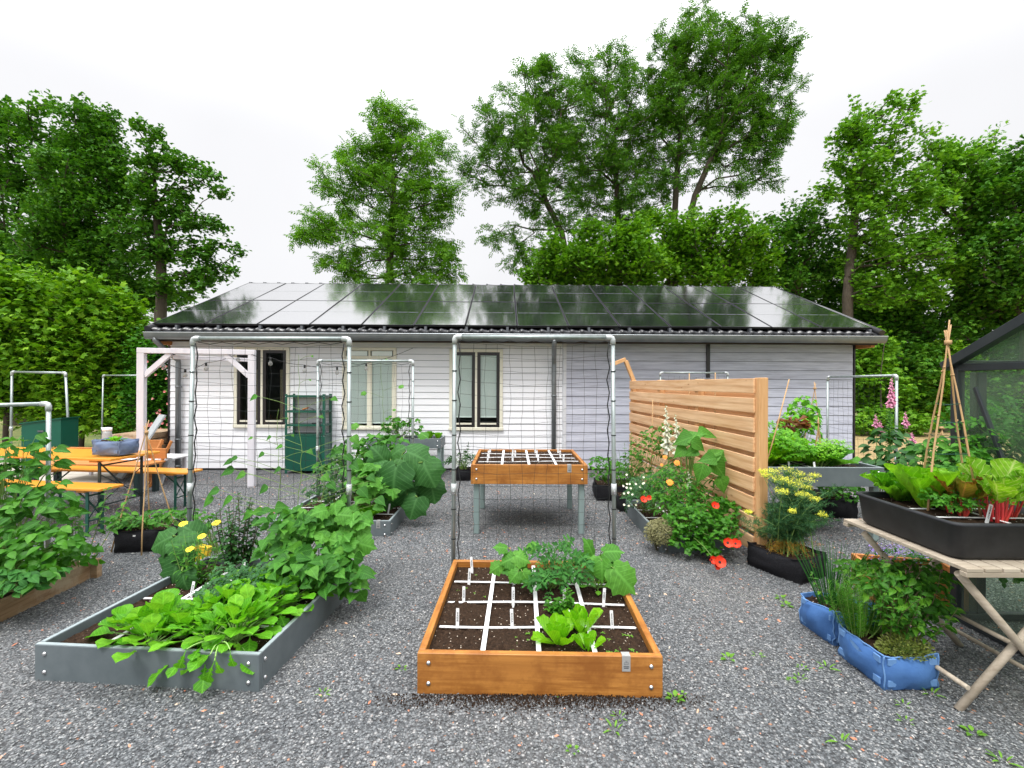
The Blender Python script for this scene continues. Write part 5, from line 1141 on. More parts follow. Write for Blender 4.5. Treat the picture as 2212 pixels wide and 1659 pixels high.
BG1 = bag('blue_planter', 'nearest bright blue fabric planter with mint, rosemary and thyme', (2.085, 2.545, 0), R(2), .29, .31, .185, 'blue_fabric', 'blue_trim', group='blue fabric planters', seed=1, handle=True, bulge=.035)
BG2 = bag('blue_planter', 'smaller bright blue fabric planter with chives behind the near one', (2.10, 2.935, 0), R(6), .30, .27, .205, 'blue_fabric', 'blue_trim', group='blue fabric planters', seed=2, bulge=.035)
BG3 = bag('blue_planter', 'greyish blue fabric planter standing on the end of the beer table', (-4.52, 5.22, .777), R(-8), .34, .22, .165, 'blue_grey_fabric', 'blue_grey_fabric', group='blue fabric planters', seed=3, flare=.04)
BG4 = bag('black_planter', 'black felt planter with leaning plants in front of the beer table', (-3.51, 4.47, 0), R(9), .44, .36, .21, group='black felt planters', seed=4)
BG5 = bag('black_planter', 'black felt planter holding the tall yellow-flowered dill', (2.35, 3.92, 0), R(-62), .46, .36, .20, group='black felt planters', seed=5)
BG6 = bag('black_planter', 'black felt planter standing beyond the legs of the lettuce table bed', (3.92, 5.68, 0), R(-4), .46, .40, .25, group='black felt planters', seed=6, bulge=.05)
BG7 = bag('black_planter', 'black felt planter of chives near the far end of the flower bed', (1.43, 6.45, 0), R(-5), .5, .45, .22, group='black felt planters', seed=7)
BG8 = bag('black_planter', 'small black planter touching the far end of the grey flower bed', (1.60, 5.87, 0), 0, .5, .32, .2, group='black felt planters', seed=8)
BG9 = bag('black_pot', 'small black pot against the wall left of the wooden table bed', (-.80, 7.6, 0), 0, .22, .22, .20, seed=9, cat='plant pot')
mb = MB(); mb.bevbox(-.05, -.028, -.205, -.196, .13, .165, .0008); mb.build('care_tag', M['white_plastic'], BG4)
pot = thing('flower_pot', 'small terracotta pot standing on the lettuce table bed', 'plant pot', (3.62, 5.40, .70))
mb = MB(); mb.lathe([(.055, 0), (.062, .0), (.078, .095), (.088, .095), (.092, .125), (.084, .125), (.08, .10), (.002, .10)], 20); mb.build('pot', M['terracotta'], pot)

# ------------------------------------------------------------------ beer table and benches
def beer(name, label, p, rz, Ln, W, H, cat, group=None, legm='green_leg'):
    r = thing(name, label, cat, p, rz, group)
    mb = MB(); mb.bevbox(-Ln/2, Ln/2, -W/2, W/2, H-.027, H, .004); mb.build('top', M['beer'], r)
    mb = MB(); 
    for sx_ in (-1, 1): 
        mb = MB(); mb.bevbox(sx_*(Ln/2-.26)-.05, sx_*(Ln/2-.26)+.05, -W/2+.03, W/2-.03, H-.052, H-.0275, .003); mb.build('cross_batten', M['beer'], r)
    for sx_ in (-1, 1):
        x = sx_*(Ln/2-.20)
        mb = MB()
        for sy_ in (-1, 1):
            y = sy_*(W/2-.055); mb.box(x-.004, x+.030, y-.018, y-.014, 0, H-.052); mb.box(x-.004, x, y-.014, y+.018, 0, H-.052)
        mb.tube([(x, -W/2+.05, H-.09), (x, W/2-.05, H-.09)], .009, 6); mb.tube([(x, -W/2+.05, H*.30), (x, W/2-.05, H*.30)], .008, 6)
        mb.tube([(x, -W/2+.06, H*.32), (x, W/2-.06, H*.75)], .006, 5); mb.tube([(x, W/2-.06, H*.32), (x, -W/2+.06, H*.75)], .006, 5)
        lg = mb.build('leg_frame', M[legm], r)
        mb = MB(); mb.tube([(x, 0, H*.55), (x - sx_*H*.50, 0, H-.04)], .009, 6); mb.build('folding_strut', M[legm], r)
beer('beer_table', 'long varnished beer table carrying the greyish blue planter', (-5.40, 5.42, 0), R(-8.4), 2.2, .60, .76, 'table', legm='dark_leg')
beer('beer_bench', 'nearer varnished beer bench with green legs, cut by the left edge', (-5.26, 4.93, 0), R(-8.4), 2.2, .26, .505, 'bench', 'beer benches')
beer('beer_bench', 'farther varnished beer bench reaching the pipe frame pole', (-5.10, 5.90, 0), R(-6), 2.2, .26, .48, 'bench', 'beer benches')
# low wooden seat and cluttered white table behind
t = thing('garden_bench', 'low reddish wooden garden bench behind the beer table', 'bench', (-6.0, 6.6, 0), R(-4))
for k in range(4): mb = MB(); mb.bevbox(-.9, .9, -.20+k*.10, -.11+k*.10, .42, .445, .003); mb.build('seat_slat', M['wood_old'] if False else M['orange_wood'], t)
for x in (-.8, .75): mb = MB(); mb.box(x, x+.06, -.18, -.12, 0, .42); mb.box(x, x+.06, .12, .18, 0, .42); mb.box(x+.01, x+.05, -.12, .12, .36, .41); mb.build('leg', M['dark_leg'], t)
mb = MB(); mb.bevbox(-.9, .9, .19, .22, .47, .62, .004); mb.build('backrest', M['orange_wood'], t)
t = thing('side_table', 'white table with glass jars behind the beer table', 'table', (-6.35, 7.45, 0), R(-3))
mb = MB(); mb.bevbox(-.95, .95, -.35, .35, .36, .385, .004); mb.build('top', M['white_plastic'], t)
for x in (-.85, .8):
    for y in (-.3, .28): mb = MB(); mb.box(x, x+.04, y, y+.04, 0, .36); mb.build('leg', M['white_paint'], t)
for k, (x, rr, h, mm, lab) in enumerate([(.45, .05, .16, 'white_plastic', 'white container with a lid on the side table'), (.05, .06, .10, 'bulb', 'glass bowl on the side table'), (-.25, .04, .14, 'bulb', 'glass jar on the side table, left of the bowl'), (.70, .07, .09, 'wood_old', 'brown basket at the right end of the side table')]):
    j = thing('jar' if mm == 'bulb' else 'container', lab, 'jar', (-6.35+x, 7.35, .386)); mb = MB(); mb.lathe([(rr*.8, 0), (rr, .01), (rr, h*.8), (rr*.75, h*.9), (rr*.7, h)], 14); mb.build('body', M[mm], j)
    mb = MB(); mb.lathe([(rr*.72, h), (rr*.74, h+.004), (rr*.74, h+.02), (rr*.1, h+.022)], 14); mb.build('lid', M['tagmetal'], j)
t = thing('thermos', 'pale jar behind the blue planter on the beer table', 'jar', (-4.83, 5.46, .761)); mb = MB(); mb.lathe([(.045, 0), (.048, .01), (.048, .20), (.042, .225), (.042, .25), (.01, .252)], 16); mb.build('body', M['tagmetal'], t)
mb = MB(); mb.lathe([(.044, .2525), (.046, .255), (.046, .29), (.02, .292)], 16); mb.build('lid', M['white_plastic'], t)

# ------------------------------------------------------------------ white pergola and lights
def pergola():
    A_, B_ = Vector((-5.40, 6.67, 0)), Vector((-3.98, 7.0, 0)); d = B_-A_; a = math.atan2(d.y, d.x); Ln = d.length
    r = thing('pergola', 'white painted timber pergola with knee braces left of the house', 'pergola', A_, a); H = 2.02; q = .046
    for x in (0, Ln): mb = MB(); mb.bevbox(x-q, x+q, -q, q, .0, H-.001, .004); mb.build('post', M['white_paint'], r)
    mb = MB(); mb.bevbox(-q, Ln+q, -q-.002, q+.002, H, H+.075, .004); mb.build('beam', M['white_paint'], r)
    for x, s_ in ((q, 1), (Ln-q, -1)):
        mb = MB(); mb.bevbox(-.235, .235, -.03, .03, -.035, .035, .003, Matrix.Translation((x + s_*.155, 0, H-.165)) @ Matrix.Rotation(-s_*R(45), 4, 'Y')); mb.build('brace', M['white_paint'], r)
    mb = MB(); mb.bevbox(-.03, .03, q+.003, 1.15, H+.002, H+.06, .003, Matrix.Translation((.35, 0, -.08)) @ Matrix.Rotation(R(-52), 4, 'Z')); mb.build('rafter', M['white_paint'], r)
pergola()
def lights():
    r = thing('string_lights', 'black cable of clear bulbs hanging from pergola to house wall', 'string lights', (0, 0, 0))
    nd = [(316, 778, 6.7), (354, 782, 6.9), (400, 800, 7.1), (445, 786, 7.1), (514, 766, 7.05), (545, 768, 6.95), (584, 774, 7.1), (658, 790, 7.3), (728, 794, 7.5), (791, 786, 7.7), (893, 752, 8.3)]
    pts = [P(*q) for q in nd]; fine = []
    for a, b_ in zip(pts[:-1], pts[1:]):
        for k in range(4): f = k/4; fine.append(a + (b_-a)*f - Vector((0, 0, .03*math.sin(f*math.pi))))
    mb = MB(); mb.tube(fine + [pts[-1]], .004, 5); mb.build('cable', M['cord'], r)
    for k in (1, 2, 3, 4, 6, 7, 8, 9):
        p_ = pts[k]; mb = MB(); mb.lathe([(.012, 0), (.017, -.002), (.017, -.045), (.013, -.05)], 8, (p_.x, p_.y, p_.z)); s_ = mb.build('socket', M['cord'], r)
        mb = MB(); mb.lathe([(.012, -.05), (.018, -.062), (.029, -.085), (.031, -.10), (.024, -.122), (.006, -.131)], 12, (p_.x, p_.y, p_.z)); mb.build('bulb', M['bulb'], s_)
lights()

# ------------------------------------------------------------------ green steel shelf and green chest
def shelf():
    r = thing('steel_shelf', 'dark green enamelled shelf with closed cupboard against the white wall', 'shelf', (-3.98, 8.02, 0)); W, D, H = .70, .33, 1.40
    for x in (0, W-.042):
        for y in (0, D-.042):
            mb = MB(); mb.box(x, x+.042, y, y+.003, 0, H); xx = x if x == 0 else x+.039; mb.box(xx, xx+.003, y+.003, y+.042, 0, H); mb.build('post', M['green_steel'], r)
    for z in (H-.03, 1.10, .86, .69, .08):
        mb = MB(); mb.box(.004, W-.004, .004, D-.004, z, z+.004); mb.box(.043, W-.043, -.001, .003, z-.026, z+.008); mb.box(W-.003, W+.001, .043, D-.043, z-.026, z+.008); mb.box(-.001, .003, .043, D-.043, z-.026, z+.008); mb.build('shelf_board', M['green_steel'], r)
    mb = MB(); mb.box(.043, W-.043, -.002, .002, .085, .66); mb.build('door', M['green_steel'], r)
    mb = MB(); mb.box(W-.004, W-.001, .043, D-.043, .085, .66); mb.build('side_panel', M['green_steel'], r); mb = MB(); mb.box(.001, .004, .043, D-.043, .085, .66); mb.build('side_panel', M['green_steel'], r)
    for z in (1.36, 1.11, .87, .66, .12):
        for x in (.014, W-.014): mb = MB(); mb.lathe([(.006, 0), (.006, .002), (.002, .004)], 8, M=Matrix.Translation((x, -.003, z)) @ Matrix.Rotation(R(90), 4, 'X')); mb.build('screw', M['chrome'], r)
shelf()
t = thing('garden_tool', 'wooden handled hand tool lying on the upper shelf of the green rack', 'hand tool', (-3.72, 8.12, 1.104)); mb = MB(); mb.tube([(0, 0, .02), (.10, .02, .05)], .014, 8); mb.build('handle', M['orange_wood'], t)
mb = MB(); mb.tube([(.10, .02, .05), (.17, .02, .03), (.21, .02, .012)], [.006, .012, .004], 6); mb.build('blade', M['steel_grey'], t)
t = thing('garden_tool', 'dark metal trowel lying on the lower open shelf of the green rack', 'hand tool', (-3.55, 8.12, .864)); mb = MB(); mb.tube([(0, 0, .012), (.09, .02, .014)], .011, 8); mb.build('handle', M['cord'], t)
mb = MB(); mb.prism([(.09, .01), (.13, -.0 + .003), (.21, .008), (.13, .05)], .0, .03); mb.build('blade', M['steel_grey'], t)
t = thing('storage_chest', 'dark green steel chest with sloping lid in front of the hedge', 'chest', (-8.42, 8.35, 0), R(4))
mb = MB(); mb.prism([(-.33, 0), (.33, 0), (.33, .93), (-.33, .84)], -.18, .18); mb.build('body', M['green_steel'], t)
mb = MB(); mb.prism([(-.35, .842), (.35, .935), (.35, .955), (-.35, .862)], -.20, .20); mb.build('lid', M['green_steel'], t)
mb = MB(); mb.box(-.05, .05, -.195, -.1805, .70, .73); mb.build('latch', M['steel_grey'], t)

# ------------------------------------------------------------------ leaning planks left of the house
def plank(label, a, b_, w_, th, m, group='planks leaning at the house end'):
    a = Vector(a); d = Vector(b_)-a; t = thing('plank', label, 'plank', a, group=group); q = d.to_track_quat('Z', 'Y').to_matrix().to_4x4(); mb = MB()
    mb.bevbox(0, d.length, -w_/2, w_/2, -th/2, th/2, .003, q @ Matrix.Rotation(R(-90), 4, 'Y') @ Matrix.Scale(-1, 4, (1, 0, 0)) if False else q @ Matrix(((0, 1, 0, 0), (0, 0, 1, 0), (1, 0, 0, 0), (0, 0, 0, 1)))); mb.build('board', M[m], t)
plank('wide grey plank leaning highest beside the house corner', (-6.52, 7.6, 0), (-6.18, 8.1, 1.02), .26, .03, 'wood_plank_grey')
plank('orange plank leaning in front of the wide grey plank', (-5.66, 6.95, 0), (-5.46, 7.15, .70), .12, .03, 'orange_wood')
plank('second orange plank, right of the first leaning one', (-5.52, 6.97, 0), (-5.32, 7.15, .68), .12, .03, 'orange_wood')
plank('short dark grey plank at the foot of the orange planks', (-5.44, 7.05, 0), (-5.40, 7.22, .40), .10, .03, 'wood_plank_grey')
t = thing('wooden_crate', 'brown wooden panel standing beside the leaning orange planks', 'panel', (-5.78, 7.28, 0), R(-5)); mb = MB(); mb.bevbox(-.25, .22, -.012, .012, .02, .68, .003); mb.build('panel', M['orange_wood'], t)
mb = MB(); mb.box(-.25, .22, .013, .04, .60, .65); mb.build('batten', M['orange_wood'], t)
t = thing('board_stack', 'stack of dark weathered boards lying at the foot of the house end', 'stack of boards', (-6.55, 8.3, 0))
for k in range(6): mb = MB(); mb.bevbox(-.28, .25, -.5, .5, .03+k*.115, .13+k*.115, .004, Matrix.Rotation(R((k % 3)-1), 4, 'Z')); mb.build('board', M['wood_old'], t)

# ------------------------------------------------------------------ greenhouse at the right
def greenhouse():
    X0_, Y1, EH = 3.02, 3.10, 1.71; r = thing('greenhouse', 'dark framed glass greenhouse with gabled end at the right edge', 'greenhouse', (X0_, Y1, 0))
    Wd, dep, pk = 2.6, 3.6, 2.42       # gable wall along -y, length along +x
    def bar(nm, a, b_, w_=.022, par=None):
        mb = MB(); a = Vector(a); d = Vector(b_)-a; q = d.to_track_quat('Z', 'Y').to_matrix().to_4x4(); q.translation = a
        mb.bevbox(0, d.length, -w_, w_, -w_, w_, .003, q @ Matrix(((0, 1, 0, 0), (0, 0, 1, 0), (1, 0, 0, 0), (0, 0, 0, 1)))); return mb.build(nm, M['gh_frame'], par or r)
    for y in (0, -Wd/2, -Wd):
        bar('post', (0, y, 0), (0, y, EH if y != -Wd/2 else pk - .05), .026); 
    bar('post', (dep, 0, 0), (dep, 0, EH)); bar('post', (dep*.5, 0, 0), (dep*.5, 0, EH)); bar('post', (.16, .02, 0), (.16, .02, EH-.03), .03)
    bar('eaves_rail', (0, .0, EH), (0, -Wd, EH)); bar('eaves_rail', (0, 0, EH+.03), (dep, 0, EH+.03)); bar('base_rail', (0, 0, .03), (0, -Wd, .03)); bar('base_rail', (0, 0, .03), (dep, 0, .03))
    bar('gable_rafter', (-.03, .06, EH+.01), (-.03, -Wd/2, pk), .03); bar('gable_rafter', (-.03, -Wd-.06, EH+.01), (-.03, -Wd/2, pk), .03); bar('ridge_beam', (0, -Wd/2, pk), (dep, -Wd/2, pk), .03)
    bar('brace', (.0, -.12, 1.58), (.0, -.62, .25), .012)
    for k in range(1, 5): bar('rafter', (dep*k/5, 0, EH+.04), (dep*k/5, -Wd/2, pk), .012)
    mb = MB(); mb.add([(0, -Wd+.03, .06), (0, -.03, .06), (0, -.03, EH-.03), (0, -Wd+.03, EH-.03)], [(0, 1, 2, 3)]); mb.build('pane', M['gh_glass'], r)
    mb = MB(); mb.prism([(-.05, EH+.03), (-Wd+.05, EH+.03), (-Wd/2, pk-.04)], -.004, .0, Matrix(((0, 1, 0, 0), (1, 0, 0, 0), (0, 0, 1, 0), (0, 0, 0, 1)))); mb.build('gable_pane', M['gh_glass'], r)
    mb = MB(); mb.add([(.03, 0, .06), (dep-.03, 0, .06), (dep-.03, 0, EH), (.03, 0, EH)], [(0, 1, 2, 3)]); mb.build('pane', M['gh_glass'], r)
    mb = MB(); mb.add([(0, .0, EH+.06), (dep, 0, EH+.06), (dep, -Wd/2, pk+.03), (0, -Wd/2, pk+.03)], [(0, 1, 2, 3)]); mb.add([(0, -Wd, EH+.06), (dep, -Wd, EH+.06), (dep, -Wd/2, pk+.03), (0, -Wd/2, pk+.03)], [(3, 2, 1, 0)]); mb.build('roof_pane', M['gh_glass'], r)
greenhouse()
for (x, y, h, lab) in ((3.7, 2.6, 1.2, 'tall tomato plant inside the greenhouse near the corner'), (4.0, 1.9, 1.3, 'tall tomato plant inside the greenhouse, behind the near panes'), (3.75, 2.25, .8, 'lower tomato plant inside the greenhouse')):
    spikes('tomato_plant', lab, 'plant', (x, y, 0), .35, h, 6, 12, .26, 'tom', 'L_tom', seed=int(x*10), group='plants inside the greenhouse', lean=.5)
# orange timber box and small flowers by the greenhouse foot
t = thing('timber_box', 'low orange timber planter box beneath the folding table', 'planter', (2.98, 3.42, 0), R(-14))
for (a, b_, c, d) in ((-.30, .30, -.20, -.175), (-.30, .30, .175, .20), (-.30, -.275, -.174, .174), (.275, .30, -.174, .174)): mb = MB(); mb.bevbox(a, b_, c, d, .0, .24, .002); mb.build('board', M['orange_wood'], t)
soil_mesh(.54, .34, .20, 4, n=12).build('soil', M['soil'], t)
t = thing('yellow_watering_can', 'yellow plastic bag half hidden behind the squash leaves', 'plastic bag', (-2.72, 3.95, 0)); mb = MB(); mb.prism([(-.06, 0), (.09, 0), (.12, .17), (.03, .19), (-.08, .15)], -.03, .03); mb.build('bag', M['yellow'], t)
t.name = 'yellow_bag'
# ------------------------------------------------------------------ crops and flowers
ZS = .165
def broad(name, label, cat, base, leaves, leaf, lm, stem='stem', seed=0, group=None, r=.004, root=None, alllean=0):
    """plant with big single leaves: (u, v, distance, size, direction in degrees [, how much it faces up 0..1])"""
    rng = np.random.default_rng(seed); base = Vector(base); root = root or thing(name, label, cat, base, group=group); o = NP(); s = NP()
    for lf in leaves:
        u, v, Y, sz, an = lf[:5]; fu = lf[5] if len(lf) > 5 else .7
        c = P(u, v, Y) - base; a = R(an); F = Vector((math.cos(a), -.25*(1-fu), math.sin(a)*(1 - fu*.6) - .15)); U = Vector((rng.normal(0, .15), -(1-fu) - .25, fu + .1))
        F.normalize(); st = c - F*sz*.42
        o.place(T[leaf], st, F, U, np.array([sz]))
        b0 = np.array([rng.normal(0, .01), rng.normal(0, .01), 0.]); s.tube(bez(b0, (st.x*.35, st.y*.35, max(st.z, 0)*.9 + .03), st, 7), np.linspace(r*1.3, r*.7, 7), 5)
    o.build('leaves', M[lm], root); s.build('stems', M[stem], root); return root
def mound(name, label, cat, base, lobes, n, leaf, lm, size, stem='stem', seed=0, group=None, root=None, upz=.5, rs=.0025, face=.45, nstem=40):
    """leafy mound filling ellipsoids (u,v,distance,ru,rv in picture units at that distance)"""
    rng = np.random.default_rng(seed); base = Vector(base); root = root or thing(name, label, cat, base, group=group); o = NP(); s = NP()
    ar = np.array([l[3]*l[4] for l in lobes], float); k = rng.choice(len(lobes), n, p=ar/ar.sum()); Lb = np.array(lobes, float)[k]; sc = Lb[:, 2]/FPX
    d = rdir(rng, n, -.6, 1); rr = rng.uniform(.35, 1, n)**.5; d = d*rr[:, None]
    ry = np.minimum(Lb[:, 3], Lb[:, 4])*1.0
    pos = np.stack([(Lb[:, 0]-CU + d[:, 0]*Lb[:, 3])*sc, Lb[:, 2] + d[:, 1]*ry*sc, CAMZ - (Lb[:, 1]-CV - d[:, 2]*Lb[:, 4])*sc], 1); pos[:, 2] = np.maximum(pos[:, 2], .03)
    pos -= np.array(base); an = rng.uniform(0, 6.28, n)
    F = np.stack([np.cos(an) + d[:, 0]*.8, np.sin(an)*.7 + d[:, 1]*.8 - .2, rng.uniform(-.6, .15, n)], 1); U = np.stack([d[:, 0]*.3, -face + d[:, 1]*.3, np.full(n, upz+.5)], 1) + rng.normal(0, .36, (n, 3))
    o.place(T[leaf], pos, F, U, rng.uniform(.65, 1.25, n)*size); o.build('leaves', M[lm], root)
    for i in range(min(n, nstem)):
        e_ = pos[i]; a = np.array([e_[0]*.25 + rng.normal(0, .02), e_[1]*.25 + rng.normal(0, .02), 0]); s.tube(bez(a, (a[0]*.5+e_[0]*.5, a[1]*.5+e_[1]*.5, e_[2]*.8), e_, 5), np.linspace(rs*1.6, rs*.6, 5), 4)
    s.build('stems', M[stem], root); return root
def vine(root_name, label, base, path, leaves, leaf, lm, size, seed=0, group='vines climbing the nets', r=.0022, root=None, cat='climbing plant'):
    """thin stem climbing through path points (u,v,Y) with leaves at fractions"""
    rng = np.random.default_rng(seed); base = Vector(base); root = root or thing(root_name, label, cat, base, group=group); o = NP(); s = NP()
    pts = [Vector((0, 0, 0))] + [P(*p_) - base for p_ in path]; fine = []
    for a, b_ in zip(pts[:-1], pts[1:]):
        for k in range(5): fine.append(a + (b_-a)*(k/5) + Vector((.006*math.sin(len(fine)*1.3), 0, 0)))
    fine.append(pts[-1]); s.tube(np.array([tuple(q) for q in fine]), np.linspace(r*1.3, r*.6, len(fine)), 4)
    for (f, sd_, sz) in leaves:
        q = fine[min(len(fine)-1, int(f*(len(fine)-1)))]; e_ = q + Vector((sd_*sz*.45, -.03, sz*.15)); s.tube([tuple(q), tuple((q+e_)/2 + Vector((0, 0, .01))), tuple(e_)], [r*.8, r*.7, r*.6], 4)
        o.place(T[leaf], e_, (sd_*.8, -.35, -.45 + rng.uniform(-.2, .3)), (rng.normal(0, .2), -.6, .8), np.array([sz*size]))
    s.build('stem', M['stem'], root); o.build('leaves', M[lm], root); return root

# ---- centre bed
LG = 'bright butterhead lettuces in the centre bed'
rosette('lettuce', 'bright green lettuce with round leaves, left one in the centre bed', 'lettuce', G(1209, 1390, ZS), 13, .17, 'butter', 'L_lettuce', seed=1, tilt=(6, 84), group=LG, wid=.72)
rosette('lettuce', 'bright green lettuce, taller one at the right behind the small one', 'lettuce', G(1259, 1368, ZS), 10, .19, 'butter', 'L_lettuce', seed=2, tilt=(4, 58), group=LG, wid=.66)
rosette('lettuce', 'smallest bright green lettuce nearest the front board', 'lettuce', G(1272, 1404, ZS), 7, .12, 'butter', 'L_lettuce', seed=3, tilt=(8, 75), group=LG, wid=.75)
for k, (u, v, h, lab) in enumerate([(1198, 1328, .13, 'left bushy basil plant behind the lettuces'), (1227, 1326, .17, 'right, slightly taller basil plant behind the lettuces')]):
    spikes('basil_plant', lab, 'herb', G(u, v, ZS), .035, h, 7, 9, .046, 'oval', 'L_mid', seed=k+4, lean=.6, droop=.1, r=.002, group='basil plants in the centre bed')
broad('cucumber_plant', 'young cucumber plant with five broad pale leaves, left of the tomato', 'cucumber', G(1120, 1262, ZS), [(1083,1182,3.2,.10,150,.8),(1100,1210,3.15,.13,200,.6),(1128,1206,3.15,.13,-20,.6),(1072,1228,3.15,.10,215,.5),(1112,1246,3.05,.10,230,.4),(1137,1248,3.05,.10,-60,.4),(1128,1222,3.25,.11,80,.7),(1095,1226,3.2,.09,190,.5),(1150,1180,3.25,.10,60,.8)], 'cuc', 'L_cuc', seed=5, group='cucumber plants in the centre bed')
broad('cucumber_plant', 'cucumber plant with big jagged leaves hanging over the right board', 'cucumber', G(1290, 1258, ZS), [(1277,1186,3.2,.17,100,.75),(1325,1190,3.2,.15,20,.7),(1350,1252,3.0,.22,-48,.35),(1285,1222,3.1,.14,200,.5),(1302,1232,3.05,.15,-90,.4),(1310,1208,3.25,.12,60,.7),(1262,1205,3.25,.11,160,.7),(1322,1228,3.15,.13,-20,.5)], 'cuc', 'L_cuc', seed=6, group='cucumber plants in the centre bed')
mound('tomato_plant', 'dark leafy tomato plant in the middle of the centre bed back row', 'tomato plant', G(1190, 1262, ZS), [(1195,1200,3.2,50,34),(1205,1235,3.1,48,36),(1160,1235,3.15,26,28),(1180,1265,3.0,26,26),(1240,1222,3.1,28,34),(1190,1172,3.25,26,16)], 74, 'tom', 'L_tom', .155, seed=7, nstem=26, rs=.004, upz=.2, face=.5)
rosette('spinach_plant', 'small spinach plant with round leaves under the right cucumber', 'spinach', G(1292, 1270, ZS), 18, .13, 'spoon', 'L_rad', seed=8, tilt=(15, 75), stem='stem_pale')
seeds = []
rngs = random.Random(4)
def seedling(label, p, group, size=.016, lm='L_weed', n=3, seed=0, cat='seedling', name='seedling', leaf='oval', lw=1.0):
    root = thing(name, label, cat, p, group=group); o = NP(); a0 = seed*1.7
    for k in range(n):
        a = a0 + k*2*math.pi/n; o.place(T[leaf], (0, 0, size*.5), (math.cos(a), math.sin(a), .35), (-math.cos(a)*.3, -math.sin(a)*.3, 1), np.array([[size*lw, size, size]]))
    s = NP(); s.tube([(0, 0, -.005), (0, 0, size*.5)], .0009, 3); me = o.build('leaves', M[lm], root); s.build('stem', M['stem'], root); return root
for k in range(13):
    p = cell(B1, 3, 0, rngs.uniform(-.11, .11), rngs.uniform(-.12, .11)); seedling('tiny radish seedling in the front right square of the centre bed', p, 'radish seedlings', .017, seed=k)
for k in range(9):
    p = cell(B1, 1, 0, rngs.uniform(-.11, .11), rngs.uniform(-.12, .11)); seedling('tiny rocket seedling in the second square of the front row', p, 'rocket seedlings', .014, seed=k)
for k in range(5):
    p = cell(B1, rngs.choice([0, 0, 1]), rngs.choice([2, 3, 3]), rngs.uniform(-.1, .1), rngs.uniform(-.1, .1)); seedling('tiny green sprout in the back left squares of the centre bed', p, 'sprouts in the back left squares', .014, seed=k)

# ---- grey front-left bed
CB = 'broad leaved cabbage seedlings in the grey front bed'
for k, (u, v, s_, lab) in enumerate([(300, 1378, .22, 'leftmost broad leaved young cabbage in the grey front bed'), (352, 1372, .25, 'large young cabbage in the middle of the left cluster'), (398, 1380, .20, 'young cabbage at the right of the left cluster'), (330, 1402, .19, 'young cabbage nearest the front board of the grey bed')]):
    rosette('cabbage_plant', lab, 'cabbage', G(u, v, .145), 18, s_*1.02, 'cabbage', 'L_rad', seed=10+k, tilt=(8, 72), stem='stem_pale', group=CB, wid=1.2)
AG = 'rocket and radish plants spilling over the grey front bed'
for k, (u, v, s_, t2, lab) in enumerate([(455, 1395, .25, 95, 'rocket plant hanging furthest over the front board of the grey bed'), (512, 1388, .26, 85, 'rocket plant near the front right corner of the grey bed'), (545, 1362, .27, 80, 'rocket plant rising above the right board of the grey bed'), (590, 1325, .27, 78, 'rocket plant further back on the right board of the grey bed'),
    (500, 1345, .26, 72, 'rocket plant in the middle of the leafy cluster'), (455, 1350, .24, 72, 'rocket plant between cabbages and the leafy cluster'), (560, 1300, .27, 72, 'rocket plant just in front of the bean mound'), (520, 1310, .25, 70, 'rocket plant beside the dark parsley'), (625, 1312, .24, 80, 'rocket plant with long leaves pointing right over the board')]):
    rosette('rocket_plant', lab, 'rocket', G(u, v, .145), 34, s_*1.08, 'rucola' if k % 3 == 0 else 'spoon', 'L_rad', seed=20+k, tilt=(4, t2), stem='stem_pale', group=AG)
broad('rocket_shoot', 'long lobed rocket shoot dangling over the front board of the grey bed', 'rocket', G(480, 1402, .16), [(455,1455,2.28,.13,-110,.1),(470,1440,2.28,.10,-70,.1),(440,1425,2.29,.09,200,.2),(395,1428,2.30,.12,-110,.1),(500,1425,2.3,.10,-80,.2)], 'rucola', 'L_rad', stem='stem_pale', seed=3)
mound('parsley_plant', 'dark curly parsley in the middle of the grey front bed', 'herb', G(520, 1290, .145), [(520,1262,2.95,62,34),(480,1282,2.85,38,26),(560,1240,3.05,44,26),(500,1232,3.05,34,20)], 420, 'pars', 'L_pars', .062, seed=33, nstem=60, rs=.0016, upz=.6)
mg = spikes('marigold_plant', 'yellow marigold in the back left of the grey front bed', 'flower', G(425, 1262, .145), .13, .40, 13, 9, .085, 'lance', 'L_mid', seed=34, whorl=2, lean=.5, s0=.05, droop=.1, r=.0035, sy=.1)
for k, (u, v) in enumerate([(397, 1133), (468, 1131), (411, 1188), (437, 1160)]):
    flower(mg, P(u, v, 3.15) - Vector(mg.location), .062, 'petal_yellow', 'petal_orange', n=14, leaf='lance', cup=.12, face=(0, -.45, 1), seed=k, w=2.4)
broad('courgette_plant', 'courgette leaves drooping over the back left corner of the grey front bed', 'courgette', G(405, 1235, .145), [(372,1215,3.35,.24,-115,.15),(392,1180,3.35,.20,160,.45),(352,1172,3.4,.18,205,.35),(378,1240,3.3,.20,-100,.2),(415,1150,3.5,.18,120,.6),(398,1255,3.2,.14,-70,.3)], 'squash', 'L_squash', seed=35, r=.008)
spikes('pepper_plant', 'dark small-leaved bushy potato plant rising behind the marigold', 'potato plant', G(515, 1228, .145), .13, .62, 16, 12, .075, 'oval', 'L_dark', seed=36, whorl=2, lean=.45, droop=.25, stem='stem_dark', r=.005, sy=.12).name = 'potato_plant'
bushes_far = mound('strawberry_patch', 'low pale leafy clump between the black bag and the grey front bed', 'leafy plant', (-2.75, 4.35, 0), [(395,1115,4.2,55,18),(440,1130,4.0,30,22),(360,1130,4.3,26,16)], 150, 'oval', 'L_mid', .06, seed=37, nstem=30)
BN = 'bean plants in the grey front bed'
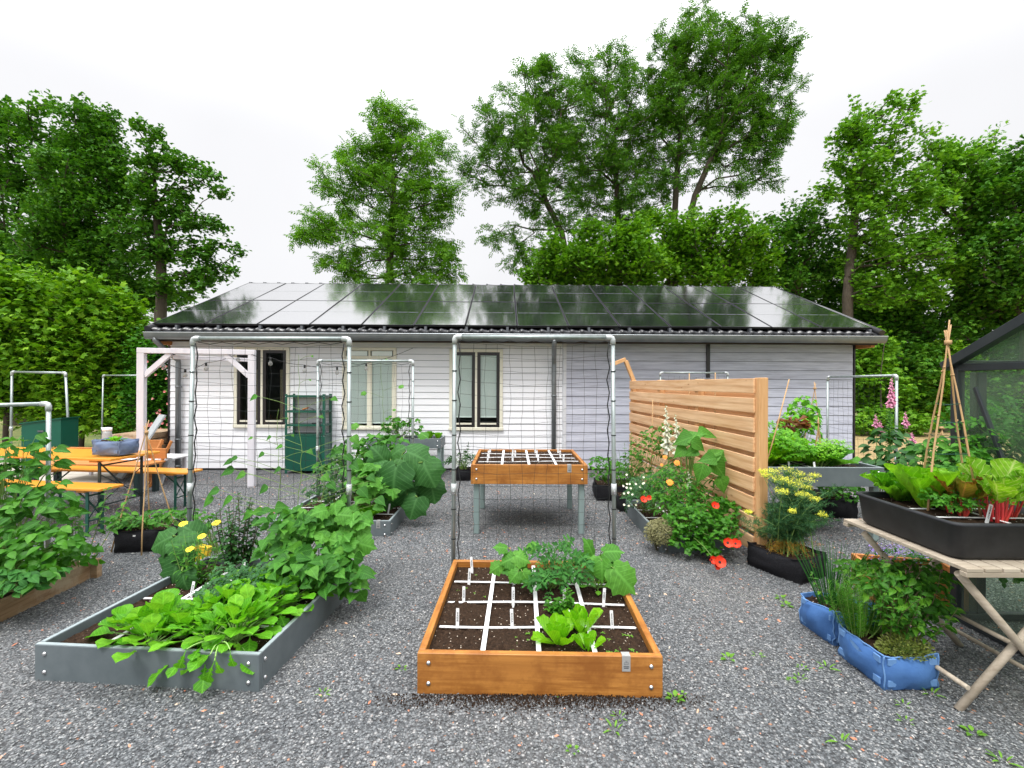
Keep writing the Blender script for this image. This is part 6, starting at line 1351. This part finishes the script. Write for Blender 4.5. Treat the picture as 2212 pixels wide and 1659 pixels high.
mound('bean_plant', 'large bean plant mound hanging over the right board of the grey bed', 'bean plant', G(680, 1262, .145), [(680,1220,3.15,88,42),(735,1240,3.1,50,44),(640,1240,3.0,55,34),(765,1262,3.15,24,34)], 240, 'heart', 'L_bean', .10, seed=38, nstem=50, rs=.003, group=BN, face=.75, upz=.25)
mound('bean_plant', 'second bean plant, upper left part of the bean mound', 'bean plant', G(620, 1240, .145), [(610,1170,3.35,50,44),(655,1140,3.4,58,44),(590,1120,3.5,30,30)], 150, 'heart', 'L_bean', .098, seed=39, nstem=40, rs=.003, group=BN, face=.75, upz=.25)
mound('cucumber_plant', 'cucumber plant with broad pale leaves climbing the net beside the right pole', 'cucumber', G(730, 1235, .145), [(735,1125,3.5,48,40),(700,1150,3.45,45,36),(760,1170,3.4,30,30),(690,1100,3.55,40,24)], 52, 'cuc', 'L_cuc', .135, seed=40, nstem=20, rs=.004, face=.8, upz=.2)
for k, (b, path, lv, lab) in enumerate([
    ((-1.80, 3.55, .145), [(600, 1140, 3.62), (606, 1040, 3.62), (602, 985, 3.62), (598, 930, 3.62), (602, 885, 3.62)], [(.2, 1, 1.1), (.25, -1, 1.1), (.3, -1, 1.0), (.34, 1, .9), (.38, 1, .8), (.44, -1, .8), (.5, -1, .7), (.58, 1, .55), (.68, -1, .4), (.75, 1, .3), (.88, 1, .2)], 'leftmost bean vine climbing the net of the grey front bed'),
    ((-1.65, 3.55, .145), [(640, 1140, 3.62), (650, 1040, 3.62), (652, 980, 3.62), (645, 900, 3.62), (646, 830, 3.62), (645, 768, 3.62)], [(.16, 1, 1.2), (.22, -1, 1.1), (.26, 1, 1.1), (.3, -1, 1.1), (.33, -1, .9), (.36, 1, .9), (.42, 1, .8), (.46, -1, .6), (.5, 1, .9), (.56, -1, .5), (.66, 1, .4), (.72, -1, .7), (.73, 1, .6), (.85, 1, .2), (.99, 1, .25)], 'tallest bean vine, reaching the upper net in front of the window'),
    ((-1.5, 3.55, .145), [(690, 1130, 3.62), (700, 1060, 3.62), (695, 1010, 3.62), (688, 975, 3.62)], [(.2, -1, 1.1), (.26, 1, 1.0), (.33, 1, 1.0), (.4, -1, .9), (.45, 1, .9), (.5, 1, .8), (.62, -1, .7), (.75, 1, .8), (.9, -1, .6), (.98, 1, .3)], 'shorter curling bean vine in front of the green steel shelf')]):
    vine('bean_vine', lab, b, path, lv, 'heart', 'L_bean', .11, seed=k)
# ---- grey bed further back left
mound('bean_plant', 'dark bushy bean plant in front of the green shelf', 'bean plant', (-2.15, 5.5, .15), [(735,1040,5.3,60,40),(700,1070,5.2,40,30),(780,1040,5.3,50,45),(760,995,5.6,40,26)], 420, 'pars', 'L_dark', .10, seed=50, nstem=40, rs=.003)
mound('bean_plant', 'pale leaved bean plant climbing behind the squash', 'bean plant', (-1.9, 5.8, .15), [(760,985,5.8,45,36),(815,965,5.8,50,30),(725,1010,5.7,40,30),(850,955,5.8,30,18)], 200, 'heart', 'L_bean', .105, seed=51, nstem=40, rs=.003, group='climbing beans at the back left grey bed')
broad('squash_plant', 'squash plant with huge dark leaves spilling right over the back left grey bed', 'squash', (-1.4, 5.45, .15), [(852,1035,5.0,.36,-95,.30),(900,985,5.2,.32,-20,.5),(925,1022,5.1,.32,-60,.25),(878,1070,5.2,.28,-80,.2),(935,1060,5.2,.27,-75,.15),(895,1095,5.0,.26,-110,.1),(822,985,5.4,.26,110,.6),(800,1048,5.1,.25,200,.3),(855,978,5.5,.24,60,.6),(815,1012,5.3,.25,170,.5),(880,1010,5.15,.28,-60,.35),(910,1080,5.25,.24,-70,.1),(838,1080,5.2,.24,-100,.2)], 'squash', 'L_squash', seed=52, r=.010)
mound('bean_plant', 'broad bean leaves between squash and the grey pole on the left', 'bean plant', (-1.75, 5.3, .15), [(785,1010,5.2,28,24),(800,1035,5.0,26,30),(820,1060,5.0,30,20)], 40, 'cuc', 'L_cuc', .17, seed=53, nstem=20, rs=.003)
for k, (u, v, s_, lab) in enumerate([(720, 1120, .17, 'leftmost pale lettuce at the front of the back left grey bed'), (765, 1122, .17, 'middle pale lettuce at the front of the back left grey bed'), (800, 1118, .18, 'pale lettuce next to the white strips of the back left grey bed')]):
    rosette('lettuce', lab, 'lettuce', G(u, v, .16), 18, s_, 'frill', 'L_rad', seed=54+k, tilt=(10, 70), group='pale lettuces in the back left grey bed')
mound('pea_seedlings', 'bright low pea seedlings at the right of the back left grey bed', 'pea plants', G(860, 1092, .16), [(852,1078,5.35,34,14),(875,1068,5.5,20,12)], 110, 'small', 'L_mid', .04, seed=58, nstem=30, rs=.0015)
vine('bean_vine', 'thin vine climbing the net in front of the middle window', (-1.75, 5.95, .15), [(835, 960, 6.0), (828, 900, 6.0), (827, 860, 6.0), (822, 790, 6.0), (818, 768, 6.0)], [(.15, -1, .9), (.22, 1, 1.0), (.3, -1, .8), (.45, 1, .3), (.62, -1, .5), (.66, 1, .5), (.9, 1, .2)], 'cuc', 'L_cuc', .15, seed=5)
# small table bed by the wall
mound('strawberry_plant', 'bright leafy strawberry plants in the small grey table bed', 'strawberries', (-1.95, 7.9, .64), [(865,930,7.8,50,18),(890,915,7.9,28,12),(845,920,7.9,20,22)], 130, 'maple', 'L_mid', .085, seed=60, nstem=30)
rosette('lettuce', 'reddish green lettuce in the small grey table bed, left of the last one', 'lettuce', (-1.42, 7.85, .64), 12, .15, 'lettuce', 'L_rad', seed=61, tilt=(10, 60), group='lettuces in the small grey table bed')
rosette('lettuce', 'reddish green lettuce at the right end of the small grey table bed', 'lettuce', (-1.27, 7.85, .64), 12, .13, 'lettuce', 'L_rad', seed=62, tilt=(10, 60), group='lettuces in the small grey table bed')
bush('tomato_plant', 'small tomato plant in the black pot by the wall', 'tomato plant', (-.80, 7.6, .17), .20, .16, .30, 60, 'tom', 'L_dark', .15, seed=63)
# ---- left edge bed
GL = 'leafy plants of the weathered bed'
mound('raspberry_plant', 'tall pale green raspberry stems at the left edge', 'raspberry', (-4.0, 3.5, .1), [(60,1000,3.6,60,60),(20,1060,3.5,60,70),(110,1090,3.5,55,50),(60,1130,3.3,80,50)], 230, 'mint', 'L_bean', .115, seed=70, nstem=50, rs=.003, group=GL, face=.8, upz=.2)
spikes('raspberry_plant', 'tallest raspberry shoot rising above the pipe at the left edge', 'raspberry', (-3.95, 3.62, .1), .12, 1.32, 3, 12, .15, 'mint', 'L_bean', seed=71, whorl=2, lean=.2, droop=.1, group=GL, r=.005)
spikes('raspberry_plant', 'raspberry shoots arching right over the gravel', 'raspberry', (-3.5, 3.7, .1), .16, .75, 5, 8, .12, 'oval', 'L_bean', seed=72, whorl=2, lean=1.5, droop=.3, group=GL, r=.004, s0=.4)
mound('strawberry_plant', 'dense strawberry leaves spilling over the weathered board', 'strawberries', (-3.8, 3.2, .1), [(90,1180,3.2,90,42),(150,1200,3.4,50,34),(30,1215,3.1,70,45),(185,1205,3.6,30,24),(60,1250,3.0,60,26)], 360, 'oval', 'L_mid', .085, seed=73, nstem=60, group=GL, face=.7, upz=.3)
mound('strawberry_plant', 'darker leaves low inside the weathered bed at the picture edge', 'strawberries', (-3.95, 3.0, .1), [(20,1262,2.95,70,28),(90,1240,3.1,50,24)], 140, 'oval', 'L_tom', .08, seed=74, nstem=30, group=GL)
mound('pea_plant', 'pale bushy pea plants growing out of the black bag left', 'pea plants', (-3.51, 4.47, .18), [(285,1130,4.35,46,24),(330,1125,4.45,36,22),(255,1130,4.35,24,20)], 230, 'oval', 'L_bean', .055, seed=75, nstem=40, rs=.002)
rosette('lettuce', 'small lettuce sprouting from the greyish blue planter on the table', 'lettuce', (-4.5, 5.2, .91), 9, .12, 'spoon', 'L_rad', seed=76, tilt=(10, 60))
# ---- flower bed at the screen
mound('mint_plant', 'tall dark nettle-leaved herb at the far end of the flower bed', 'herb', (1.65, 6.0, .1), [(1400,965,5.7,40,36),(1440,950,5.6,45,40),(1375,1010,5.8,36,40),(1480,990,5.4,34,36)], 420, 'mint', 'L_mint', .065, seed=80, nstem=50, rs=.002)
spikes('mint_plant', 'upright catmint shoots near the white foxgloves', 'herb', (1.62, 5.8, .1), .28, .95, 11, 12, .06, 'mint', 'L_mid', seed=81, lean=.2, sy=.3)
mound('leek_and_strawberry', 'low strawberries in the black planter at the far end of the flower bed', 'strawberries', (1.43, 6.45, .2), [(1300,1000,6.4,30,20),(1330,1015,6.2,22,24),(1290,1025,6.4,20,14)], 130, 'oval', 'L_mid', .075, seed=82, nstem=30).name = 'strawberry_plant'
def grasstuft(name, label, cat, loc, n, h, sp, lm, seed=0, r=.0022, lean=.3, group=None, tipf=.3, parts='leaves'):
    rng = np.random.default_rng(seed); root = thing(name, label, cat, loc, group=group); s = NP()
    for i in range(n):
        a = rng.uniform(0, 6.28); q = rng.uniform(0, 1)**.5; b0 = np.array([q*sp*math.cos(a), q*sp*math.sin(a)*.8, 0]); hh = h*rng.uniform(.6, 1.05); e_ = b0 + np.array([math.cos(a)*lean*q*hh, math.sin(a)*lean*q*hh, hh]); m_ = b0 + (e_-b0)*.5 + np.array([0, 0, hh*.15])
        s.tube(bez(b0, m_, e_, 6), np.linspace(r, r*tipf, 6), 4)
    s.build(parts, M[lm], root); return root
grasstuft('chives', 'pale leek leaves arching from the black planter at the far flower bed', 'leek', (1.55, 6.3, .2), 22, .45, .08, 'L_mid', seed=1, r=.005, lean=.9)
mound('chrysanthemum', 'leafy green plants with white daisies left in the flower bed', 'daisies', (1.55, 5.2, .15), [(1400,1055,5.0,40,34),(1440,1030,5.1,45,30),(1375,1080,5.2,26,26)], 230, 'tom', 'L_pars', .10, seed=83, nstem=30)
dz = bpy.data.objects[[o.name for o in bpy.data.objects if o.name.startswith('chrysanthemum')][-1]]; dz.name = 'daisy_plant'
for k in range(22): flower(dz, P(1345 + rngs.uniform(0, 50), 1022 + rngs.uniform(0, 70), 4.95 + rngs.uniform(-.1, .1)) - Vector(dz.location), .026, 'petal_white', 'petal_yellow', n=7, cup=.1, face=(rngs.uniform(-.5, .2), -.8, .6), seed=k)
mg2 = mound('marigold_plant', 'bushy marigold with orange blooms in the middle of the flower bed', 'flower', (1.75, 4.9, .15), [(1460,1045,4.7,50,44),(1490,1080,4.6,50,40),(1440,1090,4.6,36,30),(1520,1060,4.7,34,40),(1430,1050,4.9,44,40)], 620, 'lance', 'L_mid', .085, seed=84, nstem=50)
for k, (u, v) in enumerate([(1448, 1041), (1463, 998), (1437, 986), (1430, 1003)]): flower(mg2, P(u, v, 4.35) - Vector(mg2.location), (.075, .065, .05, .035)[k], 'petal_orange', 'petal_orange', n=12, leaf='lance', cup=.15, face=(-.1, -.8, .6), seed=k, w=2.2)
pp = mound('poppy_plant', 'sprawling red poppies tumbling over the front of the flower bed', 'poppies', (1.85, 4.45, .12), [(1500,1125,4.3,64,44),(1545,1150,4.2,50,44),(1490,1160,4.2,44,30),(1565,1110,4.35,30,44),(1520,1185,4.1,40,18)], 900, 'tri3', 'L_mid', .06, seed=85, nstem=70, rs=.0016)
for k, (u, v, Y, s_) in enumerate([(1391, 1079, 4.5, .08), (1403, 1074, 4.55, .06), (1544, 1092, 4.2, .09), (1573, 1171, 4.0, .10), (1590, 1173, 4.0, .10), (1538, 1208, 3.85, .09), (1556, 1213, 3.8, .11), (1548, 1221, 3.8, .07)]):
    flower(pp, P(u, v, Y) - Vector(pp.location), s_, 'petal_red', 'ink', n=6, leaf='poppy', cup=.30 + .1*(k % 3), face=(rngs.uniform(-.5, .5), -.9, rngs.uniform(.2, .7)), seed=k, w=1.15)
st = MB()
for (a, b_) in ((P(1500, 1160, 4.1), P(1548, 1212, 3.82)), (P(1520, 1150, 4.1), P(1575, 1178, 4.0)), (P(1560, 1170, 4.1), P(1590, 1176, 4.0))): st.tube([a - Vector(pp.location), (a+b_)/2 - Vector(pp.location) + Vector((0, 0, .02)), b_ - Vector(pp.location)], .0025, 4)
st.build('flower_stalks', M['stem'], pp)
broad('sunflower_plant', 'young sunflower with broad heart leaves against the slatted screen', 'sunflower', (1.83, 4.75, .15), [(1500,940,4.7,.26,60,.75),(1530,935,4.75,.24,10,.7),(1478,948,4.7,.24,190,.5),(1510,960,4.6,.20,-30,.5),(1548,978,4.55,.18,60,.6),(1555,1010,4.5,.27,-45,.25),(1530,990,4.5,.20,170,.5),(1515,1020,4.45,.22,-110,.25),(1562,1045,4.5,.20,-70,.15),(1570,985,4.6,.16,0,.5),(1495,975,4.6,.16,200,.4),(1470,975,4.7,.18,215,.5)], 'heart', 'L_cuc', seed=86, r=.007)
def foxglove(label, base, top, n, pm, sz, seed=0, group='foxgloves', y=0, spread=.05, stem='stem', leaves=True, bare=.45, green=0):
    rng = np.random.default_rng(seed); base = Vector(base); top = Vector(top) - base; root = thing('foxglove', label, 'foxglove', base, group=group); s = NP(); s.tube([(0, 0, 0), tuple(top*.5 + Vector((.015, 0, 0))), tuple(top)], [.008, .006, .002], 6)
    s.build('stem', M[stem], root); o = NP(); H = top.length
    bell = strip([.15, .22, .28, .40], curl=.3, fold=.6)
    for i in range(n):
        f = 1 - (1-bare)*(i+.5)/n; q = top*f; a = i*2.4; k = (1.15 - .9*max(0, (f-bare)/(1-bare)))
        for dd in (0, .9, -.9): o.place(bell, q, (math.cos(a)*.8 + dd*.1, math.sin(a)*.5 - .45, -.75), (math.cos(a + dd*2), math.sin(a + dd*2) - .3, .5), np.array([sz*k]))
    o.build('bells', M[pm], root)
    if green:
        g_ = NP()
        for i in range(green): f = .12 + (bare-.12)*i/green; a = i*2.4; g_.place(T['oval'], top*f, (math.cos(a)*.6, math.sin(a)*.6, .5), (0, -.5, 1), np.array([.05]))
        g_.build('seed_pods', M['L_mid'], root)
    return root
foxglove('left white foxglove spire in front of the slatted screen', P(1444, 1030, 5.3), P(1438, 873, 5.3), 20, 'petal_white', .075, 1, bare=.40)
foxglove('right white foxglove spire in front of the slatted screen', P(1475, 1040, 5.15), P(1458, 893, 5.15), 18, 'petal_white', .07, 2, bare=.45)
foxglove('short white foxglove low among the flower bed leaves', P(1490, 1090, 4.7), P(1488, 1010, 4.7), 12, 'petal_white', .05, 3, bare=.3)
foxglove('tall pink foxglove with a long green lower spire right of the pipe frame', (4.47, 5.45, .1), P(1925, 812, 5.4), 26, 'petal_pink', .06, 4, bare=.80, green=110)
for k, (u, v, lab) in enumerate([(1891, 890, 'small leftmost pink foxglove beside the tall one'), (1901, 905, 'small pink foxglove just left of the tall one'), (1955, 885, 'pink foxglove right of the pipe frame pole'), (1969, 930, 'low pink foxglove beside the bamboo canes')]):
    b = P(u + 3, 985, 6.3); foxglove(lab, (b.x, 6.3, .2), P(u, v, 6.3), 12, 'petal_pink', .055, 10+k, bare=.82, group='foxgloves')
mound('foxglove_leaves', 'dark leafy base around the tall pink foxglove', 'leafy plant', (4.45, 5.5, .05), [(1920,960,5.5,36,46),(1935,1000,5.2,40,30),(1905,1010,5.4,30,26)], 220, 'oval', 'L_dark', .12, seed=90, nstem=30).name = 'leafy_plant'
mound('dry_shrub', 'round greyish dried herb cushion in front of the grey flower bed', 'shrub', G(1432, 1186, 0), [(1432,1150,4.35,38,33),(1432,1150,4.35,30,28)], 3800, 'small', 'L_curry', .017, seed=91, stem='stem_dark', nstem=140, rs=.0012, upz=.1)
# ---- dill
def dill():
    root = thing('dill_plant', 'tall feathery dill with flat yellow flower heads beside the screen post', 'dill', (2.38, 3.92, .15)); rng = np.random.default_rng(5); s = NP(); o = NP(); base = Vector(root.location)
    heads = [(1675,1024,3.9,.17),(1708,1030,3.9,.18),(1742,1030,4.0,.16),(1668,1012,3.9,.13),(1700,1008,4.0,.15),(1725,1018,4.0,.13),(1760,1022,4.1,.10),(1688,1030,3.8,.14),(1720,1040,3.8,.14),(1655,1022,3.9,.08),(1690,1056,3.6,.10),(1735,1062,3.7,.12),(1760,1072,3.7,.08),(1617,1103,3.7,.05),(1712,1100,3.6,.05),(1778,1107,3.7,.06),(1742,1048,3.9,.10),(1648,1015,4.0,.06)]
    um = NP()
    for k, (u, v, Y, sz) in enumerate(heads):
        p_ = P(u, v, Y) - base; b0 = np.array([rng.normal(0, .05), rng.normal(0, .05), 0]); j = np.array(p_) - np.array([0, 0, sz*.45]); s.tube(bez(b0, (b0[0]*.8 + p_.x*.2, b0[1]*.8 + p_.y*.2, p_.z*.6), j, 8), np.linspace(.005, .002, 8), 5)
        for i in range(30):
            a = i*2.4; q = math.sqrt((i+.5)/30); e_ = np.array(p_) + np.array([math.cos(a)*q*sz*.5, math.sin(a)*q*sz*.5, -.12*sz*q*q + rng.normal(0, .004)]); s.tube([j, e_], [.0012, .0008], 3)
            um.place(T['small'], e_ + rng.normal(0, .007, (6, 3)), rdir(rng, 6), np.tile((0, -.4, 1.), (6, 1)), np.full(6, .009))
    for k in range(64):
        a = rng.uniform(0, 6.28); q = rng.uniform(.1, 1); h = rng.uniform(.30, .78); b0 = np.array([rng.normal(0, .06), rng.normal(0, .06), 0]); e_ = np.array([math.cos(a)*q*.36, math.sin(a)*q*.28, h*(1-.35*q)]); pts = bez(b0, (b0[0], b0[1], e_[2]*.7), e_, 8); s.tube(pts, np.linspace(.003, .001, 8), 4)
        for f in range(2, 8):
            for m_ in range(3):
                d = rdir(rng, 1, -.2, .7)[0]; c = pts[f]; L2 = rng.uniform(.06, .13); e2 = c + d*L2; 
                tt = rng.uniform(.15, 1, 26)[:, None]; cc = c + (e2-c)*tt; o.place(T['needle'], cc, d*.6 + rdir(rng, 26)*.8, rdir(rng, 26), np.full(26, .032))
    um.build('flower_heads', M['umbel'], root, smooth=False); s.build('stems', M['stem_pale'], root); o.build('leaves', M['L_dill'], root)
    dr = NP(); ds = NP()
    for k in range(15):
        a = rng.uniform(2.4, 5.8); e_ = np.array([math.cos(a)*rng.uniform(.15, .28), math.sin(a)*rng.uniform(.12, .25), rng.uniform(-.06, .12)]); pts = bez((0, 0, .08), (e_[0]*.6, e_[1]*.6, .14), e_, 6); ds.tube(pts, .0015, 3)
        for f in range(2, 6): dr.place(T['needle'], pts[f] + rng.normal(0, .012, (16, 3)), rdir(rng, 16), rdir(rng, 16), np.full(16, .03))
    dr.build('dry_leaves', M['L_dry'], root)
dill()
# ---- lettuce table bed
LT = 'leafy crops on the lettuce table bed'
for k, (x, y, s_, lm, lab) in enumerate([(2.78, 4.95, .36, 'L_lettuce', 'large loose lettuce at the left of the lettuce table bed'), (3.05, 5.2, .42, 'L_lettuce', 'tallest bright lettuce in the middle of the lettuce table bed'), (3.25, 4.95, .30, 'L_rad', 'feathery bright green crop right of the tallest lettuce')]):
    rosette('lettuce', lab, 'lettuce', (x, y, .71), 34, s_, 'frill', lm, seed=100+k, tilt=(3, 62), group=LT, wid=.75)
mound('parsley_plant', 'flat bright celery leaves at the left end of the lettuce table bed', 'herb', (2.66, 4.95, .71), [(1690,960,4.9,36,34),(1665,930,5.0,26,26),(1720,965,4.8,30,26)], 330, 'pars', 'L_rad', .085, seed=103, nstem=30, group=LT)
mound('carrot_plants', 'feathery carrot leaves at the front of the lettuce table bed', 'carrots', (3.2, 4.85, .71), [(1780,975,4.85,36,24),(1800,960,5.0,34,18)], 420, 'pars', 'L_lettuce', .05, seed=104, nstem=30, group=LT)
rosette('cabbage_plant', 'purple-veined pointed cabbage at the right of the lettuce table bed', 'cabbage', (3.42, 4.95, .71), 12, .34, 'cabbage', 'L_cuc', seed=105, tilt=(8, 74), group=LT, wid=1.3)
rosette('sage_plant', 'small silvery sage at the front of the lettuce table bed', 'sage', (2.90, 4.72, .71), 22, .12, 'lance', 'L_tom', seed=106, tilt=(10, 75), group=LT)
mound('bean_tower', 'bean plants covering a wigwam in front of the blue-grey wall', 'bean plant', (4.2, 6.9, .05), [(1735,880,6.6,26,30),(1722,915,6.5,30,34),(1700,955,6.4,34,34),(1745,930,6.5,24,40),(1755,900,6.6,14,40)], 420, 'heart', 'L_rad', .085, seed=107, nstem=40).name = 'bean_plant'
mound('red_lettuce', 'reddish brown lettuce behind the bright lettuces', 'lettuce', (3.7, 6.0, .70), [(1715,915,6.0,24,12)], 50, 'lettuce', 'L_redlet', .10, seed=108, nstem=4)
# ---- plants in black bag beyond the table bed
mound('pepper_plant', 'leafy plants in the black bag under the lettuce table bed', 'leafy plant', (3.92, 5.68, .22), [(1815,1060,5.5,38,26),(1790,1040,5.6,26,22),(1845,1045,5.6,22,20)], 260, 'oval', 'L_mid', .065, seed=109, nstem=30)
# ---- tray
rosette('lettuce', 'tall cos lettuce at the left rear corner of the black tray', 'lettuce', (2.36, 2.78, .89), 30, .24, 'frill', 'L_rad', seed=120, tilt=(3, 60), group='lettuces in the black tray', wid=.75)
rosette('lettuce', 'bolting cos lettuce in front of the rear one in the black tray', 'lettuce', (2.34, 2.58, .89), 24, .30, 'cos', 'L_lettuce', seed=121, tilt=(3, 36), group='lettuces in the black tray', wid=.95)
mound('celery_plant', 'bright green celery leaves in the middle of the black tray', 'celery', (2.46, 2.55, .89), [(2042,1060,2.5,44,20),(2070,1080,2.4,36,18),(2020,1040,2.6,26,20)], 260, 'pars', 'L_mid', .052, seed=122, nstem=40)
mound('pea_plant', 'pea plants with pods growing round the wigwam beyond the tray', 'pea plants', (2.75, 3.05, .80), [(2030,965,3.0,50,26),(2085,985,2.9,46,30),(2060,1020,2.8,55,26),(2110,1000,2.8,28,34),(2010,1000,3.1,30,30)], 330, 'oval', 'L_bean', .068, seed=123, nstem=50)
def chard(label, p, n, h, seed, lm='L_chard'):
    rng = np.random.default_rng(seed); root = thing('chard_plant', label, 'chard', p, group='chard plants in the black tray'); o = NP(); s = NP()
    for i in range(n):
        a = i*2.4 + rng.uniform(-.3, .3); t = R(8 + 26*(i+.5)/n); hh = h*rng.uniform(.75, 1.05); d = np.array([math.cos(a)*math.sin(t), math.sin(a)*math.sin(t), math.cos(t)]); e_ = d*hh*.52
        s.tube(bez((math.cos(a)*.028, math.sin(a)*.028, -.01), e_*.55 + np.array([math.cos(a)*.02, math.sin(a)*.02, .0]), e_, 6), np.linspace(.0065, .004, 6), 6)
        o.place(T['cos' if i % 2 else 'frill'], e_ - d*.02, d + np.array([math.cos(a)*.25, math.sin(a)*.25, 0]), (-math.cos(a)*.4, -math.sin(a)*.4 - .5, .6), np.array([[hh*.66, hh*.64, hh*.64]]))
    o.build('leaves', M[lm], root); s.build('stalks', M['chard_stem'], root)
chard('yellow-green leaved chard with red stalks at the front of the tray', (2.50, 2.36, .885), 14, .31, 1)
chard('reddish leaved chard left of the yellow-green one in the tray', (2.40, 2.46, .885), 11, .25, 2, 'L_chard2')
chard('chard plant cut by the right picture edge', (2.64, 2.44, .885), 12, .28, 3)
# ---- blue planters
grasstuft('chives', 'upright chives in the smaller blue planter', 'chives', (2.06, 2.94, .17), 90, .42, .07, 'L_chive', seed=2, r=.0028, lean=.5)
spikes('rosemary_plant', 'bright upright rosemary at the far end of the near blue planter', 'rosemary', (2.00, 2.63, .16), .12, .40, 34, 34, .034, 'needle', 'L_rose', seed=3, whorl=4, lean=.45, droop=-.3, r=.003, taper=.2, s0=.1)
mound('mint_plant', 'bushy mint filling the middle of the near blue planter', 'mint', (2.13, 2.56, .16), [(1945,1270,2.55,75,55),(1985,1300,2.6,62,60),(1915,1235,2.8,60,32),(1995,1240,2.7,58,34),(1960,1340,2.5,50,36),(1860,1225,2.85,50,20)], 780, 'mint', 'L_mint', .056, seed=130, nstem=80, rs=.0022, stem='stem_dark', face=.7, upz=.3)
spikes('mint_plant', 'taller mint shoots above the near blue planter', 'mint', (2.14, 2.62, .16), .26, .50, 16, 9, .055, 'mint', 'L_mint', seed=131, lean=.5, stem='stem_dark', r=.0025, s0=.3)
bush('thyme_plant', 'pale flowering thyme at the near end of the blue planter', 'thyme', (2.11, 2.45, .15), .14, .09, .12, 1700, 'small', 'L_thyme', .014, seed=132, z0=.0, stems=30, stemr=.001, up=.5)
# ---- catmint flowers by the table, weeds
cm_ = mound('lavender_plant', 'low violet-flowered catmint behind the folding table legs', 'catmint', (2.95, 3.9, .0), [(1940,1200,3.6,70,20),(2010,1210,3.5,40,24)], 200, 'small', 'L_tom', .03, seed=133, nstem=40)
o_ = NP(); rg = np.random.default_rng(2)
for k in range(420): o_.place(T['small'], np.array(P(1880 + rg.uniform(0, 140), 1172 + rg.uniform(0, 40), 3.7 + rg.uniform(-.2, .2))) - np.array(cm_.location), rdir(rg, 1)[0], (0, -.3, 1), np.array([.014]))
o_.build('flowers', M['petal_violet'], cm_, smooth=False)
WP = [(1205, 1500), (1340, 1548), (1460, 1508), (1330, 1575), (1735, 1440), (1730, 1462), (1575, 1420), (1788, 1440), (1715, 1468), (1960, 1555), (1700, 1305), (2170, 1640), (1475, 1500), (1640, 1415), (2105, 1580), (1820, 1600), (870, 1445), (700, 1500), (1690, 1290), (2015, 1495), (1240, 1620), (1955, 1520)]
WL = ['touching the front board of the centre bed', 'between the centre bed and the bottom edge', 'just right of the front right corner of the centre bed', 'nearest the bottom edge below the centre bed', 'left of the near blue planter, uppermost of three', 'left of the near blue planter, lowest of three', 'halfway between centre bed and blue planters', 'touching the gravel left of the near blue planter corner', 'left of the near blue planter, middle of three', 'below the blue planter in front of the table foot', 'left of the smaller blue planter', 'in the bottom right corner of the picture', 'beside the right bolt of the centre bed', 'right of the centre bed, small and solitary', 'below the table foot near the right edge', 'low in the picture between bed and table foot', 'left of the front left corner of the centre bed', 'between the two front beds near the bottom', 'left of the smaller blue planter, upper one', 'at the base of the near blue planter', 'low in the picture under the middle of the centre bed', 'below the near blue planter, left of its neighbour']
for k, (u, v) in enumerate(WP):
    rosette('weed', 'small green weed ' + WL[k], 'weed', G(u, v, .004), 5 + k % 3, .026 + .011*(k % 4), 'lance' if k % 2 else 'oval', 'L_weed', seed=200+k, tilt=(35, 80), group='weeds in the gravel')

mound('tomato_plant', 'wide leafy tomato bush filling the greenhouse behind its near panes', 'plant', (3.9, 2.5, .02), [(2180,1000,2.95,90,120),(2130,930,3.3,60,90),(2230,1120,2.8,110,90),(2160,1180,2.9,70,70),(2240,900,3.0,90,70)], 620, 'tom', 'L_mid', .17, seed=140, nstem=60, rs=.004, group='plants inside the greenhouse')
stones()
